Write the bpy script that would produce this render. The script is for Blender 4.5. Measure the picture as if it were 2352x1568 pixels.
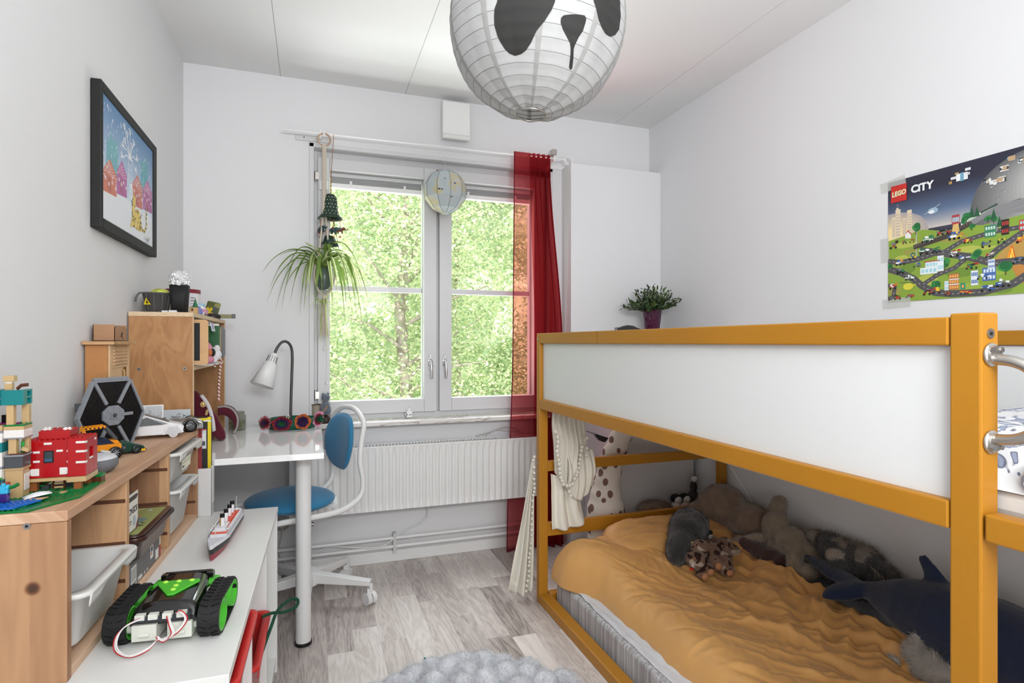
import bpy, bmesh, math, random
import numpy as np
from mathutils import Vector as V, Matrix, noise
D = bpy.data; S = bpy.context.scene; C = S.collection
for o in list(D.objects): D.objects.remove(o)
R = math.radians; PI = math.pi
# ---------------- camera ----------------
CAMH = 1.124; YAW = 19.3; FPX = 1307.0
cd = D.cameras.new('camera'); cam = D.objects.new('camera', cd); C.objects.link(cam)
cd.sensor_width = 36.0; cd.lens = FPX/2352*36.0; cd.shift_y = 2/2352; cd.clip_start = .02; cd.clip_end = 200
cam.location = (0, 0, CAMH); cam.rotation_euler = (R(90), 0, R(-YAW)); S.camera = cam
# ---------------- world, sun, area lights, exposure ----------------
w = D.worlds.new('sky'); S.world = w; w.use_nodes = True
bg = w.node_tree.nodes['Background']; bg.inputs[0].default_value = (.90, .96, 1, 1); bg.inputs[1].default_value = 1.15
def lamp(kind, name, loc, aim, power, **k):
    l = D.lights.new(name, kind); l.energy = power; o = D.objects.new(name, l); C.objects.link(o)
    o.location = loc; o.rotation_euler = (V(aim)-V(loc)).to_track_quat('-Z', 'Y').to_euler()
    for a, b in k.items(): setattr(l, a, b)
    return o
lamp('SUN', 'sun', (0, -5, 20), (3, 6, 0), 4.4, angle=R(1.5), color=(1, .95, .86))
lamp('AREA', 'sky_light_above_window', (.64, 4.7, 4.0), (.5, 2.6, .7), 120, shape='RECTANGLE', size=3.4, size_y=2.0, color=(.93, .97, 1))
lamp('AREA', 'ground_bounce_stand_in', (.64, 4.9, -.9), (.64, 1.2, 2.6), 190, shape='RECTANGLE', size=4.0, size_y=2.0, color=(.97, .99, 1))  # added lamp out of view below the window, standing in for sunlit-ground bounce
lamp('AREA', 'doorway_fill_light', (.27, -.78, 1.0), (1.2, 1.7, .75), 13, shape='RECTANGLE', size=.85, size_y=1.7, color=(.97, .99, 1))  # added fill lamp at the doorway behind the camera, evens out the room
lamp('AREA', 'ceiling_bounce_fill', (.35, -.45, 1.7), (.75, 1.1, 2.41), 23, shape='RECTANGLE', size=1.0, size_y=.4, color=(.97, .99, 1))  # added unseen fill lamp behind the camera, aimed up to brighten the ceiling
S.view_settings.view_transform = 'Standard'; S.view_settings.look = 'None'
S.view_settings.exposure = 0.70; S.view_settings.gamma = 1; S.view_settings.use_curve_mapping = False
# ---------------- material helpers ----------------
def lin(c):
    return tuple(((x/255)/12.92 if x/255 <= .04045 else ((x/255+.055)/1.055)**2.4) for x in c[:3])+(1,)
MC = {}
def mat(name, col=(200, 200, 200), rough=.5, metal=0, var=None, bump=None, trans=0, sheen=0, emit=0, alpha=1, ior=1.45, coat=0, sss=0):
    """var=(scale, amount[, stretch xyz]); bump=(scale, strength)"""
    if name in MC: return MC[name]
    m = D.materials.new(name); m.use_nodes = True; nt = m.node_tree; b = nt.nodes['Principled BSDF']; MC[name] = m
    c = lin(col); b.inputs['Base Color'].default_value = c; b.inputs['Roughness'].default_value = rough
    b.inputs['Metallic'].default_value = metal; b.inputs['Transmission Weight'].default_value = trans
    b.inputs['Alpha'].default_value = alpha; b.inputs['IOR'].default_value = ior; b.inputs['Coat Weight'].default_value = coat
    if sheen: b.inputs['Sheen Weight'].default_value = sheen; b.inputs['Sheen Roughness'].default_value = .5
    if emit: b.inputs['Emission Color'].default_value = c; b.inputs['Emission Strength'].default_value = emit
    tc = nt.nodes.new('ShaderNodeTexCoord')
    if var:
        mp = nt.nodes.new('ShaderNodeMapping'); nt.links.new(tc.outputs['Object'], mp.inputs[0])
        if len(var) > 2: mp.inputs['Scale'].default_value = var[2]
        n = nt.nodes.new('ShaderNodeTexNoise'); n.inputs['Scale'].default_value = var[0]; n.inputs['Detail'].default_value = 5
        nt.links.new(mp.outputs[0], n.inputs['Vector'])
        rp = nt.nodes.new('ShaderNodeValToRGB'); a = var[1]
        rp.color_ramp.elements[0].position = .3; rp.color_ramp.elements[1].position = .7
        rp.color_ramp.elements[0].color = tuple(x*(1-a) for x in c[:3])+(1,)
        rp.color_ramp.elements[1].color = tuple(min(1, x*(1+a)) for x in c[:3])+(1,)
        nt.links.new(n.outputs['Fac'], rp.inputs[0]); nt.links.new(rp.outputs[0], b.inputs['Base Color'])
    if bump:
        n2 = nt.nodes.new('ShaderNodeTexNoise'); n2.inputs['Scale'].default_value = bump[0]; n2.inputs['Detail'].default_value = 4
        nt.links.new(tc.outputs['Object'], n2.inputs['Vector'])
        bp = nt.nodes.new('ShaderNodeBump'); bp.inputs['Strength'].default_value = bump[1]; bp.inputs['Distance'].default_value = .004
        nt.links.new(n2.outputs['Fac'], bp.inputs['Height']); nt.links.new(bp.outputs[0], b.inputs['Normal'])
    return m
def N(nt, kind, **k):
    n = nt.nodes.new(kind)
    for a, v in k.items():
        if a.startswith('i_'): n.inputs[int(a[2:])].default_value = v
        else: setattr(n, a, v)
    return n
def mth(nt, op, a, b=None, c=None):
    n = nt.nodes.new('ShaderNodeMath'); n.operation = op
    for i, x in enumerate((a, b, c)):
        if x is None: continue
        if isinstance(x, (int, float)): n.inputs[i].default_value = x
        else: nt.links.new(x, n.inputs[i])
    return n.outputs[0]
def ramp(nt, fac, stops):
    r = nt.nodes.new('ShaderNodeValToRGB'); el = r.color_ramp.elements
    while len(el) < len(stops): el.new(.5)
    for e, (p, c) in zip(el, stops): e.position = p; e.color = lin(c)
    nt.links.new(fac, r.inputs[0]); return r.outputs[0]
def wood(name, base, dark, axis='Z', strip=.05, rough=.5, amt=.5, knots=0, gscale=1.0):
    """glued pine: strips of differing tone running along axis with wavy growth rings"""
    if name in MC: return MC[name]
    m = D.materials.new(name); m.use_nodes = True; nt = m.node_tree; b = nt.nodes['Principled BSDF']; MC[name] = m; L = nt.links
    tc = N(nt, 'ShaderNodeTexCoord'); sp = N(nt, 'ShaderNodeSeparateXYZ'); L.new(tc.outputs['Object'], sp.inputs[0])
    ax = 'XYZ'.index(axis); oth = [i for i in range(3) if i != ax]
    a0 = sp.outputs[ax]; a1 = sp.outputs[oth[0]]; a2 = sp.outputs[oth[1]]
    s = mth(nt, 'ADD', a1, a2)
    idx = mth(nt, 'FLOOR', mth(nt, 'DIVIDE', s, strip))
    wn = N(nt, 'ShaderNodeTexWhiteNoise', noise_dimensions='1D'); L.new(idx, wn.inputs['W'])
    cb = N(nt, 'ShaderNodeCombineXYZ'); L.new(mth(nt, 'MULTIPLY', s, 1.0), cb.inputs[0]); L.new(mth(nt, 'MULTIPLY', a0, .12), cb.inputs[1]); L.new(mth(nt, 'MULTIPLY', wn.outputs['Value'], 9), cb.inputs[2])
    n1 = N(nt, 'ShaderNodeTexNoise'); n1.inputs['Scale'].default_value = 14*gscale; n1.inputs['Detail'].default_value = 2; L.new(cb.outputs[0], n1.inputs['Vector'])
    ring = mth(nt, 'SINE', mth(nt, 'ADD', mth(nt, 'MULTIPLY', n1.outputs['Fac'], 60), mth(nt, 'MULTIPLY', s, 120*gscale)))
    n2 = N(nt, 'ShaderNodeTexNoise'); n2.inputs['Scale'].default_value = 60; n2.inputs['Detail'].default_value = 3; L.new(cb.outputs[0], n2.inputs['Vector'])
    f = mth(nt, 'ADD', mth(nt, 'MULTIPLY', ring, .13*amt), mth(nt, 'ADD', mth(nt, 'MULTIPLY', wn.outputs['Value'], .72), mth(nt, 'MULTIPLY', n2.outputs['Fac'], .3)))
    col = ramp(nt, f, [(.05, base), (.95, dark)])
    if knots:
        vo = N(nt, 'ShaderNodeTexVoronoi'); vo.inputs['Scale'].default_value = knots
        L.new(tc.outputs['Object'], vo.inputs['Vector'])
        kf = ramp(nt, vo.outputs['Distance'], [(.035, (70, 38, 28)), (.05, (150, 110, 90)), (.075, (255, 255, 255))])
        mx = N(nt, 'ShaderNodeMixRGB', blend_type='MULTIPLY'); mx.inputs[0].default_value = .9; L.new(col, mx.inputs[1]); L.new(kf, mx.inputs[2]); col = mx.outputs[0]
    L.new(col, b.inputs['Base Color']); b.inputs['Roughness'].default_value = rough
    return m
# ---------------- mesh builder ----------------
WM = {}
def wmat(o): return WM.get(o.name, Matrix()) if o else Matrix()
def tag(o, label=None, cat=None, group=None, kind=None):
    if label: o['label'] = label
    if cat: o['category'] = cat
    if group: o['group'] = group
    if kind: o['kind'] = kind
    return o
def thing(name, label, cat, loc=(0, 0, 0), rz=0, group=None):
    o = D.objects.new(name, None); C.objects.link(o); o.empty_display_size = .05
    o.location = loc; o.rotation_euler = (0, 0, rz); tag(o, label, cat, group)
    WM[o.name] = Matrix.Translation(loc) @ Matrix.Rotation(rz, 4, 'Z'); return o
def frame(zdir, xhint=(1, 0, 0)):
    z = V(zdir).normalized(); x = V(xhint)
    if abs(z.dot(x.normalized())) > .97: x = V((0, 1, 0))
    y = z.cross(x).normalized(); x = y.cross(z).normalized()
    return Matrix((x, y, z)).transposed()
class MB:
    def __init__(s, m=None): s.v = []; s.f = []; s.mi = []; s.mats = []; s.sm = []; s.cur = 0; s.smooth = False; s.T = None; (m and s.m(m))
    def m(s, m):
        if m not in s.mats: s.mats.append(m)
        s.cur = s.mats.index(m); return s
    def add(s, vs, fs, smooth=None):
        n = len(s.v); T = s.T
        s.v += [(T @ V(p)) if T else V(p) for p in vs]; sm = s.smooth if smooth is None else smooth
        for f in fs: s.f.append([i+n for i in f]); s.mi.append(s.cur); s.sm.append(sm)
        return s
    def box(s, x0, x1, y0, y1, z0, z1):
        return s.add([(x, y, z) for z in (z0, z1) for y in (y0, y1) for x in (x0, x1)],
                     [(0, 2, 3, 1), (4, 5, 7, 6), (0, 1, 5, 4), (2, 6, 7, 3), (0, 4, 6, 2), (1, 3, 7, 5)])
    def obox(s, c, size, rot=None):
        rot = rot or Matrix.Identity(3); h = V(size)/2; c = V(c)
        vs = [c + rot @ V((x*h.x, y*h.y, z*h.z)) for z in (-1, 1) for y in (-1, 1) for x in (-1, 1)]
        return s.add(vs, [(0, 2, 3, 1), (4, 5, 7, 6), (0, 1, 5, 4), (2, 6, 7, 3), (0, 4, 6, 2), (1, 3, 7, 5)])
    def beam(s, a, b, w, h, up=(0, 0, 1)):
        a = V(a); b = V(b); d = b-a; z = d.normalized(); x = V(up).cross(z).normalized(); y = z.cross(x)
        return s.obox((a+b)/2, (w, h, d.length), Matrix((x, y, z)).transposed())
    def cyl(s, a, b, r, r2=None, n=20, caps=True, smooth=True):
        a = V(a); b = V(b); r2 = r if r2 is None else r2; M = frame(b-a)
        vs = []; 
        for p, q in ((a, r), (b, r2)): vs += [p + M @ V((q*math.cos(t*2*PI/n), q*math.sin(t*2*PI/n), 0)) for t in range(n)]
        s.add(vs, [(i, (i+1) % n, n+(i+1) % n, n+i) for i in range(n)], smooth)
        if caps: s.add(vs[:n], [list(range(n))[::-1]], False); s.add(vs[n:], [list(range(n))], False)
        return s
    def tube(s, pts, r, n=8, closed=False, flat=None, smooth=True):
        pts = [V(p) for p in pts]; L = len(pts); rs = r if isinstance(r, (list, tuple)) else [r]*L; vs = []
        tan = [(pts[(i+1) % L if closed else min(i+1, L-1)]-pts[(i-1) % L if closed else max(i-1, 0)]).normalized() for i in range(L)]
        M = frame(tan[0]); x = M @ V((1, 0, 0))
        for i in range(L):
            t = tan[i]; x = (x-t*x.dot(t)); x = x.normalized() if x.length > 1e-6 else frame(t) @ V((1, 0, 0)); y = t.cross(x)
            fl = flat or 1
            vs += [pts[i]+x*rs[i]*math.cos(k*2*PI/n)+y*rs[i]*fl*math.sin(k*2*PI/n) for k in range(n)]
        fs = []
        for i in range(L if closed else L-1):
            j = (i+1) % L
            fs += [(i*n+k, i*n+(k+1) % n, j*n+(k+1) % n, j*n+k) for k in range(n)]
        s.add(vs, fs, smooth)
        if not closed: s.add(vs[:n], [list(range(n))[::-1]], False); s.add(vs[-n:], [list(range(n))], False)
        return s
    def lathe(s, prof, c=(0, 0, 0), n=28, rot=None, smooth=True, sx=1, sy=1):
        rot = rot or Matrix.Identity(3); c = V(c); vs = []
        for r, z in prof: vs += [c+rot @ V((r*sx*math.cos(k*2*PI/n), r*sy*math.sin(k*2*PI/n), z)) for k in range(n)]
        return s.add(vs, [(i*n+k, i*n+(k+1) % n, (i+1)*n+(k+1) % n, (i+1)*n+k) for i in range(len(prof)-1) for k in range(n)], smooth)
    def ell(s, c, r, rot=None, n=16):
        if not isinstance(r, (list, tuple)): r = (r, r, r)
        rot = rot or Matrix.Identity(3); c = V(c); m = n//2; vs = []
        for i in range(m+1):
            t = PI*i/m
            vs += [c+rot @ V((r[0]*math.sin(t)*math.cos(2*PI*k/n), r[1]*math.sin(t)*math.sin(2*PI*k/n), -r[2]*math.cos(t))) for k in range(n)]
        return s.add(vs, [(i*n+k, i*n+(k+1) % n, (i+1)*n+(k+1) % n, (i+1)*n+k) for i in range(m) for k in range(n)], True)
    def face(s, pts, smooth=False): return s.add(pts, [list(range(len(pts)))], smooth)
    def prism(s, pts, d):
        """extrude the 3D polygon pts by vector d"""
        n = len(pts); d = V(d); a = [V(p) for p in pts]
        return s.add(a+[p+d for p in a], [list(range(n))[::-1], [n+i for i in range(n)]]+[(i, (i+1) % n, n+(i+1) % n, n+i) for i in range(n)])
    def grid(s, fn, nu, nv, smooth=True, wrap=False):
        vs = [fn(i/nu, j/nv) for j in range(nv+1) for i in range(nu+1)]
        return s.add(vs, [(j*(nu+1)+i, j*(nu+1)+i+1, (j+1)*(nu+1)+i+1, (j+1)*(nu+1)+i) for j in range(nv) for i in range(nu)], smooth)
    def build(s, name, parent=None, bevel=0, world=True, solid=0, sub=0, label=None, cat=None, group=None, kind=None, weld=False, seg=2, fixn=True):
        me = D.meshes.new(name); vs = s.v
        if parent is None:
            xs = [p.x for p in vs]; ys = [p.y for p in vs]; zs = [p.z for p in vs]
            o0 = V(((min(xs)+max(xs))/2, (min(ys)+max(ys))/2, min(zs))); vs = [p-o0 for p in vs]
        elif world:
            inv = wmat(parent).inverted(); vs = [inv @ p for p in vs]
        me.from_pydata([tuple(p) for p in vs], [], s.f); 
        for m in s.mats: me.materials.append(m)
        me.polygons.foreach_set('material_index', s.mi); me.polygons.foreach_set('use_smooth', s.sm); me.validate()
        if fixn or weld:
            bm = bmesh.new(); bm.from_mesh(me)
            if weld: bmesh.ops.remove_doubles(bm, verts=bm.verts, dist=1e-5)
            if fixn: bmesh.ops.recalc_face_normals(bm, faces=bm.faces)
            bm.to_mesh(me); bm.free()
        o = D.objects.new(name, me); C.objects.link(o)
        if parent is None: o.location = o0; WM[o.name] = Matrix.Translation(o0)
        else: o.parent = parent; WM[o.name] = wmat(parent)
        tag(o, label, cat, group, kind)
        if bevel:
            b = o.modifiers.new('bevel', 'BEVEL'); b.width = bevel; b.segments = seg; b.limit_method = 'ANGLE'; b.angle_limit = R(40); b.harden_normals = False
        if solid: d = o.modifiers.new('solid', 'SOLIDIFY'); d.thickness = solid; d.offset = 0
        if sub: d = o.modifiers.new('sub', 'SUBSURF'); d.levels = sub; d.render_levels = sub
        return o
def bake(o):
    dg = bpy.context.evaluated_depsgraph_get(); ev = o.evaluated_get(dg)
    me = D.meshes.new_from_object(ev); o.modifiers.clear(); old = o.data; o.data = me
    for i, m in enumerate(old.materials):
        if i < len(me.materials): me.materials[i] = m
        else: me.materials.append(m)
    return o
def blob(mb, name, parent=None, voxel=.006, smooth=4, disp=0, dscale=20, regions=None, fur=None, seed=0, **k):
    """one continuous soft body: voxel-merged volumes, optionally with furry blades"""
    o = mb.build(name, parent, **k); me = o.data
    r = o.modifiers.new('remesh', 'REMESH'); r.mode = 'VOXEL'; r.voxel_size = voxel; r.use_smooth_shade = True
    if smooth: sm = o.modifiers.new('smooth', 'SMOOTH'); sm.factor = .5; sm.iterations = smooth
    mats = list(me.materials); bake(o); me = o.data
    if not len(me.polygons): return o
    me.materials.clear()
    for m in mats: me.materials.append(m)
    for p in me.polygons: p.use_smooth = True; p.material_index = 0
    if disp:
        nrm = [v.normal.copy() for v in me.vertices]
        for v, nn in zip(me.vertices, nrm): v.co += nn*disp*noise.fractal((v.co+V((seed, 0, 0)))*dscale, .8, 2, 4)
    if regions:
        for p in me.polygons: p.material_index = regions(p.center)
    if fur: add_fur(o, seed=seed, **fur)
    return o
def add_fur(o, n=8000, length=.012, w=.0012, lie=(0, 0, -.4), jit=.5, seed=0, clump=0):
    rnd = random.Random(seed); me = o.data; bm = bmesh.new(); bm.from_mesh(me); bm.faces.ensure_lookup_table()
    fs = list(bm.faces); ar = [f.calc_area() for f in fs]; pick = rnd.choices(range(len(fs)), ar, k=n); new = []
    for i in pick:
        f = fs[i]; vs = f.verts; a, b = rnd.random(), rnd.random()
        if a+b > 1: a, b = 1-a, 1-b
        j = rnd.randint(1, len(vs)-2) if len(vs) > 3 else 1
        p = vs[0].co+(vs[j].co-vs[0].co)*a+(vs[j+1].co-vs[0].co)*b; nn = f.normal
        cl = V((0, 0, 0))
        if clump: cl = V(noise.noise_vector(p*clump))*.9
        d = (nn+V(lie)+cl+V((rnd.uniform(-jit, jit), rnd.uniform(-jit, jit), rnd.uniform(-jit, jit)))).normalized()
        l = length*rnd.uniform(.6, 1.2); t = d.cross(nn)
        t = (t if t.length > 1e-3 else d.orthogonal()).normalized()*w*.5
        new.append((p-nn*.001, t, d, l, f.material_index, nn))
    for p, t, d, l, mi, nn in new:
        q = p+d*l*.55; e = p+(d-nn*.25).normalized()*l
        v = [bm.verts.new(x) for x in (p-t, p+t, q+t*.7, q-t*.7, e)]
        for f in (bm.faces.new(v[:4]), bm.faces.new((v[3], v[2], v[4]))): f.material_index = mi; f.smooth = True
    bm.to_mesh(me); bm.free()
def text_geo(txt, size=1.0, bold=0, shear=0, sx=1):
    cu = D.curves.new('t', 'FONT'); cu.body = txt; cu.size = size; cu.offset = bold*size; cu.shear = shear; cu.align_x = 'CENTER'; cu.align_y = 'CENTER'; cu.resolution_u = 3
    o = D.objects.new('t', cu); C.objects.link(o); dg = bpy.context.evaluated_depsgraph_get()
    me = D.meshes.new_from_object(o.evaluated_get(dg)); vs = [(v.co.x*sx, v.co.y) for v in me.vertices]; fs = [list(p.vertices) for p in me.polygons]
    D.objects.remove(o); D.curves.remove(cu); D.meshes.remove(me); return vs, fs
class Art:
    """printed artwork: flat polygons laid a hair above a sheet; (u,v) metres from origin O"""
    def __init__(s, mb, O, U, W): s.mb = mb; s.O = V(O); s.U = V(U).normalized(); s.W = V(W).normalized(); s.n = s.U.cross(s.W).normalized(); s.k = 1; s.clip = None
    def P(s, u, v, k=None): return s.O+s.U*u+s.W*v+s.n*(.00012*(s.k if k is None else k))
    def col(s, c): return c if not isinstance(c, tuple) else mat('ink_%02x%02x%02x' % tuple(int(x) for x in c), c, .55)
    def poly(s, c, pts):
        if s.clip:
            for ax, lim, sg in ((0, 0, 1), (0, s.clip[0], -1), (1, 0, 1), (1, s.clip[1], -1)):
                o = []
                for i in range(len(pts)):
                    p, q = pts[i-1], pts[i]; dp, dq = (p[ax]-lim)*sg, (q[ax]-lim)*sg
                    if (dp >= 0) != (dq >= 0): t = dp/(dp-dq); o.append((p[0]+(q[0]-p[0])*t, p[1]+(q[1]-p[1])*t))
                    if dq >= 0: o.append(q)
                pts = o
                if len(pts) < 3: return s
        s.k += .016; s.mb.m(s.col(c)); s.mb.face([s.P(u, v) for u, v in pts]); return s
    def rect(s, c, u0, v0, u1, v1): return s.poly(c, [(u0, v0), (u1, v0), (u1, v1), (u0, v1)])
    def disc(s, c, u, v, ru, rv=None, n=14, a0=0): rv = rv or ru; return s.poly(c, [(u+ru*math.cos(a0+t*2*PI/n), v+rv*math.sin(a0+t*2*PI/n)) for t in range(n)])
    def line(s, c, pts, w):
        for (a, b), (d, e) in zip(pts, pts[1:]):
            L = math.hypot(d-a, e-b) or 1; px, py = -(e-b)/L*w/2, (d-a)/L*w/2
            s.poly(c, [(a-px, b-py), (d-px, e-py), (d+px, e+py), (a+px, b+py)])
        return s
    def text(s, c, txt, u, v, size, bold=.0, rot=0, sx=1, shear=0):
        s.k += .016; s.mb.m(s.col(c)); vs, fs = text_geo(txt, size, bold, shear, sx); ca, sa = math.cos(rot), math.sin(rot)
        s.mb.add([s.P(u+x*ca-y*sa, v+x*sa+y*ca) for x, y in vs], fs, False); return s
def bez(pts, n=12):
    """smooth curve through points (Catmull-Rom)"""
    pts = [V(p) for p in pts]; out = []; P = [pts[0]*2-pts[1]]+pts+[pts[-1]*2-pts[-2]]
    for i in range(1, len(P)-2):
        a, b, c, d = P[i-1:i+3]
        for k in range(n):
            t = k/n; out.append(.5*((2*b)+(c-a)*t+(2*a-5*b+4*c-d)*t*t+(3*b-a-3*c+d)*t**3))
    return out+[pts[-1]]
def rrect(w, h, r, n=4):
    out = []
    for cx, cy, a0 in ((w/2-r, h/2-r, 0), (-w/2+r, h/2-r, 90), (-w/2+r, -h/2+r, 180), (w/2-r, -h/2+r, 270)):
        out += [(cx+r*math.cos(R(a0+90*k/n)), cy+r*math.sin(R(a0+90*k/n))) for k in range(n+1)]
    return out
# common materials
wallm = mat('wall_paint', (222, 222, 224), .75, bump=(160, .06)); ceilm = mat('ceiling_paint', (228, 228, 228), .8)
white = mat('white_lacquer', (232, 232, 231), .35); frame_w = mat('window_paint', (210, 210, 212), .4)
chrome = mat('chrome', (215, 215, 215), .15, 1); steel = mat('brushed_steel', (190, 186, 180), .32, 1); black = mat('black_plastic', (18, 18, 20), .35)
yellow = mat('yellow_paint', (172, 116, 25), .45, var=(3, .05), bump=(40, .08))
pineZ = wood('pine_upright', (196, 154, 114), (140, 98, 70), 'Z', .05, knots=5.5); pineY = wood('pine_board', (220, 186, 156), (180, 138, 108), 'Y', .055, knots=3.0)
XL, XR, YB, ZC, YF = -.562, 1.917, 2.97, 2.412, -.6
# ================= ROOM SHELL =================
def floor_mat():
    m = D.materials.new('laminate_floor'); m.use_nodes = True; nt = m.node_tree; b = nt.nodes['Principled BSDF']; L = nt.links
    g = N(nt, 'ShaderNodeNewGeometry'); sp = N(nt, 'ShaderNodeSeparateXYZ'); L.new(g.outputs['Position'], sp.inputs[0])
    x, y = sp.outputs[0], sp.outputs[1]
    i = mth(nt, 'FLOOR', mth(nt, 'DIVIDE', mth(nt, 'ADD', x, 5.012), .0955))
    w1 = N(nt, 'ShaderNodeTexWhiteNoise', noise_dimensions='1D'); L.new(i, w1.inputs['W'])
    yy = mth(nt, 'DIVIDE', mth(nt, 'ADD', y, mth(nt, 'MULTIPLY', w1.outputs['Value'], 3.7)), .46)
    j = mth(nt, 'FLOOR', yy)
    cb = N(nt, 'ShaderNodeCombineXYZ'); L.new(i, cb.inputs[0]); L.new(j, cb.inputs[1])
    w2 = N(nt, 'ShaderNodeTexWhiteNoise', noise_dimensions='3D'); L.new(cb.outputs[0], w2.inputs['Vector'])
    gc = N(nt, 'ShaderNodeCombineXYZ'); L.new(x, gc.inputs[0]); L.new(mth(nt, 'MULTIPLY', y, .13), gc.inputs[1]); L.new(mth(nt, 'MULTIPLY', w2.outputs['Value'], 13), gc.inputs[2])
    n1 = N(nt, 'ShaderNodeTexNoise'); n1.inputs['Scale'].default_value = 11; n1.inputs['Detail'].default_value = 3; n1.inputs['Distortion'].default_value = .6; L.new(gc.outputs[0], n1.inputs['Vector'])
    n2 = N(nt, 'ShaderNodeTexNoise'); n2.inputs['Scale'].default_value = 150; n2.inputs['Detail'].default_value = 2; L.new(gc.outputs[0], n2.inputs['Vector'])
    ring = mth(nt, 'SINE', mth(nt, 'MULTIPLY', n1.outputs['Fac'], 75))
    f = mth(nt, 'ADD', mth(nt, 'MULTIPLY', w2.outputs['Value'], .42), mth(nt, 'ADD', mth(nt, 'MULTIPLY', ring, .075), mth(nt, 'ADD', mth(nt, 'MULTIPLY', n2.outputs['Fac'], .34), mth(nt, 'MULTIPLY', n1.outputs['Fac'], .55))))
    col = ramp(nt, f, [(.32, (222, 216, 210)), (.58, (200, 191, 185)), (.88, (160, 150, 144)), (1.0, (126, 116, 110))])
    fx = mth(nt, 'FRACT', mth(nt, 'DIVIDE', mth(nt, 'ADD', x, 5.012), .0955)); fy = mth(nt, 'FRACT', yy)
    ed = mth(nt, 'MINIMUM', mth(nt, 'MULTIPLY', mth(nt, 'MINIMUM', fx, mth(nt, 'SUBTRACT', 1, fx)), .0955), mth(nt, 'MULTIPLY', mth(nt, 'MINIMUM', fy, mth(nt, 'SUBTRACT', 1, fy)), .46))
    lf = mth(nt, 'MULTIPLY', mth(nt, 'LESS_THAN', ed, .0009), .18)
    mx = N(nt, 'ShaderNodeMixRGB', blend_type='MIX'); L.new(lf, mx.inputs[0]); L.new(col, mx.inputs[1]); mx.inputs[2].default_value = lin((70, 64, 60))
    L.new(mx.outputs[0], b.inputs['Base Color']); b.inputs['Roughness'].default_value = .42
    return m
def st(mb, name, label=None, **k): return mb.build(name, None, kind='structure', label=label, **k)
st(MB(floor_mat()).box(XL-.1, XR+.1, YF-1.5, YB+.1, -.08, 0), 'floor', 'pale grey wood strip laminate floor')
c = MB(ceilm)   # ceiling of concrete elements with narrow joints running towards the window
jx = [-.147, .452, 1.681]; e = [XL-.1]+jx+[XR+.1]
for a, b_ in zip(e, e[1:]): c.box(a+.0015, b_-.0015, YF-1.5, YB+.1, ZC, ZC+.06)
c.m(mat('joint', (190, 190, 190), .9)).box(XL-.1, XR+.1, YF-1.5, YB+.1, ZC+.002, ZC+.1)
st(c, 'ceiling', 'white ceiling with thin joints between panels')
st(MB(wallm).box(XL-.1, XL, YF-1.5, YB, 0, ZC), 'wall_left', 'white wall with the framed picture')
st(MB(wallm).box(XR, XR+.1, YF-1.5, YB, 0, ZC), 'wall_right', 'white wall with the toy town poster')
WX0, WX1, WZ0, WZ1 = .006, 1.26, .70, 2.085
bw = MB(wallm); bw.box(XL-.1, WX0, YB, YB+.16, 0, ZC).box(WX1, XR+.1, YB, YB+.16, 0, ZC).box(WX0, WX1, YB, YB+.16, 0, WZ0).box(WX0, WX1, YB, YB+.16, WZ1, ZC)
st(bw, 'wall_back', 'white wall with the window')
fw = MB(wallm); fw.box(XL-.1, -.25, YF-.1, YF, 0, ZC).box(.75, XR+.1, YF-.1, YF, 0, ZC).box(-.25, .75, YF-.1, YF, 2.05, ZC)
st(fw, 'wall_front', 'white wall with the doorway behind the camera')
st(MB(wallm).box(XL-.1, XR+.1, YF-1.6, YF-1.5, 0, ZC), 'wall_hall', 'white hall wall')
st(MB(white).box(XL, 1.2, YB-.012, YB, 0, .056), 'baseboard_back', 'white baseboard under the window', bevel=.003)
st(MB(white).box(XL, XL+.012, YF, YB-.013, 0, .056), 'baseboard_left', 'white baseboard on the left wall', bevel=.003)
st(MB(white).box(XR-.012, XR, YF, YB-.2, 0, .056), 'baseboard_right', 'white baseboard on the right wall', bevel=.003)
st(MB(frame_w).box(-.016, WX0, YB-.008, YB, .728, 2.105).box(WX1, WX1+.022, YB-.008, YB, .728, 2.105).box(-.016, WX1+.022, YB-.008, YB, WZ1, 2.105), 'trim_window', 'white casing round the window', bevel=.002)
marble = mat('marble', (226, 224, 222), .3, var=(6, .16, (1, 3, 3)))
def marble_m():
    m = D.materials.new('marble_veined'); m.use_nodes = True; nt = m.node_tree; b = nt.nodes['Principled BSDF']; L = nt.links
    tc = N(nt, 'ShaderNodeTexCoord'); n = N(nt, 'ShaderNodeTexNoise'); n.inputs['Scale'].default_value = 7; n.inputs['Detail'].default_value = 8; n.inputs['Distortion'].default_value = 1.3
    mp = N(nt, 'ShaderNodeMapping'); mp.inputs['Scale'].default_value = (.5, 2, 2); L.new(tc.outputs['Object'], mp.inputs[0]); L.new(mp.outputs[0], n.inputs['Vector'])
    L.new(ramp(nt, n.outputs['Fac'], [(.35, (228, 226, 223)), (.5, (222, 219, 216)), (.545, (164, 148, 132)), (.57, (224, 222, 219))]), b.inputs['Base Color']); b.inputs['Roughness'].default_value = .25
    return m
st(MB(marble_m()).box(-.03, 1.30, 2.90, 3.02, .705, .727), 'trim_sill', 'white marble window sill with brown veins', bevel=.004)
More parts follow.
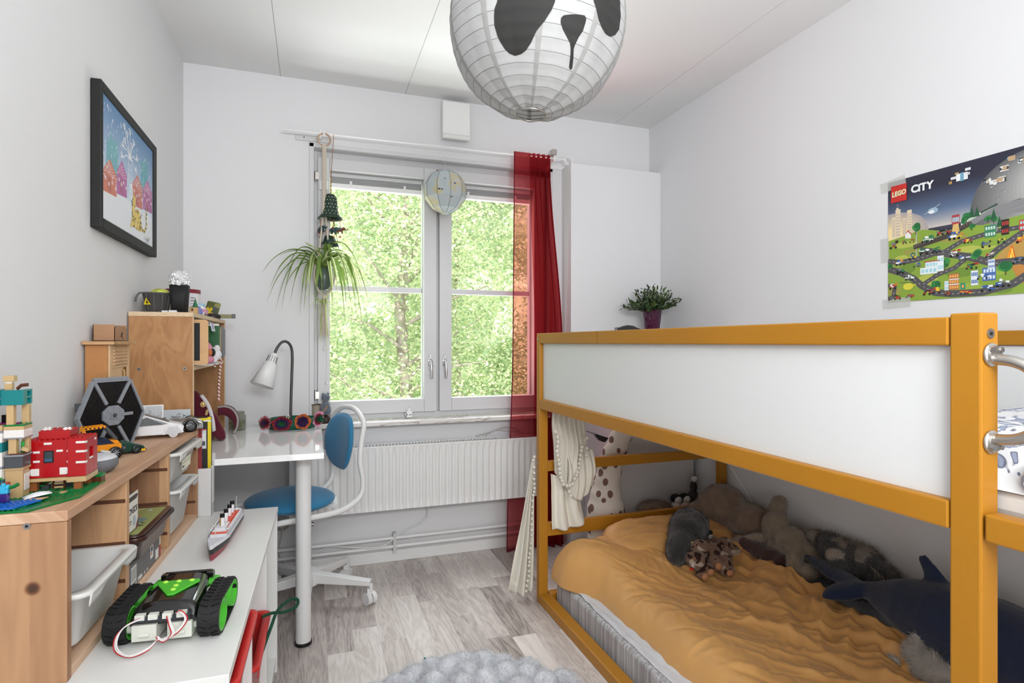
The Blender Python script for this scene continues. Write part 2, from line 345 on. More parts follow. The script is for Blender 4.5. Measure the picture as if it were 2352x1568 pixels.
# window: fixed frame, two inward sashes, outer casement bars, panes, blinds, handles
win = D.objects.new('window_1', None); C.objects.link(win); tag(win, 'white two-sash window over the radiator', 'window', kind='structure'); WM[win.name] = Matrix()
f = MB(frame_w); f.box(WX0, .024, 3.022, 3.13, .727, WZ1).box(1.243, WX1, 3.022, 3.13, .727, WZ1).box(.024, 1.243, 3.022, 3.13, 2.05, WZ1).box(.024, 1.243, 3.022, 3.13, .727, .757)
f.box(.622, .642, 3.034, 3.13, .757, 2.05)
f.build('frame', win, bevel=.002)
glass = D.materials.new('window_glass'); glass.use_nodes = True; nt = glass.node_tree
gb = nt.nodes['Principled BSDF']; nt.nodes.remove(gb); tr = N(nt, 'ShaderNodeBsdfTransparent'); gl = N(nt, 'ShaderNodeBsdfGlossy'); gl.inputs['Roughness'].default_value = .02
ms = N(nt, 'ShaderNodeMixShader'); ms.inputs[0].default_value = .004; nt.links.new(tr.outputs[0], ms.inputs[1]); nt.links.new(gl.outputs[0], ms.inputs[2]); nt.links.new(ms.outputs[0], nt.nodes['Material Output'].inputs[0])
def sash(x0, x1, g0, g1, hx):
    f = MB(frame_w); zb, zt, gb_, gt = .757, 2.05, .826, 1.993
    f.box(x0, g0, 3.0, 3.045, zb, zt).box(g1, x1, 3.0, 3.045, zb, zt)
    f.box(g0+.0005, g1-.0005, 3.001, 3.045, zb+.0004, gb_).box(g0+.0005, g1-.0005, 3.001, 3.045, gt, zt-.0004)
    o = f.build('sash', win, bevel=.0025)
    MB(glass).face([(g0, 3.035, gb_), (g1, 3.035, gb_), (g1, 3.035, gt), (g0, 3.035, gt)]).build('pane', o, fixn=False)
    f = MB(frame_w); f.box(x0+.01, g0-.004, 3.085, 3.125, zb, zt).box(g1+.004, x1-.01, 3.085, 3.125, zb, zt).box(g0-.004, g1+.004, 3.085, 3.125, zb, gb_-.006).box(g0-.004, g1+.004, 3.085, 3.125, gt, zt).box(g0-.004, g1+.004, 3.095, 3.125, 1.392, 1.420)
    o = f.build('outer_sash', win, bevel=.002)
    MB(glass).face([(g0-.003, 3.11, gb_), (g1+.003, 3.11, gb_), (g1+.003, 3.11, gt), (g0-.003, 3.11, gt)]).build('pane', o, fixn=False)
    # venetian blind drawn up between the panes
    b = MB(mat('blind_rail', (218, 218, 220), .4)); b.box(g0+.002, g1-.002, 3.05, 3.08, 1.972, 1.992)
    o = b.build('blind', win, bevel=.002)
    b = MB(mat('blind_slat', (196, 197, 200), .35))
    for k in range(9): b.box(g0+.004, g1-.004, 3.052, 3.076, 1.944+k*.0031, 1.9455+k*.0031)
    b.build('slat_stack', o)
    MB(mat('blind_bottom', (240, 240, 240), .4)).box(g0+.004, g1-.004, 3.05, 3.078, 1.917, 1.94).build('bottom_rail', o, bevel=.002)
    b = MB(mat('clear_clip', (235, 235, 235), .2))
    for t in (.22, .8): b.box(g0+(g1-g0)*t-.006, g0+(g1-g0)*t+.006, 3.047, 3.052, 1.93, 1.955)
    b.build('ladder_clip', o)
    # handle
    h = MB(chrome); h.cyl((hx, 3.0, 1.02), (hx, 2.985, 1.02), .012).ell((hx, 2.982, 1.02), (.012, .007, .014))
    h.tube([(hx, 2.985, 1.025), (hx+.002, 2.975, 1.0), (hx+.003, 2.972, .965), (hx+.003, 2.974, .935)], [.010, .0095, .008, .0075], 10)
    h.box(hx-.012, hx-.004, 2.99, 3.0, 1.0, 1.045).box(hx-.006, hx+.006, 2.988, 3.0, 1.035, 1.062)
    h.build('handle', win, bevel=.001)
sash(.024, .624, .081, .558, .589); sash(.640, 1.241, .707, 1.184, .668)
for z in (1.955, .86):
    MB(steel).cyl((.014, 3.012, z-.025), (.014, 3.012, z+.025), .007).box(.012, .03, 2.998, 3.002, z-.018, z+.018).build('hinge', win)
cdm = mat('cord', (225, 225, 222), .6)
MB(cdm).tube([(.055, 2.997, 1.90), (.057, 2.994, 1.5), (.056, 2.994, 1.11)], .0012, 5).tube([(.062, 2.997, 1.90), (.066, 2.994, 1.5), (.066, 2.994, .93)], .0012, 5).lathe([(0, 1.112), (.003, 1.11), (.007, 1.09), (.0065, 1.085), (0, 1.083)], (.056, 2.994, 0), 10).lathe([(0, .932), (.003, .93), (.0055, .922), (.0055, .915), (0, .913)], (.066, 2.994, 0), 10).build('blind_cord', win)
MB(white).box(.03, .075, 2.992, 2.9995, 1.885, 1.93).build('cord_guide', win, bevel=.002)
b = MB(white); b.box(.462, .492, 2.985, 2.9995, .732, .772).box(.455, .466, 2.985, 2.9995, .742, .752); b.ell((.477, 2.993, .772), (.012, .007, .008)); b.m(black)
for x, z in ((.468, .768), (.486, .768), (.4595, .747)): b.cyl((x, 2.986, z), (x, 2.984, z), .0022, n=8)
for z in (.7435, .7465): b.box(.474, .490, 2.9845, 2.986, z, z+.0012)
b.build('catch', win)
# ================= OUTSIDE: lawn and trees beyond the window =================
st(MB(mat('lawn', (120, 142, 70), .9, var=(2, .3))).box(-14, 16, 3.3, 30, -2.9, -2.6), 'ground', 'grass outside the window')
def leafm(name, c):
    m = D.materials.new(name); m.use_nodes = True; nt = m.node_tree; b = nt.nodes['Principled BSDF']; b.inputs['Base Color'].default_value = lin(c); b.inputs['Roughness'].default_value = .55
    t = N(nt, 'ShaderNodeBsdfTranslucent'); t.inputs[0].default_value = lin(c); mx = N(nt, 'ShaderNodeMixShader'); mx.inputs[0].default_value = .5
    nt.links.new(b.outputs[0], mx.inputs[1]); nt.links.new(t.outputs[0], mx.inputs[2]); nt.links.new(mx.outputs[0], nt.nodes['Material Output'].inputs[0]); return m
lfm = [leafm('leaf_a', (212, 222, 176)), leafm('leaf_b', (184, 204, 158)), leafm('leaf_c', (226, 232, 200)), leafm('leaf_d', (152, 178, 136))]
barkm = mat('bark', (170, 158, 148), .9, var=(9, .3))
def tree(x, y, h, r, n, label, seed):
    rd = random.Random(seed); t = thing('birch_tree', label, 'tree', (x, y, -2.6), group=None)
    tk = MB(barkm); tk.tube([(x, y, -2.6), (x+.1, y, -.5), (x-.05, y+.1, 1.5), (x+.1, y, h-1)], [.13, .10, .07, .02], 9); cl = []
    for k in range(34):
        z = -1.6+(h+.9)*k/34; a = rd.uniform(0, 2*PI); l = r*rd.uniform(.5, 1.05)
        e = V((x+l*math.cos(a), y+l*math.sin(a), z+.5+rd.uniform(-.2, .3)))
        tk.tube([(x+.03, y, z), ((x+e.x)/2, (y+e.y)/2, z+.35), e], [.035, .02, .006], 5)
        for q in (.35, .55, .75, .95, 1.1): cl.append((V((x, y, z))*(1-q)+e*q+V((rd.gauss(0, .15), rd.gauss(0, .15), rd.gauss(0, .15))), .34))
    tk.build('trunk', t)
    L = MB()
    for k in range(n):
        c_, s_ = rd.choice(cl); p = c_+V((rd.gauss(0, s_), rd.gauss(0, s_), rd.gauss(0, s_)*.9)); L.m(lfm[rd.choices((0, 1, 2, 3), (4, 3, 3, 2))[0]])
        u = V((rd.gauss(0, 1), rd.gauss(0, 1), rd.gauss(0, .6))).normalized(); v_ = u.orthogonal().normalized(); v_.rotate(Matrix.Rotation(rd.uniform(0, 6.3), 3, u)); s1 = rd.uniform(.018, .036); p = V((max(x-1.5, min(x+1.5, p.x)), max(y-1.5, min(y+1.5, p.y)), p.z))
        L.face([p-u*s1, p+v_*s1*.55, p+u*s1, p-v_*s1*.55])
    L.build('foliage', t, fixn=False)
for k_, (tx_, ty_, th_, tn_, lb_) in enumerate([(-1.9, 7.4, 5.0, 20000, 'leafy pale green tree nearest outside, left of the window middle'), (1.15, 7.6, 5.4, 34000, 'leafy pale green tree nearest outside, straight behind the window handles'),
    (4.2, 7.4, 5.0, 28000, 'leafy pale green tree nearest outside, behind the red curtain'), (-.4, 11.0, 7.0, 24000, 'tall leafy tree in the back row, seen through the left pane'),
    (2.7, 11.0, 7.0, 24000, 'tall leafy tree in the back row, seen through the right pane'), (5.9, 11.0, 7.0, 12000, 'tall leafy tree in the back row, furthest right')]):
    tree(tx_, ty_, th_, 1.35, tn_, lb_, k_+1)
th = thing('woodland_edge', 'dense pale green wood edge closing the view behind the trees', 'woodland', (1.5, 14, -2.6)); tag(th, kind='stuff')
wdm = mat('wood_edge_green', (206, 218, 186), .9, var=(3.5, .2), bump=(4, 1.0))
b = MB(wdm); b.grid(lambda u, v: (lambda x, z: (x, 14.2-1.6*noise.fractal(V((x*.35, z*.4, 3)), .8, 2, 5)-.5*noise.noise(V((x*1.4, z*1.4, 8))), z+.8*noise.noise(V((x*.4, 1, v)))*v))(-13+30*u, -2.6+10.5*v), 150, 60); o_ = b.build('leaf_mass', th)
b = MB(); rd = random.Random(77)
for k in range(22000):
    x, z = rd.uniform(-10, 13), rd.uniform(-2.3, 7.5); y = 14.0-1.6*noise.fractal(V((x*.35, z*.4, 3)), .8, 2, 5)-rd.uniform(0, .5); b.m(lfm[rd.randint(0, 3)]); u = V((rd.gauss(0, 1), rd.gauss(0, .5), rd.gauss(0, .8))).normalized(); v_ = u.orthogonal().normalized(); s1 = rd.uniform(.05, .09)
    b.face([(x-u.x*s1, y-u.y*s1, z-u.z*s1), V((x, y, z))+v_*s1*.55, (x+u.x*s1, y+u.y*s1, z+u.z*s1), V((x, y, z))-v_*s1*.55])
b.build('loose_leaves', th, fixn=False)
# ================= BACK WALL FITTINGS =================
v = thing('air_vent', 'white square air vent box high on the wall above the window', 'vent', (.708, YB, 2.19))
MB(white).box(.642, .784, YB-.035, YB, 2.2, 2.383).build('housing', v, bevel=.004)
MB(white).box(.639, .787, YB-.056, YB-.037, 2.212, 2.386).build('cover', v, bevel=.005)
b = MB(white).prism([(.640, YB-.056, 2.192), (.640, YB-.036, 2.192), (.640, YB-.036, 2.211), (.640, YB-.064, 2.209)], (.146, 0, 0)); b.build('lower_flap', v, bevel=.002)
r = thing('curtain_rail', 'thin white curtain rod on wall brackets above the window', 'curtain rail', (.6, YB, 2.12))
MB(white).tube([(-.135, 2.885, 2.127), (1.31, 2.885, 2.137)], .0045, 8).build('rod', r)
b = MB(mat('rail_plate', (206, 206, 206), .4)); b.box(-.08, .085, YB-.006, YB, 2.112, 2.14).m(black)
for x in (-.04, .04): b.cyl((x, YB-.006, 2.127), (x, YB-.0075, 2.127), .003, n=8)
b.m(white).box(.03, .04, 2.88, YB, 2.12, 2.145); b.build('bracket', r, bevel=.001)
b = MB(white); b.box(1.24, 1.36, YB-.006, YB, 2.105, 2.128).box(1.25, 1.26, 2.875, YB, 2.12, 2.15).m(steel).box(1.235, 1.262, 2.86, 2.9, 2.15, 2.18); b.build('bracket', r, bevel=.001)
b = MB(white); b.tube([(1.345+.022*math.cos(t*PI/9), 2.885, 2.137+.022*math.sin(t*PI/9)) for t in range(18)], .0045, 7, closed=True).cyl((1.31, 2.885, 2.137), (1.325, 2.885, 2.137), .006); b.build('ring_end', r)
# radiator
ra = thing('radiator', 'long white ribbed panel radiator under the window', 'radiator', (.5, 2.89, .29))
x0, x1, z0, z1, yf = -.10, 1.20, .295, .607, 2.855
def radf(u, v):
    x = x0+(x1-x0)*u; k = (x-x0)/.0333 % 1; g = .5-.5*math.cos(2*PI*k); e = min(1, min(v, 1-v)*9); return (x, yf+.011*(g**2)*e, z0+(z1-z0)*v)
b = MB(white); b.grid(radf, 390, 22); b.box(x0, x1, yf+.013, yf+.018, z0, z1).box(x0, x1, 2.93, 2.945, z0, z1); b.build('front_panel', ra)
b = MB(white); b.box(x0-.004, x0, yf, 2.945, z0, z1+.004).box(x1, x1+.004, yf, 2.945, z0, z1+.004).box(x0, x1, yf-.001, yf+.012, z1-.002, z1+.006).box(x0, x1, 2.935, 2.945, z1-.002, z1+.006); b.build('side_cover', ra, bevel=.001)
b = MB(white)
for k in range(79): x = x0+.008+k*.0164; b.box(x, x+.006, yf+.012, 2.935, z1-.002, z1+.005)
b.build('top_grille', ra)
b = MB(steel).cyl((-.02, 2.90, .235), (-.02, 2.90, .295), .011).cyl((-.045, 2.90, .25), (.005, 2.90, .25), .008).m(white).cyl((-.02, 2.90, .10), (-.02, 2.90, .235), .0075); b.build('valve', ra)
b = MB(white)
for z in (.087, .130): b.tube([(XL, 2.93, z), (1.30, 2.93, z)], .0085, 10)
b.m(mat('pipe_clip', (205, 205, 205), .5)).box(.385, .400, 2.917, 2.957, .062, .155)
b.build('heating_pipe', None, label='pair of white heating pipes running along the wall above the baseboard', cat='pipes')
MB(white).tube(bez([(.50, 2.90, .30), (.56, 2.93, .27), (.55, 2.95, .20), (.44, 2.955, .15), (.33, 2.90, .105), (.22, 2.915, .105), (.08, 2.945, .115), (.0, 2.95, .09), (-.2, 2.95, .085)]), .0032, 6).build('white_cable', None, label='white cable looping down from the radiator across the heating pipes', cat='cable')
MB(mat('grey_cable', (190, 190, 188), .5)).tube(bez([(.83, 2.95, .622), (.9, 2.94, .64), (.98, 2.93, .665), (1.04, 2.94, .655), (1.1, 2.95, .62)]), .003, 6).tube(bez([(.88, 2.95, .622), (.94, 2.94, .65), (1.0, 2.93, .645), (1.08, 2.945, .63)]), .0026, 6).build('lamp_cable', None, label='grey cable lying on top of the radiator beside the red curtain', cat='cable')
o = thing('wall_outlet', 'round power plug in the wall outlet low under the desk', 'outlet', (-.14, YB, .22))
MB(mat('outlet_grey', (170, 168, 164), .5)).cyl((-.14, YB, .25), (-.14, YB-.012, .25), .036).build('plate', o)
MB(mat('plug_white', (200, 198, 194), .5)).cyl((-.14, YB-.012, .25), (-.14, YB-.035, .25), .02, .016).tube(bez([(-.14, YB-.03, .24), (-.14, YB-.03, .2), (-.155, YB-.025, .12), (-.13, YB-.025, .06)]), .003, 6).build('plug', o)
MB(black).box(-.17, -.05, 2.925, 2.955, .66, .69).ell((-.15, 2.93, .675), (.015, .02, .02)).build('power_strip', None, label='black power strip fixed to the wall just below the desk top', cat='power strip', bevel=.003)
# boxed-in tall white cabinet in the right corner
st(MB(wallm).box(1.341, XR, 2.847, YB, 0, 2.112), 'trim_1', 'white boxed-in shaft in the right corner', bevel=.002)
# ================= LOFT BED (right) =================
screw = mat('screw', (170, 170, 168), .35, 1)
bed = thing('loft_bed', 'yellow wooden loft bed with white side panel along the right wall', 'bed', (1.41, 1.26, 0))
BX0, BX1, BY0, BY1 = .92, 1.905, .215, 2.305
bwood = yellow; boardw = mat('white_board', (220, 221, 221), .4)
def bpart(name, m=None, bev=.003, **k):
    return lambda *bx: (lambda mb: mb.build(name, bed, bevel=bev, **k))((lambda mb: [mb.box(*b) for b in bx] and mb)(MB(m or bwood)))
for (x0, x1, y0, y1, z) in ((.92, .96, 2.270, 2.305, 1.163), (.92, .9586, .557, .601, 1.168), (.92, .96, .215, .259, 1.163), (1.865, 1.905, 2.270, 2.305, 1.163), (1.865, 1.905, .215, .259, 1.163)):
    o = bpart('post')((x0, x1, y0, y1, 0, z))
    b = MB(screw)
    if y0 < .6 and x0 < 1:
        b.cyl((x0+.019, y0, 1.137), (x0+.019, y0-.002, 1.137), .0075)
        b.m(black).cyl((x0+.019, y0-.0018, 1.137), (x0+.019, y0-.0026, 1.137), .003, n=6)
    else:
        xx = x0 if x0 < 1 else x0
        for z in (1.137, .60, .012 if y0 > 1 else .3): b.cyl((xx, (y0+y1)/2, z), (xx-.0015, (y0+y1)/2, z), .0055)
    b.build('screw', o)
o = bpart('hole_plate', mat('yellow_dark', (176, 122, 22), .5))((.936, .944, 2.2695, 2.272, .575, .600), (.936, .944, 2.2695, 2.272, .305, .330))
top = bpart('top_rail')((.92, .95, .603, 2.269, 1.119, 1.163))
b = MB(mat('joint_dark', (120, 84, 28), .7))
for k in range(11): b.box(.9194, .9212, 1.742+(k % 2)*.0022, 1.744+(k % 2)*.0022, 1.121+k*.0038, 1.1248+k*.0038)
b.build('finger_joint', top)
bpart('lower_rail')((.92, .95, .603, 2.269, .838, .881))
bpart('ladder_rail')((.92, .95, .26, .553, .835, .875))
bpart('side_panel', boardw)((.936, .944, .600, 2.268, .879, 1.121))
bpart('back_top_rail')((1.875, 1.905, .26, 2.269, 1.116, 1.158)); bpart('back_panel', boardw)((1.89, 1.898, .26, 2.269, .879, 1.116)); bpart('back_rail')((1.875, 1.905, .26, 2.269, .838, .879))
for (z0, z1) in ((.565, .608), (.284, .340), (.838, .881), (1.119, 1.163)):
    bpart('end_rail')((.961, 1.864, 2.275, 2.303, z0, z1))
    if z0 > .8: bpart('end_rail')((.961, 1.864, .217, .245, z0, z1))
bpart('end_panel', boardw)((.961, 1.864, 2.285, 2.293, .881, 1.119)); bpart('end_panel', boardw)((.961, 1.864, .227, .235, .881, 1.119))
bpart('floor_rail', bev=.004)((.92, .968, .26, 2.269, 0, .041)); bpart('floor_rail', bev=.004)((.969, 1.864, 2.262, 2.30, 0, .041))
for z0, z1 in ((.27, .31), (.55, .59)): bpart('ladder_rung')((.925, .955, .26, .556, z0, z1))
for k in range(13): bpart('slat', mat('slat_pine', (214, 184, 140), .6), .001)((.953, 1.872, .30+k*.155, .37+k*.155, .845, .862))
bpart('curtain_wire', white, .001)((.950, .958, .62, 2.25, .829, .837))
g = MB(steel)   # grab handle
for z in (1.106, .978):
    g.ell((.939, .5545, z), (.0175, .006, .0175)); g.cyl((.939, .556, z), (.939, .548, z), .016, .013)
g.tube(bez([(.939, .553, 1.100), (.940, .526, 1.096), (.941, .506, 1.084), (.941, .498, 1.06), (.941, .498, 1.02), (.941, .506, .998), (.940, .526, .986), (.939, .553, .982)], 6), .0082, 12)
h = g.build('grab_handle', bed)
for z in (1.113, .971):
    for x in (.929, .949): MB(screw).cyl((x, .5485, z), (x, .546, z), .004).build('screw', h)
# upper mattress and duvet
MB(mat('mattress_white', (222, 221, 218), .8)).box(.966, 1.862, .27, 2.26, .865, .905).build('upper_mattress', None, label='thin white mattress on the slats of the loft bed', cat='mattress', bevel=.012)
def duvet_mat():
    m = D.materials.new('duvet_print'); m.use_nodes = True; nt = m.node_tree; b = nt.nodes['Principled BSDF']; L = nt.links
    tc = N(nt, 'ShaderNodeTexCoord'); n = N(nt, 'ShaderNodeTexNoise'); n.inputs['Scale'].default_value = 13; n.inputs['Detail'].default_value = 2; n.inputs['Distortion'].default_value = 1.6; L.new(tc.outputs['Object'], n.inputs['Vector'])
    L.new(ramp(nt, n.outputs['Fac'], [(.40, (226, 226, 228)), (.555, (224, 225, 228)), (.57, (80, 88, 108)), (.59, (150, 158, 182)), (.66, (146, 156, 180)), (.67, (222, 223, 227))]), b.inputs['Base Color']); b.inputs['Roughness'].default_value = .85; return m
def duv(u, v):
    x = .970+.885*u; y = .29+1.9*v; e = min(1, min(u, 1-u)*9)*min(1, min(v, 1-v)*12); e = math.sin(e*PI/2)
    z = .907+.030*e+.030*e*(noise.fractal(V((x*4, y*4, 2)), 1, 2, 4)+.25)
    if u < .12 and v < .2: z += .012*math.sin(v*40)*(1-u/.12)
    return (x-.012*(1-e)*(u < .5), y, max(z, .906))
d = MB(duvet_mat()); d.grid(duv, 70, 120); d.grid(lambda u, v: (.970+.885*u, .29+1.9*v, .9062), 1, 1, False)
d.build('upper_duvet', None, label='white duvet with blue grey printed pattern on the loft bed', cat='duvet')
pb = MB(MC.get('duvet_print') or d.mats[0]); pb.ell((.990, .42, .922), (.052, .125, .044), n=20); pb.ell((1.0, .48, .935), (.05, .06, .04), n=16)
blob(pb, 'upper_pillow', voxel=.006, smooth=6, disp=.006, dscale=9, label='blue and white pillow squeezed behind the grab handle post', cat='pillow')
# lower mattress
def tick(name):
    m = mat(name, (178, 176, 176), .8); nt = m.node_tree; L = nt.links; b = nt.nodes['Principled BSDF']
    tc = N(nt, 'ShaderNodeTexCoord'); w_ = N(nt, 'ShaderNodeTexNoise'); mp = N(nt, 'ShaderNodeMapping'); mp.inputs['Scale'].default_value = (90, 90, 2); L.new(tc.outputs['Object'], mp.inputs[0]); L.new(mp.outputs[0], w_.inputs['Vector']); w_.inputs['Scale'].default_value = 1
    L.new(ramp(nt, w_.outputs['Fac'], [(.35, (150, 147, 148)), (.65, (196, 195, 196))]), b.inputs['Base Color']); return m
mt = MB(tick('mattress_ticking')).box(.985, 1.86, .3, 2.245, .002, .118)
mt = mt.build('lower_mattress', None, label='grey quilted mattress on the floor under the loft bed', cat='mattress', bevel=.018, seg=4)
wsh = mat('sheet', (206, 207, 212), .85)
sb = MB(wsh).grid(lambda u, v: (.998+.05*u+.01*noise.noise(V((v*9, 0, 3))), .32+1.75*v, .1195+.010*abs(noise.noise(V((v*22, u*2, 1))))+.006*u), 8, 160); sb.build('bed_sheet', None, label='crumpled white sheet edge showing between orange blanket and grey mattress', cat='sheet', solid=.002)
# orange duvet
def ss(a, b, x): t = max(0, min(1, (x-a)/(b-a))); return t*t*(3-2*t)
orange = mat('orange_satin', (208, 156, 92), .5, sheen=.1, var=(5, .05))
def bl_left(y): return .958+.085*ss(2.15, 1.95, y)+.006*noise.noise(V((0, y*7, 2)))
def bl_h(x, y):
    xl = bl_left(y)
    e = 1-ss(.13, 0, x-xl); e = math.sqrt(max(0, 1-(1-min(1, (x-xl)/.12))**2)); e2 = math.sqrt(max(0, 1-(1-min(1, (2.235-y)/.10))**2)); e3 = ss(1.86, 1.70, x)
    puff = .095+.075*ss(1.75, 2.1, y)+.04*ss(1.2, .4, y)
    q = x*.75+y*.62; r_ = x*.62-y*.75       # folds fan out towards the wall
    wv = V((x*2, y*2, 0)); wr = noise.noise(wv)*.5
    f1 = abs(noise.noise(V((q*3.0+wr, r_*13+wr*2.2, .3)))); f2 = abs(noise.noise(V((q*7+wr, r_*24-wr*2, 4.7)))); f3 = abs(noise.noise(V((x*22+r_*9, y*16, 9.1)))); f4 = noise.noise(V((x*3.2, y*3.2, 7)))
    fo = (.030*(.32-f1)*(.3+ss(1.2, 1.65, x))+.009*(.3-f2)*(.5+ss(1.1, 1.6, x))+.0045*(.25-f3)+.024*f4)
    # long pleats fanning to the lower right
    a = math.atan2(y-1.95, x-1.30); d_ = math.hypot(y-1.95, x-1.30); fo += .0*d_
    return .1225+max(.001, (puff+fo)*min(e, e2)*(.35+.65*e3)) if e > 0 and e2 > 0 else .122
def blk(u, v):
    y = .28+(2.238-.28)*v; xl = bl_left(y); x = xl+(1.84-xl)*(u**1.25)
    return (x, y, bl_h(x, y))
rd = random.Random(21); NU, NV = 210, 420
gy = .28+1.958*np.arange(NV+1)/NV; gl2 = np.array([bl_left(float(y)) for y in gy]); gu = (np.arange(NU+1)/NU)**1.15
GX = gl2[:, None]+(1.84-gl2[:, None])*gu[None, :]; GY = np.repeat(gy[:, None], NU+1, 1); CR = np.zeros_like(GX)
for k in range(210):     # creases: thin sharp folds, longer and deeper towards the wall
    cx, cy = rd.uniform(1.0, 1.8), rd.uniform(.5, 2.2); t_ = min(1, max(0, (cx-1.25)/.4))*(1 if cy < 1.85 else .3)
    an = R(rd.gauss(-48-34*t_, 16)); L_ = rd.uniform(.05, .16)*(1+1.3*t_); wd = rd.uniform(.005, .012)*(1+.9*t_); am = rd.uniform(.0025, .006)*(1+1.5*t_)*(1 if rd.random() < .65 else -1); bend = rd.uniform(-1.2, 1.2)
    dx, dy = GX-cx, GY-cy; s_ = dx*math.cos(an)+dy*math.sin(an); d_ = -dx*math.sin(an)+dy*math.cos(an)+bend*s_*s_
    CR += am*np.exp(-(s_/L_)**4)*np.exp(-(np.abs(d_)/wd)**1.35)
for k in range(16):      # broad soft rolls
    cx, cy = rd.uniform(1.3, 1.75), rd.uniform(.5, 1.75); an = R(rd.gauss(-80, 12)); L_ = rd.uniform(.15, .3); wd = rd.uniform(.025, .045)
    s_ = (GX-cx)*math.cos(an)+(GY-cy)*math.sin(an); d_ = -(GX-cx)*math.sin(an)+(GY-cy)*math.cos(an); CR += rd.uniform(.010, .020)*np.exp(-(s_/L_)**4)*np.exp(-(d_/wd)**2)
def blk2(u, v):
    i, j = int(round(u*NU)), int(round(v*NV)); x, y = float(GX[j, i]), float(GY[j, i]); ed = min(1, (x-bl_left(y))/.05, (2.238-y)/.05, (1.84-x)/.06)
    return (x, y, bl_h(x, y)+float(CR[j, i])*max(0, ed))
b = MB(orange); b.grid(blk2, NU, NV); b.grid(lambda u, v: (bl_left(.28+1.958*v)+(1.84-bl_left(.28+1.958*v))*u, .28+1.958*v, .121), 1, 40, False)
b.build('orange_duvet', None, label='crumpled orange satin duvet on the lower mattress', cat='duvet')
def pillow_geo(c, rx, ry, rz, rz_rot=0, tilt=0, m=orange, seed=0):
    Mx = Matrix.Rotation(rz_rot, 3, 'Z') @ Matrix.Rotation(tilt, 3, 'X'); b = MB(m)
    def fn(sg):
        def g(u, v):
            a, c_ = 2*u-1, 2*v-1; k = max(0, (1-a**4)*(1-c_**4))**.5; pin = 1-.06*(a*a*c_*c_)
            p = V((a*rx*pin*(1-.06*c_*c_), c_*ry*pin*(1-.06*a*a), sg*rz*k))
            p.z += .010*k*noise.fractal(V((a*2+seed, c_*2, sg)), .7, 2, 4)*1.4
            return V(c)+Mx @ p
        return g
    b.grid(fn(1), 36, 36); b.grid(fn(-1), 36, 36); return b
pillow_geo((1.46, 2.10, .268), .30, .12, .075, R(-4), R(14), seed=3).build('orange_pillow', None, label='crumpled orange pillow at the far end under the loft bed', cat='pillow', weld=True)
# ================= BED CURTAIN with pompoms =================
cream = mat('cream_muslin', (226, 221, 208), .9, sheen=.2); t_ = cream.node_tree
bc = thing('bed_curtain', 'cream muslin curtain with pompom edging tied round the far bed post', 'curtain', (.93, 2.33, 0))
def pleat(u, v, amp, n, seed=0): return amp*math.sin(u*n*2*PI+noise.noise(V((u*4, v*2, seed)))*1.6)
def outer(u, v):   # hanging down outside the post, flaring to the floor
    z = .60-.575*v; wd = .010+.112*v**1.05; x = .926-wd*(1-u); y = 2.345+pleat(u, v, .008+.014*v, 3.4, 2)
    if v > .93: z += .01*math.sin(u*9)
    return (x, y, z)
b = MB(cream); b.grid(outer, 60, 60); b.build('hanging_panel', bc, solid=.0015)
def gath(u, v):    # gathered swag looped back inside the post
    x0, x1 = .966, 1.125; y = 2.235-.0*u; top = .826
    L = .34-.10*abs(u-.55)**1.5*2; z = top-L*v; x = x0+(x1-x0)*(.5+(u-.5)*(1-.28*ss(.55, 1, v)*(1 if u > .5 else .6)))
    bulge = .035*math.sin(v*PI*.9)*math.sin(u*PI)
    return (x+.004*math.sin(z*30), y-bulge-pleat(u, v, .009*(1-.4*v)+.002, 7, 5), z)
b = MB(cream); b.grid(gath, 110, 50); b.build('gathered_swag', bc, solid=.0015)
def tail(u, v):
    z = .56-.235*v; return (.965+.11*u+.05*v*u, 2.250-.015*v+pleat(u, v, .010+.006*v, 2.2, 8), z+.02*u*v-.015*math.sin(u*3))
b = MB(cream); b.grid(tail, 50, 30); b.build('tail_panel', bc, solid=.0015)
def back(u, v): return (1.02+.125*u, 2.215-.03*math.sin(v*PI)-pleat(u, v, .006, 4, 3)+.0, .66-.155*v-.06*math.sin(u*PI)*v)
MB(cream).grid(back, 50, 30).build('loop_panel', bc, solid=.0015)
pomp = mat('pompom_wool', (226, 222, 210), .95, bump=(300, .6)); pm = []
for x, z in [(.920, .622), (.918, .607), (.918, .576), (.921, .552), (.921, .524), (.920, .503), (.921, .485), (.921, .469), (.917, .455), (.914, .43), (.913, .403), (.912, .376), (.91, .352), (.91, .327), (.91, .303), (.908, .279), (.907, .245), (.903, .224), (.901, .2), (.895, .183), (.897, .164), (.897, .149), (.895, .125), (.893, .104), (.889, .083), (.886, .062), (.882, .039)]: pm.append((x-.004, 2.322, z, .0068))
for x, z in [(.950, .754), (.943+.02, .731), (.962, .711), (.960, .692), (.960, .673), (.963, .655), (.965, .636), (.968, .618), (.970, .597), (.972, .581), (.975, .562), (.980, .549), (.988, .534), (1.002, .526), (1.016, .526), (1.028, .531), (1.04, .552), (1.047, .566), (1.053, .579), (1.057, .596), (1.06, .614), (1.063, .631), (1.066, .649), (1.069, .669), (1.072, .684), (1.092, .721), (1.094, .677), (1.09, .649), (1.015, .513-.012), (1.018, .484)]: pm.append((x, 2.166, z, .0082))
for k, (x, y, z, r_) in enumerate(pm):
    MB(pomp).ell((x+random.Random(k).uniform(-.002, .002), y, z), r_, n=12).build('pompom', bc)
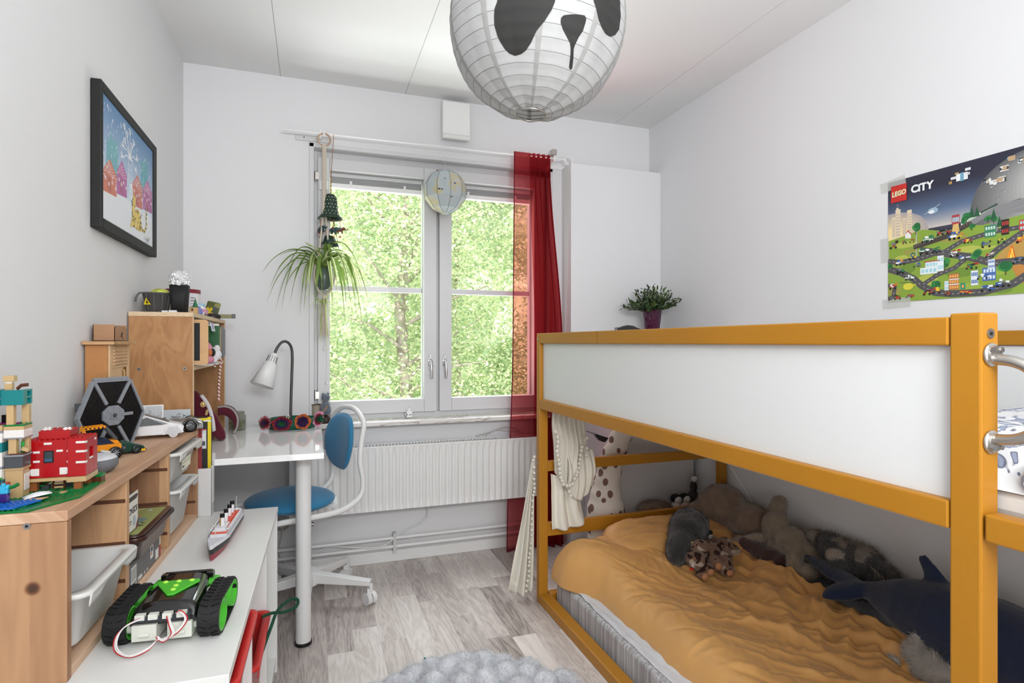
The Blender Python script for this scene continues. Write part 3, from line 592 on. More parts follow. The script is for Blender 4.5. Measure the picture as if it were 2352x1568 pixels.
# ================= TALL DRAWER CHEST behind the bed =================
lil = mat('pale_lilac_front', (214, 206, 212), .45); dg = mat('chest_grey', (196, 192, 190), .5)
ch = thing('drawer_chest', 'white chest with cut-out drawer grips standing behind the bed end', 'chest', (1.66, 2.68, 0))
MB(dg).box(1.437, 1.885, 2.50, 2.842, 0, 1.17).build('carcass', ch, bevel=.003)
for z0, zt in ((.035, .332), (.336, .633), (.637, .934), (.938, 1.166)):
    b = MB(lil); y0, y1 = 2.505, 2.838
    pts = [(y0, z0), (y1, z0), (y1, zt)]+[(2.745, zt), (2.735, zt-.012), (2.70, zt-.028), (2.64, zt-.030), (2.60, zt-.020), (2.585, zt-.006), (2.575, zt), (y0, zt)]
    b.prism([(1.420, y, z) for y, z in pts], (.016, 0, 0)); b.build('drawer', ch, bevel=.002)
MB(black).box(1.4362, 1.4368, 2.55, 2.80, .28, 1.15).build('drawer_gap', ch)
# ================= GLOSSY DESK =================
gw = mat('gloss_white', (242, 242, 242), .08, coat=.5)
dk = thing('desk', 'glossy white desk with round white legs in the window corner', 'desk', (-.26, 2.5, 0))
MB(gw).box(-.556, .038, 2.118, 2.878, .712, .734).build('desk_top', dk, bevel=.002)
legm = mat('leg_paint', (222, 222, 222), .4)
for (x, y) in ((-.033, 2.262), (-.49, 2.262), (-.033, 2.80), (-.49, 2.80)):
    o = MB(legm).cyl((x, y, .012), (x, y, .712), .0275, n=32).build('leg', dk)
    MB(black).cyl((x, y, 0), (x, y, .012), .031, n=32).build('foot_ring', o, bevel=.003)
# ================= SWIVEL CHAIR =================
blue = mat('blue_fabric', (38, 118, 160), .75, bump=(500, .15), sheen=.2); cw = mat('chair_white', (224, 224, 224), .35)
sc = thing('swivel_chair', 'white swivel chair with blue seat and backrest pushed under the desk', 'chair', (-.016, 2.602, 0))
yc = 2.60; TCH = Matrix.Translation((-.045, 2.575, 0)) @ Matrix.Rotation(R(20), 4, 'Z') @ Matrix.Translation((.016, -2.602, 0))
b = MB(blue); b.T = TCH; b.ell((-.062, 2.60, .465), (.178, .185, .040), n=40); o = b.build('seat', sc)
b = MB(blue); b.T = TCH; Mx = Matrix.Rotation(R(-8), 3, 'Y') @ Matrix.Rotation(R(90), 3, 'Y')
def bk(sg):
    def g(u, v):
        a, c_ = 2*u-1, 2*v-1; rr = (abs(a)**2.6+abs(c_)**2.6)**(1/2.6); m_ = max(abs(a), abs(c_)); s_ = m_/rr if rr else 1; a2, c2 = a*s_, c_*s_; k = max(0, 1-m_**3)**.5
        w_ = .145*(1-.18*max(0, -c2)-.06*max(0, c2)); y = 2.585+a2*w_; z = .690+c2*.122; x = .133+.10*(z-.55)-sg*.020*k-.025*(a2*a2)+.012
        return (x, y, z)
    return g
b.grid(bk(1), 28, 28); b.grid(bk(-1), 28, 28); b.build('backrest', sc, weld=True)
yc = 2.60; tp = []; TCH = Matrix.Translation((-.045, 2.575, 0)) @ Matrix.Rotation(R(20), 4, 'Z') @ Matrix.Translation((.016, -2.602, 0))
for sgn in (-1, 1):
    side = [(-.23, .435), (-.10, .432), (.05, .432), (.13, .45), (.172, .49), (.178, .55), (.166, .62), (.172, .71), (.183, .775)]
    tp.append([(x, yc-.015+sgn*(.175 if x < .1 else .165), z) for x, z in side])
path = tp[0]+[(.187, yc-.14, .808), (.190, yc-.08, .831), (.191, yc-.015, .836), (.190, yc+.05, .831), (.187, yc+.11, .808)]+tp[1][::-1]
path = path+[(-.262, yc+.10, .437), (-.272, yc-.015, .438), (-.262, yc-.13, .437)]
P_ = [V(p) for p in path]; cl_ = []
nP = len(P_)
for i in range(nP):
    a, b_, c, d = P_[i-1], P_[i], P_[(i+1) % nP], P_[(i+2) % nP]
    for k in range(5): t = k/5; cl_.append(.5*((2*b_)+(c-a)*t+(2*a-5*b_+4*c-d)*t*t+(3*b_-a-3*c+d)*t**3))
b = MB(cw); b.T = TCH; b.tube(cl_, .0115, 12, closed=True).build('tube_frame', sc)
b = MB(cw); b.cyl((-.03, 2.602, .12), (-.03, 2.602, .33), .024).cyl((-.03, 2.602, .30), (-.03, 2.602, .43), .016); b.box(-.16, .10, 2.54, 2.66, .420, .437); b.build('column', sc, bevel=.002)
ctr = V((-.016, 2.602, 0)); a0 = math.atan2(2.503-2.602, .236+.016)
b = MB(cw); hub = ctr+V((0, 0, .115)); b.cyl(hub-V((0, 0, .03)), hub+V((0, 0, .03)), .04)
ends = []
for k in range(5):
    a = a0+k*2*PI/5; e = ctr+V((.27*math.cos(a), .27*math.sin(a), 0)); ends.append((e, a)); dr = V((math.cos(a), math.sin(a), 0)); sd = V((-dr.y, dr.x, 0))
    p0 = hub+dr*.03; p1 = e+V((0, 0, .094))-dr*0
    vs = [p0+sd*.02+V((0, 0, .022)), p0-sd*.02+V((0, 0, .022)), p0-sd*.02-V((0, 0, .022)), p0+sd*.02-V((0, 0, .022)), p1+sd*.016+V((0, 0, .012)), p1-sd*.016+V((0, 0, .012)), p1-sd*.016-V((0, 0, .010)), p1+sd*.016-V((0, 0, .010))]
    b.add(vs, [(0, 1, 2, 3), (4, 7, 6, 5), (0, 4, 5, 1), (1, 5, 6, 2), (2, 6, 7, 3), (3, 7, 4, 0)])
b.build('star_base', sc, bevel=.003)
for k, (e, a) in enumerate(ends):
    q = a+[.9, .3, 1.2, .6, 2.0][k]; ax = V((math.cos(q), math.sin(q), 0)); c = e+V((0, 0, .026))+V((-ax.y, ax.x, 0))*.008
    b = MB(cw); b.cyl(c-ax*.022, c-ax*.003, .026, n=24).cyl(c+ax*.003, c+ax*.022, .026, n=24); b.box(c.x-.012, c.x+.012, c.y-.012, c.y+.012, .045, .07); b.cyl(e+V((0, 0, .06)), e+V((0, 0, .088)), .008)
    o = b.build('castor', sc, bevel=.003)
# ================= DESK LAMP =================
lp = thing('desk_lamp', 'grey gooseneck desk lamp with white cone shade on the desk', 'lamp', (-.096, 2.79, .734))
gk = mat('gooseneck', (92, 92, 92), .35, .8)
MB(gk).tube(bez([(-.096, 2.79, .742), (-.094, 2.79, .85), (-.090, 2.785, .98), (-.088, 2.78, 1.055), (-.092, 2.775, 1.10), (-.108, 2.765, 1.125), (-.13, 2.75, 1.125), (-.150, 2.735, 1.098), (-.163, 2.725, 1.062)], 7), .0062, 10).build('gooseneck', lp)
MB(white).cyl((-.096, 2.79, .734), (-.096, 2.79, .742), .07, n=32).cyl((-.096, 2.79, .742), (-.096, 2.79, .755), .014).build('lamp_base', lp, bevel=.002)
A_ = V((-.160, 2.727, 1.075)); B_ = V((-.212, 2.69, .925)); ax = (B_-A_).normalized(); Mx = frame(ax)
lw = mat('lamp_white', (226, 226, 226), .35)
MB(lw).lathe([(0, 0), (.016, .001), (.018, .006), (.0215, .046), (.026, .052), (.050, .152), (.0485, .152), (.024, .056), (.018, .05), (0, .05)], A_, 32, Mx).build('lamp_shade', lp)
b = MB(black)
for k in range(12):
    a = k*PI/6; dd = lambda r, z: A_+Mx @ V((r*math.cos(a), r*math.sin(a), z)); b.tube([dd(.0195, .014), dd(.0222, .042)], .0009, 5)
b.build('vent_slot', lp)
MB(mat('bulb', (230, 226, 210), .3)).ell(A_+ax*.098, (.02, .02, .028), Mx, 16).build('bulb', lp)
# ================= PAPER LANTERN with panda face =================
lc = V((.478, 1.195, 1.833)); LR = .1985
ln = thing('paper_lantern', 'large white round paper lantern with a black panda face', 'lantern', tuple(lc))
def papm(name, c, tl):
    m = D.materials.new(name); m.use_nodes = True; nt = m.node_tree; b = nt.nodes['Principled BSDF']; L = nt.links; b.inputs['Roughness'].default_value = .8
    tc = N(nt, 'ShaderNodeTexCoord'); n = N(nt, 'ShaderNodeTexNoise'); n.inputs['Scale'].default_value = 30; n.inputs['Detail'].default_value = 6; L.new(tc.outputs['Object'], n.inputs['Vector'])
    cc = ramp(nt, n.outputs['Fac'], [(.3, tuple(x*.95 for x in c)), (.7, c)]); L.new(cc, b.inputs['Base Color'])
    t = N(nt, 'ShaderNodeBsdfTranslucent'); L.new(cc, t.inputs[0]); mx = N(nt, 'ShaderNodeMixShader'); mx.inputs[0].default_value = tl
    bp = N(nt, 'ShaderNodeBump'); bp.inputs['Strength'].default_value = .35; bp.inputs['Distance'].default_value = .003; L.new(n.outputs['Fac'], bp.inputs['Height']); L.new(bp.outputs[0], b.inputs['Normal'])
    L.new(b.outputs[0], mx.inputs[1]); L.new(t.outputs[0], mx.inputs[2]); L.new(mx.outputs[0], nt.nodes['Material Output'].inputs[0]); return m
paper = papm('lantern_paper', (208, 208, 208), .42)
Tl = Matrix.Translation(lc) @ Matrix.Rotation(R(-4), 4, V((-.37, -.93, 0)))
NG, NR = 10, 25
def lant(az, el, off=0):
    k = (az/(2*PI/NG)) % 1; sg = 1-.030*math.sin(k*PI)**2; q = (el/PI+.5)*NR % 1; r_ = LR*(1.0+.008*0-.0045*math.sin(q*PI)**2)*(.985+.015*(1-sg)/.03 if 0 else 1)*(1-.018*(1-abs(2*k-1))**1)
    r_ += off; rz = r_*1.0; h_ = 1
    return Tl @ V((r_*math.cos(el)*math.cos(az), r_*math.cos(el)*math.sin(az), rz*math.sin(el)))
e0 = R(79.5)
b = MB(paper); b.grid(lambda u, v: lant(u*2*PI, -e0+2*e0*v), 120, 152); b.build('paper_shade', ln)
b = MB(mat('rib_wire', (120, 120, 118), .6))
for k in range(1, NR):
    el = (k/NR-.5)*PI
    if abs(el) < e0: b.tube([lant(t*2*PI/120, el, -.0006) for t in range(120)], .00095, 5, closed=True)
b.build('wire_rib', ln)
b = MB(papm('seam_paper', (176, 176, 174), .35))
for g_ in range(NG): b.grid(lambda u, v: lant(g_*2*PI/NG+(u-.5)*.07, -e0+2*e0*v, .0005), 3, 120)
b.build('paper_seam', ln)
for sg_ in (-1, 1): MB(steel).tube([Tl @ V((LR*math.cos(e0)*math.cos(t*PI/20), LR*math.cos(e0)*math.sin(t*PI/20), sg_*LR*math.sin(e0))) for t in range(40)], .0018, 7, closed=True).build('end_ring', ln)
MB(white).tube([lc+V((0, 0, .13)), (lc.x, lc.y, ZC)], .003, 8).cyl((lc.x, lc.y, ZC-.03), (lc.x, lc.y, ZC), .045).cyl(lc+V((0, 0, .07)), lc+V((0, 0, .14)), .02).ell(lc+V((0, 0, .04)), (.03, .03, .04)).build('pendant_cord', ln)
ink = papm('panda_ink', (38, 37, 36), .05)
shp = {'left_eye_patch': [(-135.7, -12.6), (-137.6, -15.6), (-138.9, -20.0), (-139.5, -24.1), (-139.1, -28.9), (-138.0, -33.1), (-136.1, -37.0), (-133.3, -40.1), (-129.7, -41.9), (-125.7, -42.0), (-120.0, -39.8), (-116.0, -36.1), (-111.9, -30.0), (-106.8, -25.1), (-103.0, -19.7), (-101.2, -15.5), (-100, -5), (-104, 5), (-112, 11), (-122, 11), (-130, 3)],
       'nose': [(-96.6, -22.9), (-95.2, -21.5), (-91.0, -20.5), (-85.6, -19.6), (-81.6, -19.3), (-80.0, -20.5), (-79.9, -23.0), (-80.5, -27.0), (-82.3, -30.8), (-83.6, -34.9), (-83.6, -37.2), (-81.3, -42.8), (-79.0, -47.2), (-79.8, -48.5), (-82.1, -47.7), (-84.3, -42.3), (-86.1, -37.1), (-87.7, -34.7), (-90.7, -32.1), (-94.6, -28.4), (-96.7, -25.3)],
       'right_eye_patch': [(-76.5, -10.9), (-73.7, -14.9), (-70.3, -19.1), (-65.9, -21.7), (-60.5, -23.1), (-54.4, -22.4), (-49.1, -19.1), (-46.9, -15.2), (-47.0, -10.3), (-48.4, -5.2), (-50.6, 2), (-57, 10), (-66, 12), (-74, 6), (-78, -3)]}
iT = Tl.inverted()
for nm, pts in shp.items():
    cl2 = []
    for az, el in pts:   # world directions on the sphere -> lantern coordinates
        p = iT @ (lc+V((LR*math.cos(R(el))*math.cos(R(az)), LR*math.cos(R(el))*math.sin(R(az)), LR*math.sin(R(el))))); cl2.append((math.atan2(p.y, p.x), math.asin(max(-1, min(1, p.z/LR)))))
    b = MB(ink); lo, hi = min(p[1] for p in cl2), max(p[1] for p in cl2); nr = 70; rows = []
    for r_ in range(nr+1):
        el = lo+(hi-lo)*(r_/nr*.998+.001); xs = []
        for (a, e_), (c, d) in zip(cl2, cl2[1:]+cl2[:1]):
            if (e_ <= el) != (d <= el): xs.append(a+(c-a)*(el-e_)/(d-e_))
        rows.append((el, min(xs), max(xs)))
    b.grid(lambda u, v: (lambda r_: lant(r_[1]+(r_[2]-r_[1])*u, r_[0], .0011))(rows[min(nr, int(round(v*nr)))]), 20, nr)
    b.build(nm, ln)
# ================= PAPER GLOBE at the window =================
gc = V((.645, 2.885, 1.90)); gl_ = thing('paper_globe', 'faceted paper globe coloured like a map hanging before the window', 'globe', tuple(gc))
def gmat():
    m = papm('globe_paper', (200, 210, 218), .35); nt = m.node_tree; L = nt.links; b = nt.nodes['Principled BSDF']
    tc = N(nt, 'ShaderNodeTexCoord'); n = N(nt, 'ShaderNodeTexNoise'); n.inputs['Scale'].default_value = 9; n.inputs['Detail'].default_value = 5; L.new(tc.outputs['Object'], n.inputs['Vector'])
    r_ = ramp(nt, n.outputs['Fac'], [(.3, (196, 210, 220)), (.5, (212, 218, 220)), (.57, (226, 214, 160)), (.6, (220, 220, 216)), (.7, (216, 190, 184))]); L.new(r_, b.inputs['Base Color'])
    for n_ in nt.nodes:
        if n_.type == 'BSDF_TRANSLUCENT': L.new(r_, n_.inputs[0])
    return m
lv = [(-.113, .020), (-.088, .068), (-.035, .107), (.030, .108), (.082, .078), (.112, .022)]; b = MB(gmat()); ng = 10; off_ = .35
gp = lambda i, k, s_=1.0: gc+V((lv[i][1]*s_*math.cos(off_+k*2*PI/ng), lv[i][1]*s_*math.sin(off_+k*2*PI/ng), lv[i][0]))
for i in range(5):
    for k in range(ng): b.face([gp(i, k), gp(i, k+1), gp(i+1, k+1), gp(i+1, k)])
b.face([gp(5, k) for k in range(ng)]); b.face([gp(0, k) for k in range(ng)]); b.build('paper_panels', gl_)
b = MB(black)
for k in range(ng): b.tube([gp(i, k, 1.004) for i in range(6)], .0008, 4)
b.build('marker_line', gl_)
b = MB(mat('globe_ink', (60, 74, 96), .7)); a_ = -1.95
for dz, da, s_ in ((.04, .15, .006), (-.012, -.12, .010), (-.014, .02, .008), (-.05, .45, .008), (.02, .62, .009)):
    p = gc+V((.1085*math.cos(a_+da), .1085*math.sin(a_+da), dz)); t = V((-math.sin(a_+da), math.cos(a_+da), 0)); b.add([p-t*s_, p+V((0, 0, -s_*.4)), p+t*s_, p+V((0, 0, s_*.45))], [(0, 1, 2, 3)])
b.build('drawn_fish', gl_, fixn=False)
MB(mat('thread', (215, 215, 212), .7)).tube([gc+V((0, 0, .112)), (.645, 2.885, 2.13)], .0009, 5).tube(bez([(.645, 2.885, 2.05), (.615, 2.885, 2.075), (.622, 2.885, 2.1), (.64, 2.885, 2.11)]), .0008, 5).build('thread', gl_)
# ================= BURGUNDY SHEER CURTAIN =================
sheer = D.materials.new('burgundy_sheer'); sheer.use_nodes = True; nt = sheer.node_tree; pb_ = nt.nodes['Principled BSDF']; pb_.inputs['Base Color'].default_value = lin((104, 10, 34)); pb_.inputs['Roughness'].default_value = .7
tb = N(nt, 'ShaderNodeBsdfTransparent'); tb.inputs[0].default_value = lin((242, 166, 168)); tl_ = N(nt, 'ShaderNodeBsdfTranslucent'); tl_.inputs[0].default_value = lin((128, 14, 42))
m1 = N(nt, 'ShaderNodeMixShader'); m1.inputs[0].default_value = .35; m2 = N(nt, 'ShaderNodeMixShader'); m2.inputs[0].default_value = .76
nt.links.new(pb_.outputs[0], m1.inputs[1]); nt.links.new(tl_.outputs[0], m1.inputs[2]); nt.links.new(m1.outputs[0], m2.inputs[1]); nt.links.new(tb.outputs[0], m2.inputs[2]); nt.links.new(m2.outputs[0], nt.nodes['Material Output'].inputs[0])
cu = thing('window_curtain', 'sheer burgundy curtain hanging at the right of the window', 'curtain', (1.15, 2.885, 0))
def cur(u, v):
    top = 2.150; z = top-(top-.004)*v; gather = ss(.28, .55, u)          # left part flat, right part gathered
    wl = 1.020-.015*v-.03*ss(.45, 1, v); wr = 1.235+.075*ss(0, .5, v)+.01*v
    x = wl+(wr-wl)*((u/.4)*.42 if u < .4 else .42+(u-.4)/.6*.58)
    y = 2.885+gather*(.008+.012*ss(0, .08, v))*(math.sin(u*46+noise.noise(V((u*3, v*1.2, 1)))*2))+.008*math.sin(v*5+u*4)*v-.004
    if v > .985: z += .01*math.sin(u*5)
    return (x, y, z)
b = MB(sheer); b.grid(cur, 220, 90); 
def cur2(u, v):                                               # heading tunnel and second layer of the gathered part
    p = cur(.40+.6*u, v); return (p[0]+.004, p[1]+.016+.004*math.sin(u*60), p[2])
b.grid(cur2, 120, 60); b.build('sheer_cloth', cu)
b = MB(sheer); b.grid(lambda u, v: (lambda p: (p[0], p[1]-.003-.004*math.sin(v*PI), p[2]))(cur(u, v*.058)), 160, 8); b.build('rod_pocket', cu)
b = MB(mat('hem_dark', (104, 10, 34), .8)); b.grid(lambda u, v: (lambda p: (p[0]+.006*u, p[1]-.0008, p[2]))(cur(.0, v)), 1, 60); b.grid(lambda u, v: (lambda p: (p[0], p[1]-.0012, p[2]+.016*(1-v)))(cur(u, 1)), 160, 1); b.build('hem', cu)
# ================= FRAMED PICTURE on the left wall =================
def blend(a, b, t): return tuple(int(x+(y-x)*t) for x, y in zip(a, b))
pf = thing('framed_picture', 'black framed winter drawing of a spotted cat before coloured houses', 'picture', (-.548, 2.094, 1.432))
y0, y1, z0, z1 = 1.806, 2.381, 1.432, 1.832; xf, xb = -.535, XL+.001
fm = MB(mat('frame_black', (20, 20, 20), .6))
fm.box(xb, xf, y0, 1.822, z0, z1).box(xb, xf, 2.336, y1, z0, z1).box(xb, xf, 1.822, 2.336, 1.803, z1).box(xb, xf, 1.822, 2.336, z0, 1.462)
fm.build('frame', pf, bevel=.003)
b = MB(); a = Art(b, (xf-.004, 1.822, 1.462), (0, 1, 0), (0, 0, 1)); W_, H_ = .514, .341; a.n = V((1, 0, 0)); a.clip = (W_, H_)
a.rect((226, 228, 234), 0, 0, W_, H_)
for k in range(22): a.rect(blend((212, 222, 236), (96, 134, 176), k/21), 0, .10+k*.011, W_, .10+(k+1)*.011)
rd = random.Random(4)
a.poly((118, 174, 184), [(.03, .13), (.04, .235), (.06, .225), (.075, .262), (.085, .24), (.135, .245), (.14, .13)]); a.poly((106, 168, 180), [(.365, .16), (.37, .275), (.40, .268), (.445, .294), (.46, .16)])
def hse(c, u0, u1, vb, ve, va):
    um = (u0+u1)/2; a.poly(c, [(u0, vb), (u1, vb+.008), (u1, ve), (um, va), (u0, ve-.01)])
    d_ = blend(c, (150, 90, 90), .4); a.rect(d_, um-.02, vb+.01, um+.012, vb+.05)
    for k in range(5):
        v = ve-.012+k*(va-ve)/5; w_ = (u1-u0)*.48*(1-k/5.5); a.line((222, 190, 196), [(um-w_, v), (um-w_*.3, v+.004), (um+w_*.3, v-.002), (um+w_, v+.003)], .0022)
    for k in range(4): u = u0+.015+(u1-u0-.03)*k/3; a.rect((226, 200, 206), u, ve-.034-.01*(k % 2), u+.012, ve-.024-.01*(k % 2))
hse((204, 124, 104), .007, .122, .076, .145, .178); hse((178, 104, 160), .124, .219, .096, .172, .207); hse((200, 122, 108), .275, .387, .098, .176, .208); hse((178, 106, 158), .394, .508, .11, .19, .222)
wh = (240, 242, 246); tr_ = lambda p, w_=.0026: a.line(wh, p, w_)
tr_([(.232, .155), (.232, .235)]); tr_([(.272, .15), (.27, .236)]); tr_([(.232, .235), (.25, .25), (.27, .236)]); tr_([(.235, .155), (.272, .15)])
for k in range(4): u = .238+.014*(k % 2); v = .165+.034*(k//2); tr_([(u, v), (u+.010, v), (u+.010, v+.018), (u, v+.018), (u, v)], .0016)
for (u, v, an) in ((.205, .264, 2.0), (.18, .217, 2.6), (.198, .304, 1.9), (.25, .306, 1.5), (.284, .285, 1.1), (.312, .25, .6), (.225, .29, 1.7), (.30, .215, .1), (.19, .25, 2.4), (.268, .268, 1.4)):
    tr_([(.25, .232), ((.25+u)/2, (.232+v)/2+.012), (u, v)], .003)
    for q in (-.5, 0, .5): e = (u+.022*math.cos(an+q), v+.022*math.sin(an+q)); tr_([(u, v), e], .0028); tr_([e, (e[0]+.006*math.cos(an+q+1.6), e[1]+.006*math.sin(an+q+1.6)), (u+.004, v+.004)], .0014)
a.disc(wh, .262, .135, .018, .026, 10); a.disc((200, 214, 226), .262, .135, .013, .02, 10)
for k in range(5): tr_([(.25, .118+k*.009), (.275, .12+k*.009)], .0018)
for k in range(150):
    u, v = rd.uniform(.005, .505), rd.uniform(.11, .32)
    if u > .28 and v > .30-.1*(u-.28): continue
    a.rect(wh, u, v, u+.0028, v+rd.uniform(.005, .010))
lf = (222, 196, 110)
a.poly(lf, [(.285, .035), (.30, .085), (.335, .098), (.36, .085), (.375, .05), (.37, .03), (.335, .026), (.30, .03)]); a.disc(lf, .292, .108, .017, .021, 12); a.poly(lf, [(.272, .10), (.30, .09), (.292, .04), (.262, .022), (.252, .026), (.27, .06)])
a.line(lf, [(.37, .04), (.41, .036), (.435, .06), (.43, .095), (.44, .124)], .011); a.poly(lf, [(.275, .12), (.283, .136), (.29, .124)]); a.poly(lf, [(.296, .125), (.306, .132), (.306, .118)])
for k in range(46):
    u, v = rd.uniform(.268, .378), rd.uniform(.03, .12)
    if (u < .30 and v > .085) or (.295 < u and v < .09) or (u < .3 and v < .09): a.disc((40, 34, 32), u, v, .0030, .0042, 7)
for u, v in ((.39, .037), (.41, .037), (.428, .05), (.434, .068), (.431, .085), (.435, .10), (.44, .118)): a.disc((40, 34, 32), u, v, .006, .004, 7)
for p in ([(.415, .022), (.417, .012), (.424, .012)], [(.430, .018), (.430, .010)], [(.438, .024), (.438, .010), (.446, .014), (.440, .018)], [(.450, .024), (.450, .012), (.457, .014), (.456, .022)], [(.464, .026), (.464, .012)], [(.464, .026), (.472, .020), (.466, .018)], [(.42, .002), (.43, .003), (.425, -.004+.008)], [(.44, .004), (.444, .010), (.450, .003)], [(.456, .010), (.462, .010), (.462, .003)]): a.line((50, 50, 56), p, .0014)
b.build('drawing', pf, fixn=False)
# ================= TOWN POSTER on the right wall =================
po = thing('toy_town_poster', 'large printed toy town poster taped to the right wall above the bed', 'poster', (1.912, 1.16, 1.264))
b = MB(); a = Art(b, (1.9145, 1.455, 1.264), (0, -1, 0), (0, 0, 1)); a.n = V((-1, 0, 0)); PW, PH = .60, .421; a.clip = (PW, PH)
prect = lambda c, *q: a.rect(c, *q)
a.rect((60, 60, 74), 0, 0, PW, PH)
for k in range(26):
    v0 = .235+(PH-.235)*k/26; v1 = .235+(PH-.235)*(k+1)/26; t = k/25
    c = blend((196, 186, 182), (92, 112, 142), min(1, t/.3)) if t < .3 else blend((92, 112, 142), (44, 44, 62), min(1, (t-.3)/.45)); prect(c, 0, v0, PW, v1)
for k in range(10): a.disc(blend((170, 160, 160), (240, 216, 160), k/9), .02, .235, .12-.010*k, .075-.006*k, 18)
for (u, v, w_, h_) in ((.014, .22, .012, .075), (.027, .22, .018, .10), (.030, .32, .008, .006), (.052, .22, .012, .065), (.068, .22, .016, .090)):
    prect((222, 204, 176), u, v, u+w_, v+h_)
    for i in range(3):
        for j in range(8): prect((150, 140, 140), u+.002+i*w_*.3, v+.01+j*h_*.1, u+.002+i*w_*.3+w_*.14, v+.014+j*h_*.1)
mc = (.44, .255); mr = .175                                     # moon
for k in range(14): a.disc(blend((96, 96, 98), (170, 170, 168), k/13), mc[0]+.012*k*.35, mc[1]+.012*k*.3, mr-.006*k, mr*.9-.005*k, 40)
rd = random.Random(8)
for k in range(34):
    an, r_ = rd.uniform(0, 6.28), mr*.85*rd.random()**.5; u, v = mc[0]+r_*math.cos(an), mc[1]+r_*math.sin(an)*.9
    if v < PH-.01 and v > .24: s = rd.uniform(.003, .010); a.disc((118, 118, 118), u, v, s, s*.6, 9); a.disc((160, 160, 158), u+.0015, v-.001, s*.8, s*.45, 9)
def toy(u, v, w_, h_, cols, wheels=0, seed=0):
    r2 = random.Random(seed)
    for k in range(9):
        c = cols[k % len(cols)]; uu = u+r2.uniform(-.42, .30)*w_; vv = v+r2.uniform(-.1, .6)*h_; a.rect(c, uu, vv, uu+w_*r2.uniform(.12, .4), vv+h_*r2.uniform(.15, .4))
    for k in range(wheels): a.disc((26, 26, 28), u+w_*(-.3+.6*k/max(1, wheels-1)), v-.1*h_, h_*.2, n=9)
G1, G2, G3 = (134, 162, 62), (150, 174, 70), (112, 142, 56); RD = (84, 82, 84)
a.poly(G1, [(0, 0), (PW, 0), (PW, .235), (.40, .225), (.30, .215), (.25, .225), (.20, .215), (.12, .235), (.06, .225), (0, .215)])
for k in range(30): u, v = rd.uniform(.01, PW-.03), rd.uniform(.01, .2); a.disc((G2, G3, (176, 184, 84), (152, 150, 74))[k % 4], u, v, rd.uniform(.015, .05), rd.uniform(.005, .018), 10)
a.poly((190, 132, 66), [(.40, .03), (.47, .015), (PW, .0), (PW, .11), (.52, .15), (.45, .12), (.37, .085)]); a.poly((186, 148, 78), [(.33, .105), (.42, .10), (.47, .16), (.43, .2), (.38, .16)])
def road(p, w_, dash=True):
    a.line(RD, p, w_)
    for (u, v) in p[1:-1]: a.disc(RD, u, v, w_/2, n=10)
    if dash:
        for (u0, v0), (u1, v1) in zip(p, p[1:]):
            n = max(1, int(math.hypot(u1-u0, v1-v0)/.014))
            for k in range(n): t = (k+.2)/n; t2 = (k+.6)/n; a.line((214, 212, 206), [(u0+(u1-u0)*t, v0+(v1-v0)*t), (u0+(u1-u0)*t2, v0+(v1-v0)*t2)], .0011)
road([(0, .118), (.045, .100), (.09, .075), (.118, .048), (.16, .022), (.21, .014), (.30, .012), (.38, .030), (.45, .075), (.40, .095), (.33, .095), (.26, .125), (.18, .148), (.11, .168)], .022)
road([(.0, .145), (.045, .135), (.10, .138), (.16, .15)], .018); road([(.31, .108), (.34, .135), (.40, .172), (.5, .19)], .018); road([(.18, .146), (.24, .175), (.33, .19), (.42, .19)], .014); road([(0, .06), (.025, .055), (.02, .02), (0, .012)], .014); road([(.26, .125), (.22, .095), (.17, .080), (.118, .05)], .014)
a.line((70, 62, 58), [(.09, .18), (.15, .19), (.20, .20), (.26, .225), (.30, .25), (.40, .265)], .016)
for k in range(24): u = .09+.19*k/23; a.rect((120, 110, 104), u, .178+.05*k/23, u+.002, .188+.05*k/23)
a.line((134, 134, 136), [(.27, .228), (.31, .252), (.42, .262), (PW, .262)], .022); a.poly((134, 134, 136), [(.31, .20), (.34, .24), (.42, .25), (PW, .25), (PW, .22), (.44, .2), (.42, .23), (.38, .235), (.35, .225), (.34, .19)])
a.line((236, 238, 236), [(.24, .228), (.275, .243), (.33, .266)], .006); a.line((120, 170, 60), [(.245, .231), (.30, .252)], .002); a.line((60, 80, 66), [(.295, .253), (.34, .270)], .006)
def tree2(u, v, s): a.rect((92, 66, 44), u-.0015, v-s*.9, u+.0015, v); [a.disc(((40, 118, 62), (62, 140, 70), (36, 104, 58))[k % 3], u+rd.uniform(-.4, .4)*s, v+rd.uniform(-.1, .6)*s, s*.55, s*.5, 9) for k in range(6)]
for u, v, s in ((.098, .240, .020), (.19, .110, .020), (.281, .125, .020), (.361, .080, .026), (.164, .045, .018), (.255, .245, .016), (.245, .235, .012), (.27, .215, .012), (.445, .235, .016), (.09, .155, .008), (.33, .225, .012), (.005, .125, .014), (.315, .23, .012)): tree2(u, v, s)
for (u, v) in ((.27, .262), (.285, .262), (.33, .245), (.345, .22)): a.poly((40, 90, 60), [(u-.008, v-.018), (u+.008, v-.018), (u, v+.014)])
def bld(u, v, w_, h_, c, fl=3, wn=(160, 210, 220)):
    a.rect(c, u, v, u+w_, v+h_)
    for j in range(fl):
        for i in range(4): a.rect(wn, u+w_*(.08+.23*i), v+h_*(j+.25)/fl, u+w_*(.24+.23*i), v+h_*(j+.75)/fl)
bld(.113, .085, .055, .022, (226, 232, 234), 1); bld(.13, .105, .045, .020, (226, 232, 234), 1); bld(.168, .09, .020, .05, (232, 236, 238), 2); a.rect((186, 60, 62), .126, .124, .176, .127)
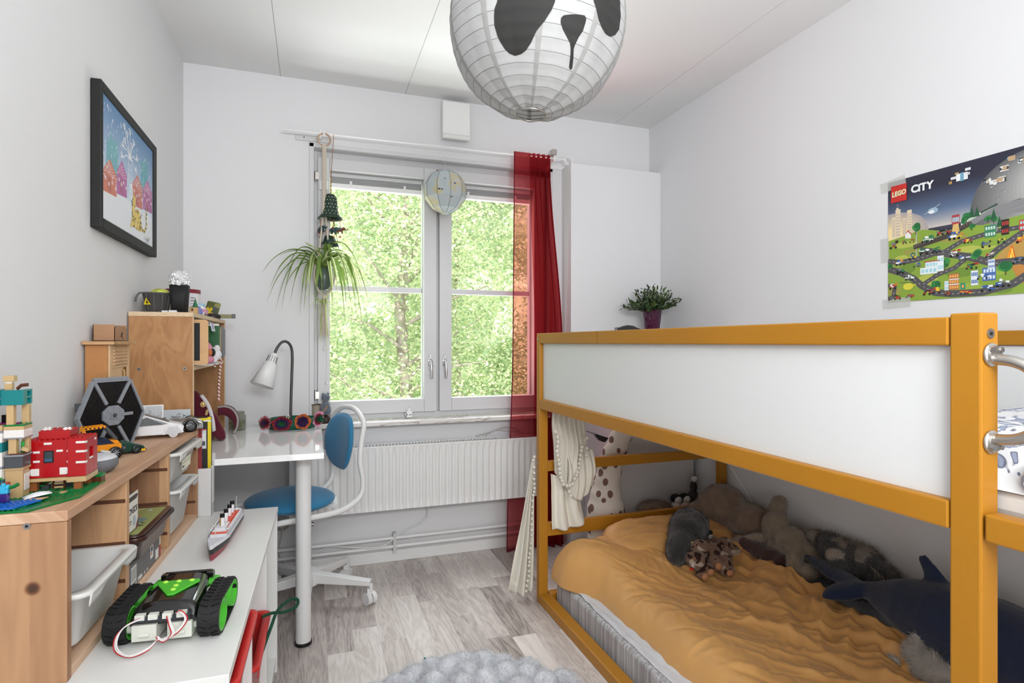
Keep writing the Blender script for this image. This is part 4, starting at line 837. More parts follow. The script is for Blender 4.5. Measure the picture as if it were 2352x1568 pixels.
bld(.204, .026, .030, .052, (176, 112, 70), 3, (232, 170, 90)); a.rect((230, 230, 228), .204, .042, .234, .045); a.rect((230, 230, 228), .204, .058, .234, .061); bld(.190, .026, .013, .03, (220, 220, 218), 2); a.rect((36, 140, 120), .238, .026, .252, .045); a.rect((240, 150, 60), .242, .030, .248, .04)
bld(.268, .035, .020, .045, (226, 230, 236), 2, (70, 110, 170)); bld(.30, .045, .036, .040, (80, 110, 170), 2, (210, 226, 236)); bld(.315, .08, .018, .028, (222, 228, 236), 2, (90, 120, 176))
bld(.306, .175, .030, .036, (60, 130, 96), 2, (200, 220, 210)); bld(.35, .175, .020, .045, (40, 40, 44), 2, (180, 60, 50)); bld(.395, .18, .03, .03, (190, 70, 60), 2); bld(.213, .232, .022, .030, (170, 60, 70), 1); a.poly((214, 178, 110), [(.212, .200), (.236, .205), (.232, .234), (.216, .232)])
a.poly((226, 226, 222), [(.062, .215), (.082, .212), (.082, .228), (.072, .238), (.062, .232)]); a.poly((186, 60, 50), [(.06, .228), (.072, .242), (.085, .226), (.083, .224), (.072, .237)])
R_, Wt, Bl, Yl, Or, Gn, Gy, Bk = (176, 52, 50), (232, 232, 230), (58, 96, 160), (226, 196, 60), (214, 130, 50), (46, 120, 84), (120, 120, 122), (34, 34, 38)
for i, (u, v, w_, h_, cs, wl) in enumerate([(.02, .192, .03, .022, (R_, Bk, Gy), 2), (.06, .2, .02, .012, (R_, Gn), 2), (.085, .2, .02, .012, (R_, G3), 2), (.135, .195, .05, .018, (Gn, Gn, Wt), 3), (.185, .21, .05, .018, (R_, Gy, Bk), 3), (.22, .19, .045, .022, (Bl, Yl, Or, Wt), 3), (.125, .155, .035, .02, (Wt, Wt, Gn, Bk), 2), (.165, .155, .035, .018, (Bk, Gn, Gy), 3), (.26, .17, .032, .014, (R_, Yl), 3), (.045, .13, .045, .018, (Bl, Or, Wt, Gy), 3), (.085, .145, .022, .018, (Bl, Yl), 2),
    (.22, .135, .032, .020, (Wt, R_, Wt), 2), (.31, .15, .030, .018, (Bl, Bk, Gy), 2), (.35, .155, .024, .014, (Yl, Bk, Gn), 2), (.245, .12, .032, .012, (Bl, Wt), 2), (.10, .115, .026, .012, (Bl, Gy), 2), (.045, .10, .03, .02, (Gn, Gy, Bk), 2), (.075, .075, .034, .016, (Wt, Gn, Wt), 2), (.27, .09, .045, .016, (R_, Gn, Bk), 3), (.32, .118, .03, .012, (R_, Gy, Wt), 3), (.018, .05, .03, .02, (Or, Wt, R_), 2), (.035, .012, .03, .016, (R_, Bk), 2), (.075, .014, .03, .010, (R_, Gy), 2),
    (.135, .02, .03, .018, (R_, Yl, Bk), 2), (.165, .024, .03, .018, (Or, Yl, R_), 2), (.20, .012, .02, .012, (Or, R_, Bk), 2), (.25, .012, .034, .012, (R_, Yl, Or), 3), (.31, .018, .036, .018, (Bl, Wt, Bl), 2), (.355, .028, .05, .02, (Bl, Wt, Gy), 3), (.30, .055, .04, .016, (Bl, Wt), 2), (.39, .09, .03, .016, (Gy, Bl, Bk), 1), (.40, .15, .03, .02, (Or, R_, Yl), 1), (.43, .2, .03, .018, (R_, Wt), 2), (.47, .06, .05, .02, (Bl, Wt, R_), 2), (.50, .12, .05, .03, (R_, Yl), 2), (.53, .18, .05, .03, (Wt, Gn), 2), (.55, .04, .04, .02, (Yl, Bk), 2)]): toy(u, v, w_, h_, cs, wl, i)
for (u, v, s) in ((.375, .105, .016),): [a.poly(((222, 90, 30), (240, 160, 50), (244, 214, 90))[k % 3], [(u-s*(.7-.1*k), v), (u+s*(.7-.1*k), v), (u+s*rd.uniform(-.3, .3), v+s*(2.4-.25*k))]) for k in range(6)]
a.disc((212, 206, 70), .073, .05, .018, .012, 12); a.line((90, 96, 96), [(.045, .066), (.105, .062)], .0014); a.line((214, 206, 70), [(.08, .048), (.10, .055)], .004)
a.disc((150, 176, 196), .155, .290, .017, .010, 12); a.disc((226, 232, 236), .15, .287, .010, .006, 10); a.line((196, 200, 208), [(.128, .283), (.178, .308)], .0016)
for (u, v, w_, h_, c) in ((.21, .375, .02, .008, (216, 216, 214)), (.226, .366, .014, .022, (232, 234, 236)), (.238, .364, .010, .026, (110, 160, 186)), (.248, .366, .012, .022, (226, 228, 230)), (.252, .392, .016, .008, (220, 226, 230)), (.204, .362, .010, .009, (170, 140, 86)), (.222, .388, .012, .006, (170, 150, 96)), (.258, .378, .008, .008, (200, 200, 200))): a.rect(c, u, v, u+w_, v+h_)
for (u, v) in ((.30, .335), (.318, .325), (.345, .36), (.36, .385), (.39, .37), (.335, .33)):
    for q in range(6): a.rect(((222, 222, 222), (186, 156, 120), (120, 160, 180), (60, 60, 60))[q % 4], u+rd.uniform(0, .016), v+rd.uniform(0, .012), u+rd.uniform(.016, .028), v+rd.uniform(.012, .018))
a.rect((184, 36, 36), .012, .346, .068, .404); a.rect((196, 44, 40), .0135, .3475, .0665, .4025)
for c, o_ in (((236, 206, 50), .075), ((20, 16, 16), .042), ((240, 240, 240), .012)): a.text(c, 'LEGO', .040, .3745, .0225, o_, R(4), .86, .15)
a.text((234, 238, 238), 'CiTY', .119, .3755, .034, .045, R(0), 1.0)
b.build('printed_sheet', po, fixn=False)
bb = MB(mat('paper_back', (235, 235, 232), .7)).box(1.9146, 1.9156, 1.455-PW, 1.455, 1.264, 1.264+PH).build('paper_sheet', po)
tp_ = D.materials.new('clear_tape'); tp_.use_nodes = True; nt = tp_.node_tree; pbb = nt.nodes['Principled BSDF']; pbb.inputs['Base Color'].default_value = lin((214, 214, 210)); pbb.inputs['Alpha'].default_value = .55; pbb.inputs['Roughness'].default_value = .35
def tape(uc, vc, w_, h_, rot):
    c, s = math.cos(R(rot)), math.sin(R(rot)); pts = [(uc+x*c-y*s, vc+x*s+y*c) for x, y in ((-w_/2, -h_/2), (w_/2, -h_/2), (w_/2, h_/2), (-w_/2, h_/2))]
    MB(tp_).face([(1.9138, 1.455-u, 1.264+v) for u, v in pts]).build('tape_strip', po, fixn=False)
tape(.018, .412, .09, .036, 8); tape(.030, -.004, .10, .034, 2); tape(-.012, .185, .03, .085, 2); tape(.10, .19, .004, .14, 0)
# ================= WHITE BENCH with red bins =================
TB = Matrix.Translation((-.134, 1.072, 0)) @ Matrix.Rotation(R(-1.2), 4, 'Z')
TS = Matrix.Translation((-.384, 1.133, .56)) @ Matrix.Rotation(R(-2.2), 4, 'Z')
def tb(m, T): b = MB(m); b.T = T; return b
bn = thing('storage_bench', 'low white storage bench with open bays along the left wall', 'bench', (-.33, 1.6, 0))
bwht = mat('bench_white', (226, 226, 224), .4); BL, BW = 1.041, .42
tb(bwht, TB).box(-BW, 0, 0, BL, .542, .56).build('bench_top', bn, bevel=.002)
b = tb(bwht, TB); b.box(-BW+.002, -.002, .0, .018, .0, .5418).box(-BW+.002, -.002, BL-.018, BL, 0, .5418); b.build('side_panel', bn, bevel=.0015)
for k in (1, 2): tb(bwht, TB).box(-BW+.003, -.004, k*BL/3-.009, k*BL/3+.009, .05, .5415).build('divider', bn, bevel=.0015)
tb(bwht, TB).box(-BW+.004, -.006, .0185, BL-.0185, .035, .05).build('bottom_board', bn, bevel=.001)
tb(mat('hardboard', (206, 206, 204), .6), TB).box(-BW, -BW+.0018, .02, BL-.02, .05, .54).build('back_board', bn)
b = tb(bwht, TB)
for k, yy in enumerate((.018, BL/3-.0095, BL/3+.0095, 2*BL/3-.0095, 2*BL/3+.0095, BL-.0185)):
    for z in (.46, .37): s = 1 if k % 2 == 0 else -1; b.box(-.40, -.03, min(yy, yy+s*.006), max(yy, yy+s*.006), z, z+.005)
b.build('bin_runner', bn)
b = tb(black, TB)
for z in (.12, .30): b.cyl((-.05, BL-.0187, z), (-.05, BL-.0195, z), .0035, n=8); b.cyl((-.05, 2*BL/3+.0092, z), (-.05, 2*BL/3+.010, z), .0035, n=8)
b.build('shelf_pin_hole', bn)
def bin_(name, label, T, x0, x1, y0, y1, z0, z1, m, lip=.016, tap=.018, group=None, tilt=None):
    """hollow plastic tray: tapered body with a turned-out rim, dipped at the front"""
    rt_ = thing(name, label, 'bin', tuple(T @ V(((x0+x1)/2, (y0+y1)/2, z0))), group=group)
    T2 = T @ (tilt or Matrix()); b = tb(m, T2); b.smooth = True; cx, cy = (x0+x1)/2, (y0+y1)/2; w_, d_ = x1-x0, y1-y0; rings = []
    for (i_, z, r_) in ((tap+lip+.004, z0, .018), (tap+lip, z0+.004, .02), (lip, z1-.010, .024), (0, z1-.008, .026), (0, z1-.001, .026), (.002, z1, .025), (lip+.003, z1-.001, .022), (tap+lip+.003, z0+.006, .018)):
        rings.append([(cx+p[0], cy+p[1], z-(.012*ss(.25, .45, abs(p[1])/d_)*0 if z > z1-.02 else 0)) for p in rrect(w_-2*i_, d_-2*i_, r_, 5)])
    n = len(rings[0]); vs = [p for r_ in rings for p in r_]; fs = [(i*n+k, i*n+(k+1) % n, (i+1)*n+(k+1) % n, (i+1)*n+k) for i in range(len(rings)-1) for k in range(n)]
    b.add(vs, fs); b.add(rings[0], [list(range(n))[::-1]], False); b.add(rings[-1], [list(range(n))], False)
    o = b.build('tray', rt_)
    b = tb(m, T2); b.smooth = True       # wavy grip apron under the front rim
    def ap(u, v): yy = y0+.012+(d_-.024)*u; return (x1-.002-.003*v, yy, z1-.004-v*(.010+.012*(1-ss(.18, .34, u))+.012*ss(.66, .82, u)))
    b.grid(ap, 40, 3); o2 = b.build('front_grip', rt_, solid=.002)
    return rt_
red = mat('red_plastic', (196, 40, 38), .35); wpl = mat('white_plastic', (214, 214, 212), .4)
bin_('red_bin', 'red plastic bin in the nearest bay of the white bench', TB, -.40, .012, .024, .333, .33, .525, red)
bin_('red_bin', 'deep red bin in the middle bay of the white bench with a green pipe cleaner', TB, -.40, .010, .362, .680, .10, .368, red)
MB(mat('pipe_cleaner_green', (20, 70, 48), .95, bump=(400, .8))).tube(bez([(-.125, 1.545, .335), (-.105, 1.62, .372), (-.09, 1.70, .385), (-.058, 1.74, .392), (-.040, 1.735, .388), (-.046, 1.715, .378), (-.075, 1.70, .376), (-.105, 1.69, .382), (-.13, 1.68, .380)]), .0042, 8).build('pipe_cleaner', None, label='twisted dark green pipe cleaner sticking out of the red bin', cat='pipe cleaner')
# ================= PINE SHELF standing on the bench =================
SW, SL, SH = .17, .932, .286
sh = thing('pine_shelf', 'pine toy storage frame with three bays standing on the white bench', 'shelf', tuple(TS @ V((-.08, .46, 0))))
for y in (0, SL-.018): tb(pineZ, TS).box(-SW, 0, y, y+.018, 0, SH-.0185).build('end_panel', sh, bevel=.002)
tb(pineY, TS).box(-SW, .001, -.001, SL+.001, SH-.018, SH).build('top_board', sh, bevel=.002)
tb(pineY, TS).box(-SW, -.001, .0185, SL-.0185, 0, .017).build('bottom_board', sh, bevel=.0015)
for y in (.285, .600): tb(pineZ, TS).box(-SW+.004, -.002, y, y+.018, .0172, SH-.0185).build('divider', sh, bevel=.0015)
tb(mat('groove_dark', (92, 56, 36), .8), TS)
for y in (.0181, .2847, .3031, .5997, .6181, SL-.0183):
    for z in (.222, .132, .052): b = tb(mat('groove_dark', (124, 84, 58), .8), TS); b.box(-SW+.008, -.004, y-.0004, y+.0004, z, z+.008); b.build('runner_groove', sh)
for (x, z) in ((-.055, .265),): tb(screw, TS).cyl((x, -.0012, z), (x, .001, z), .0055).m(black).cyl((x, -.0018, z), (x, -.001, z), .0025, n=6).build('screw', sh)
b = tb(black, TS)
for z in (.21, .175): b.cyl((-.045, SL-.0182, z), (-.045, SL-.019, z), .0022, n=8)
b.build('peg_hole', sh)
bin_('storage_bin', 'wide white bin with a dark screen inside in the nearest shelf bay', TS, -.165, .024, .0215, .2825, .030, .135, wpl)
b = tb(black, TS); b.box(-.13, -.03, .06, .24, .037, .062); b.build('tablet_device', None, label='dark flat device lying inside the nearest white bin', cat='device', bevel=.004)
bin_('storage_bin', 'small white bin with a paper label, upper one in the far shelf bay', TS, -.165, .022, .6215, .905, .172, .262, wpl)
bin_('storage_bin', 'small white bin, lower one in the far shelf bay beside grey cardboard', TS, -.165, .022, .6215, .850, .030, .160, wpl)
b = MB(); a = Art(b, TS @ V((.0065, .700, .200)), TS.to_3x3() @ V((0, 1, 0)), (0, 0, 1)); a.rect((228, 226, 206), 0, 0, .10, .030)
for k in range(5): a.rect((120, 116, 110), .006+k*.018, .018, .018+k*.018, .0205)
a.rect((60, 58, 56), .006, .006, .030, .011); b.build('bin_label', None, label='cream paper label stuck on the upper small white bin', cat='label', fixn=False)
cbm = mat('grey_card', (150, 132, 116), .85)
tb(cbm, TS).box(-.05, -.047, .858, .885, .0175, .135).build('card_piece', None, label='narrow grey brown card upright beside the lower white bin', cat='card')
tb(cbm, TS).box(-.085, -.082, .87, .910, .0175, .145).build('card_piece', None, label='wider grey brown card leaning at the far end of the shelf bay', cat='card')
# middle bay: game box, brown lidded box, leaning white box
gbx = thing('game_box', 'grey printed cardboard box with barcode in the middle shelf bay', 'box', tuple(TS @ V((-.08, .44, .018))))
tb(mat('box_grey', (96, 94, 94), .6), TS).box(-.15, -.006, .310, .545, .0175, .076).build('carton', gbx, bevel=.001)
b = MB(); a = Art(b, TS @ V((-.0055, .310, .0175)), TS.to_3x3() @ V((0, 1, 0)), (0, 0, 1)); a.rect((104, 102, 102), .001, .001, .234, .057)
for p in ((.015, .012, .05, .048), (.15, .02, .172, .052), (.19, .004, .215, .028), (.06, .003, .085, .012)): a.rect((224, 222, 218), *p)
for k in range(12): a.rect((40, 40, 40), .018+k*.0026, .016, .0192+k*.0026, .044)
a.rect((60, 64, 90), .154, .036, .168, .048); a.rect((190, 90, 60), .154, .028, .162, .035); a.rect((178, 60, 50), .222, .0, .234, .03); a.rect((214, 206, 190), .222, .03, .234, .057)
for k in range(6): a.rect((190, 188, 186), .022+k*.02, .003, .032+k*.02, .009)
b.build('print', gbx, fixn=False)
bbx = thing('brown_tub', 'dark brown plastic tub with a picture on its lid in the middle bay', 'box', tuple(TS @ V((-.07, .45, .078))))
brn = mat('brown_plastic', (58, 32, 28), .25)
b = tb(brn, TS); cx, cy = -.062, .445
rings = [[(cx+p[0], cy+p[1], z) for p in rrect(w_, d_, r_, 5)] for w_, d_, r_, z in ((.13, .215, .02, .0775), (.15, .245, .024, .126))]
n = len(rings[0]); b.add([p for q in rings for p in q], [(k, (k+1) % n, n+(k+1) % n, n+k) for k in range(n)]+[list(range(n))[::-1]], True); b.build('tub_body', bbx)
b = tb(brn, TS); b.prism([(cx+p[0], cy+p[1], .124) for p in rrect(.170, .268, .028, 6)], (0, 0, .010)); b.prism([(cx+p[0], cy+p[1], .134) for p in rrect(.160, .256, .024, 6)], (0, 0, .004)); o = b.build('lid', bbx, bevel=.002)
b = MB(); a = Art(b, TS @ V((-.062-.067, .445+.112, .1383)), TS.to_3x3() @ V((0, -1, 0)), TS.to_3x3() @ V((1, 0, 0))); a.n = V((0, 0, 1)); rd = random.Random(3)
a.rect((150, 156, 96), 0, 0, .224, .134); a.poly((196, 190, 130), [(0, .0), (.10, 0), (.07, .06), (0, .09)]); a.poly((110, 132, 130), [(.05, .05), (.16, .03), (.21, .09), (.10, .12)])
for k in range(26): u, v = rd.uniform(.01, .20), rd.uniform(.01, .12); a.poly(((50, 54, 56), (176, 190, 196), (214, 120, 80), (90, 104, 70), (206, 206, 190))[k % 5], [(u, v), (u+rd.uniform(.006, .03), v+rd.uniform(-.01, .01)), (u+rd.uniform(0, .02), v+rd.uniform(.004, .018))])
b.build('lid_picture', bbx, fixn=False)
wb = thing('white_card_box', 'white card box with upside-down lettering leaning in the middle bay', 'box', tuple(TS @ V((-.05, .35, .15))))
b = tb(mat('card_white', (218, 214, 206), .6), TS); x0_, x1_, ya, yb, za, zb = -.125, -.010, .308, .386, .143, .226
b.box(x0_, x1_, ya, yb, za, za+.001).box(x1_-.001, x1_, ya, yb, za, zb).box(x0_, x0_+.001, ya, yb, za, zb-.01).box(x0_, x1_, ya, ya+.001, za, zb-.01).box(x0_, x1_, yb-.001, yb, za, zb-.008); b.build('open_carton', wb)
b = MB(); a = Art(b, TS @ V((x1_+.0003, ya, za)), TS.to_3x3() @ V((0, 1, 0)), (0, 0, 1)); a.text((34, 32, 34), 'SCIENCE', .042, .046, .019, .02, PI, .82)
a.disc((168, 184, 194), .052, .020, .009, .012, 12); a.poly((110, 40, 60), [(.06, 0), (.077, 0), (.077, .020)]); a.rect((60, 58, 58), .008, .022, .034, .0245); a.rect((60, 58, 58), .008, .017, .034, .0185); b.build('lettering', wb, fixn=False)
b = tb(mat('dark_foil', (60, 56, 60), .3, .5), TS)
for k in range(5): b.obox((-.09+.018*k, .345, .205), (.012, .06, .034), Matrix.Rotation(R(10*k-20), 3, 'Y'))
b.build('packet_stack', None, label='small dark foil packets standing in the open white card box', cat='packets')
# magazine file and books at the shelf end
mf = thing('magazine_file', 'white cardboard magazine file at the far end of the bench', 'file box', (-.375, 2.09, .56)); mfm = mat('file_white', (214, 214, 214), .6, bump=(30, .3))
b = MB(mfm); xs0, xs1, ys0, ys1 = -.445, -.3105, 2.071, 2.113
b.box(xs0, xs1, ys0, ys0+.002, .5605, .715).box(xs0, xs1, ys1-.002, ys1, .5605, .70).box(xs1-.002, xs1, ys0, ys1, .5605, .722).box(xs0, xs0+.002, ys0, ys1, .5605, .83).box(xs0, xs1, ys0, ys1, .5602, .562); b.build('file_case', mf, bevel=.0006)
def book(label, x0, x1, y0, y1, z0, z1, cover, cat='book'):
    t = thing('book', label, cat, ((x0+x1)/2, (y0+y1)/2, z0), group=None)
    MB(cover).box(x0, x1, y0, y0+.0012, z0, z1).box(x0, x1, y1-.0012, y1, z0, z1).box(x0, x0+.0012, y0, y1, z0, z1).build('cover', t)
    MB(mat('page_white', (226, 224, 216), .8)).box(x0+.001, x1-.002, y0+.0013, y1-.0013, z0+.002, z1-.002).build('pages', t); return t
bk_ = book('tall black book with a yellow border standing in the magazine file', -.4365, -.314, 2.087, 2.099, .565, .880, mat('book_black', (36, 38, 38), .4))
b = MB(); a = Art(b, (-.4365, 2.0868, .565), (1, 0, 0), (0, 0, 1)); yl = (222, 200, 30); a.rect((34, 36, 34), 0, 0, .1225, .315); a.rect(yl, .112, 0, .1222, .315); a.rect(yl, 0, .303, .1222, .312); a.rect((220, 226, 220), .10, .30, .1222, .3045)
a.rect((206, 212, 216), .085, .212, .108, .276); a.rect((190, 80, 80), .085, .272, .108, .276); a.rect((80, 84, 96), .088, .222, .105, .236); a.rect((230, 230, 228), .09, .24, .104, .262); a.rect((206, 214, 210), .088, .185, .096, .188); a.rect((206, 214, 210), .088, .178, .093, .181); b.build('cover_print', bk_, fixn=False)
book('thin dark red book in front of the black and yellow book', -.440, -.340, 2.0755, 2.0815, .565, .868, mat('book_red', (140, 44, 50), .45))
MB(mfm).box(-.3100, -.3085, 2.082, 2.112, .60, .735).build('paper_bundle', None, label='white crumpled sheets sticking out beside the magazine file', cat='paper')
# ================= PLYWOOD HUTCH on the desk =================
def plym():
    m = D.materials.new('birch_ply'); m.use_nodes = True; nt = m.node_tree; b = nt.nodes['Principled BSDF']; L = nt.links; tc = N(nt, 'ShaderNodeTexCoord'); mp = N(nt, 'ShaderNodeMapping'); mp.inputs['Scale'].default_value = (6, 6, 2.2); L.new(tc.outputs['Object'], mp.inputs[0])
    n = N(nt, 'ShaderNodeTexNoise'); n.inputs['Scale'].default_value = 1.6; n.inputs['Detail'].default_value = 2; n.inputs['Distortion'].default_value = .9; L.new(mp.outputs[0], n.inputs['Vector'])
    s = mth(nt, 'SINE', mth(nt, 'MULTIPLY', n.outputs['Fac'], 46)); n2 = N(nt, 'ShaderNodeTexNoise'); n2.inputs['Scale'].default_value = 5; n2.inputs['Detail'].default_value = 3; L.new(mp.outputs[0], n2.inputs['Vector'])
    L.new(ramp(nt, mth(nt, 'ADD', mth(nt, 'MULTIPLY', s, .12), n2.outputs['Fac']), [(.2, (184, 138, 92)), (.5, (172, 124, 78)), (.8, (156, 108, 64))]), b.inputs['Base Color']); b.inputs['Roughness'].default_value = .5; return m
ply = plym(); plye = mat('ply_edge', (214, 190, 156), .6, var=(60, .2, (1, 1, 12)))
hu = thing('plywood_hutch', 'birch plywood shelf unit standing on the desk against the left wall', 'shelf', (-.465, 2.49, .734))
HX0, HX1, HY0, HY1, HZ0, HZ1 = -.557, -.373, 2.126, 2.850, .7345, 1.223
MB(ply).box(HX0, HX1-.0015, HY0, HY0+.014, HZ0, HZ1-.0145).build('side_panel', hu); MB(ply).box(HX0, HX1-.0015, HY1-.014, HY1, HZ0, HZ1-.0145).build('side_panel', hu)
MB(plye).box(HX0, HX1, HY0-.001, HY1+.001, HZ1-.014, HZ1).build('top_board', hu); MB(plye).box(HX0, HX1-.004, HY0+.0145, HY1-.0145, 1.030, 1.044).build('shelf_board', hu); MB(ply).box(HX0, HX1-.004, HY0+.0145, HY1-.0145, HZ0, HZ0+.012).build('bottom_board', hu)
b = MB(plye); b.box(HX1-.0014, HX1, HY0, HY0+.014, HZ0, HZ1-.0145).box(HX1-.0014, HX1, HY1-.014, HY1, HZ0, HZ1-.0145); b.build('edge_band', hu)
for x in (-.528, -.398): MB(screw).cyl((x, HY0-.0015, 1.038), (x, HY0+.001, 1.038), .0055).m(black).cyl((x, HY0-.002, 1.038), (x, HY0, 1.038), .0022, n=6).build('screw', hu)
# ================= THINGS ON THE HUTCH =================
HT = 1.2232
t = thing('grey_bucket', 'small grey plastic bucket with yellow warning triangle on the plywood hutch', 'bucket', (-.497, 2.215, HT))
gp_ = mat('bucket_grey', (92, 92, 92), .5)
MB(gp_).lathe([(0, HT), (.031, HT), (.0415, HT+.064), (.0435, HT+.064), (.0435, HT+.068), (.039, HT+.068), (.030, HT+.006), (0, HT+.006)], (-.497, 2.215, 0), 28).build('pail', t)
b = MB(gp_)
for k in range(10): a = k*PI/5+.3; b.tube([(-.497+.032*math.cos(a), 2.215+.032*math.sin(a), HT+.006), (-.497+.0418*math.cos(a), 2.215+.0418*math.sin(a), HT+.062)], .0016, 5)
b.build('pail_rib', t)
MB(gp_).tube(bez([(-.536, 2.196, HT+.066), (-.543, 2.188, HT+.064), (-.549, 2.180, HT+.050), (-.550, 2.176, HT+.036)]), .003, 6).build('carry_handle', t)
b = MB(mat('warn_yellow', (222, 196, 30), .5)); b.face([(-.528, 2.180, HT+.026), (-.506, 2.1725, HT+.026), (-.520, 2.1735, HT+.048)]); b.m(black).face([(-.521, 2.1775, HT+.030), (-.513, 2.1715, HT+.030), (-.518, 2.1725, HT+.040)]); b.build('warning_sticker', t, fixn=False, solid=.0006)
MB(mat('snack_bag', (206, 210, 90), .35, var=(40, .5))).ell((-.490, 2.222, HT+.066), (.032, .028, .018)).build('snack_bag', None, label='crumpled yellow and green wrapper filling the grey bucket', cat='wrapper')
t = thing('foil_cup', 'tall black card cup topped with a crumpled foil ball on the hutch', 'cup', (-.425, 2.20, HT))
cupm = mat('cup_black', (26, 26, 27), .7); b = MB(cupm); n = 4
cc = (-.428, 2.205); r0 = [(cc[0]+p[0], cc[1]+p[1], HT) for p in rrect(.046, .046, .012, 4)]; r1 = [(cc[0]+p[0], cc[1]+p[1], HT+.094) for p in rrect(.058, .056, .014, 4)]; n = len(r0)
b.add(r0+r1, [(k, (k+1) % n, n+(k+1) % n, n+k) for k in range(n)]+[list(range(n))[::-1], [n+k for k in range(n)]], True); b.build('cup_body', t, fixn=True)
foil = mat('foil', (236, 236, 238), .38, .9, bump=(150, 1.0)); b = MB(foil); c_ = V((cc[0], cc[1], HT+.112)); b.ell(c_, (.0325, .0325, .031), n=72)
for i, p in enumerate(b.v): d_ = (p-c_).normalized(); b.v[i] = c_+d_*(.0325+.0042*noise.fractal(d_*6, .7, 2.2, 4))
b.sm = [False]*len(b.sm)
b.build('foil_ball', t)
MB(mat('soap_white', (222, 222, 226), .5)).box(-.470, -.452, 2.150, 2.165, HT, HT+.006).box(-.449, -.426, 2.145, 2.160, HT, HT+.007).build('white_tile', None, label='two small flat white blocks at the front edge of the hutch top', cat='blocks', bevel=.0015)
t = thing('glass_bowl', 'round glass bowl of nuts behind the grey bucket', 'bowl', (-.505, 2.325, HT))
MB(mat('bowl_stripe', (200, 204, 196), .25, var=(30, .12, (.2, .2, 3)))).lathe([(0, HT), (.022, HT), (.042, HT+.016), (.0515, HT+.040), (.050, HT+.058), (.047, HT+.058), (.040, HT+.02), (0, HT+.008)], (-.505, 2.325, 0), 30).build('bowl', t)
MB(mat('nuts_brown', (112, 76, 44), .7, var=(60, .5))).lathe([(0, HT+.048), (.044, HT+.046), (.047, HT+.040)], (-.505, 2.325, 0), 24).build('bowl_filling', t)
t = thing('red_lid_tin', 'white round box with dark red lid behind the black cup', 'tin', (-.455, 2.400, HT))
MB(mat('tin_white', (216, 214, 216), .4)).cyl((-.455, 2.400, HT), (-.455, 2.400, HT+.082), .056, n=36).build('tin_body', t)
MB(mat('lid_red', (120, 30, 42), .4)).cyl((-.455, 2.400, HT+.082), (-.455, 2.400, HT+.096), .058, n=36).build('tin_lid', t, bevel=.002)
b = MB(mat('print_grey', (130, 126, 136), .6)); 
for k, (z, w_) in enumerate(((.062, .30), (.052, .36), (.042, .2), (.030, .3), (.022, .24))):
    b.grid(lambda u, v: (-.455+.0563*math.cos(-.95+w_*u), 2.40+.0563*math.sin(-.95+w_*u), HT+z+.004*v*(1 if k < 2 else .4)), 8, 1, False)
b.build('printed_lines', t, fixn=False)
t = thing('tiny_tree', 'tiny green bottle-brush tree on a wooden block by the red-lidded tin', 'decoration', (-.388, 2.235, HT))
MB(mat('block_wood', (196, 158, 108), .6)).box(-.402, -.378, 2.222, 2.250, HT, HT+.022).m(black).box(-.396, -.390, 2.2212, 2.223, HT+.010, HT+.018).build('wooden_block', t, bevel=.001)
MB(mat('tree_green', (52, 112, 76), .8)).lathe([(0, HT+.056), (.003, HT+.044), (.008, HT+.028), (.0085, HT+.024), (0, HT+.024)], (-.386, 2.236, 0), 14).cyl((-.39, 2.236, HT+.022), (-.39, 2.236, HT+.0245), .012).build('tree_cone', t)
t = thing('toy_camper', 'small pink and white toy car with blue roof on the hutch front edge', 'toy', (-.395, 2.40, HT))
pk = mat('toy_pink', (206, 140, 158), .4); b = MB(mat('toy_white', (222, 222, 228), .35)); b.prism([(-.425, 2.36, HT+.006), (-.375, 2.36, HT+.006), (-.375, 2.36, HT+.022), (-.385, 2.36, HT+.036), (-.405, 2.36, HT+.042), (-.425, 2.36, HT+.030)], (0, .05, 0)); b.build('car_body', t, bevel=.003)
b = MB(pk); b.box(-.388, -.373, 2.357, 2.413, HT+.006, HT+.024); b.build('bonnet', t, bevel=.003)
MB(mat('toy_blue', (150, 200, 216), .3)).ell((-.392, 2.385, HT+.040), (.014, .022, .006)).build('windscreen', t)
for x in (-.415, -.384):
    for y in (2.358, 2.412): MB(mat('toy_white', ())).cyl((x, y-.003, HT+.007), (x, y+.003, HT+.007), .007).build('wheel', t)
t = thing('toy_figure', 'small violet and green toy pieces beside the pink toy car', 'toy', (-.392, 2.31, HT))
b = MB(mat('toy_violet', (120, 124, 190), .4)); b.ell((-.402, 2.325, HT+.022), (.012, .022, .014)); b.m(mat('toy_green', (30, 120, 90), .4)).box(-.394, -.380, 2.286, 2.300, HT, HT+.030); b.m(black).ell((-.383, 2.322, HT+.012), (.006, .016, .012)); b.m(mat('toy_white', ())).ell((-.380, 2.305, HT+.008), (.007, .008, .008)); blob(b, 'toy_pieces', t, voxel=.0016, smooth=2, regions=lambda c: 0)
t = thing('dark_red_cap', 'small dark red knitted cap lying behind the toy car', 'hat', (-.43, 2.47, HT))
b = MB(mat('wool_maroon', (96, 16, 28), .9)); b.ell((-.435, 2.46, HT+.026), (.034, .055, .020)); b.ell((-.415, 2.405, HT+.042), (.010, .012, .009)); b.ell((-.44, 2.47, HT+.012), (.03, .05, .014)); blob(b, 'knitted_cap', t, voxel=.004)
t = thing('camo_board', 'green camouflage pouch with a yellow heart leaning on the hutch', 'pouch', (-.41, 2.74, HT))
Mx = Matrix.Rotation(R(-18), 3, 'Z') @ Matrix.Rotation(R(-12), 3, 'X') @ Matrix.Rotation(R(12), 3, 'Y')
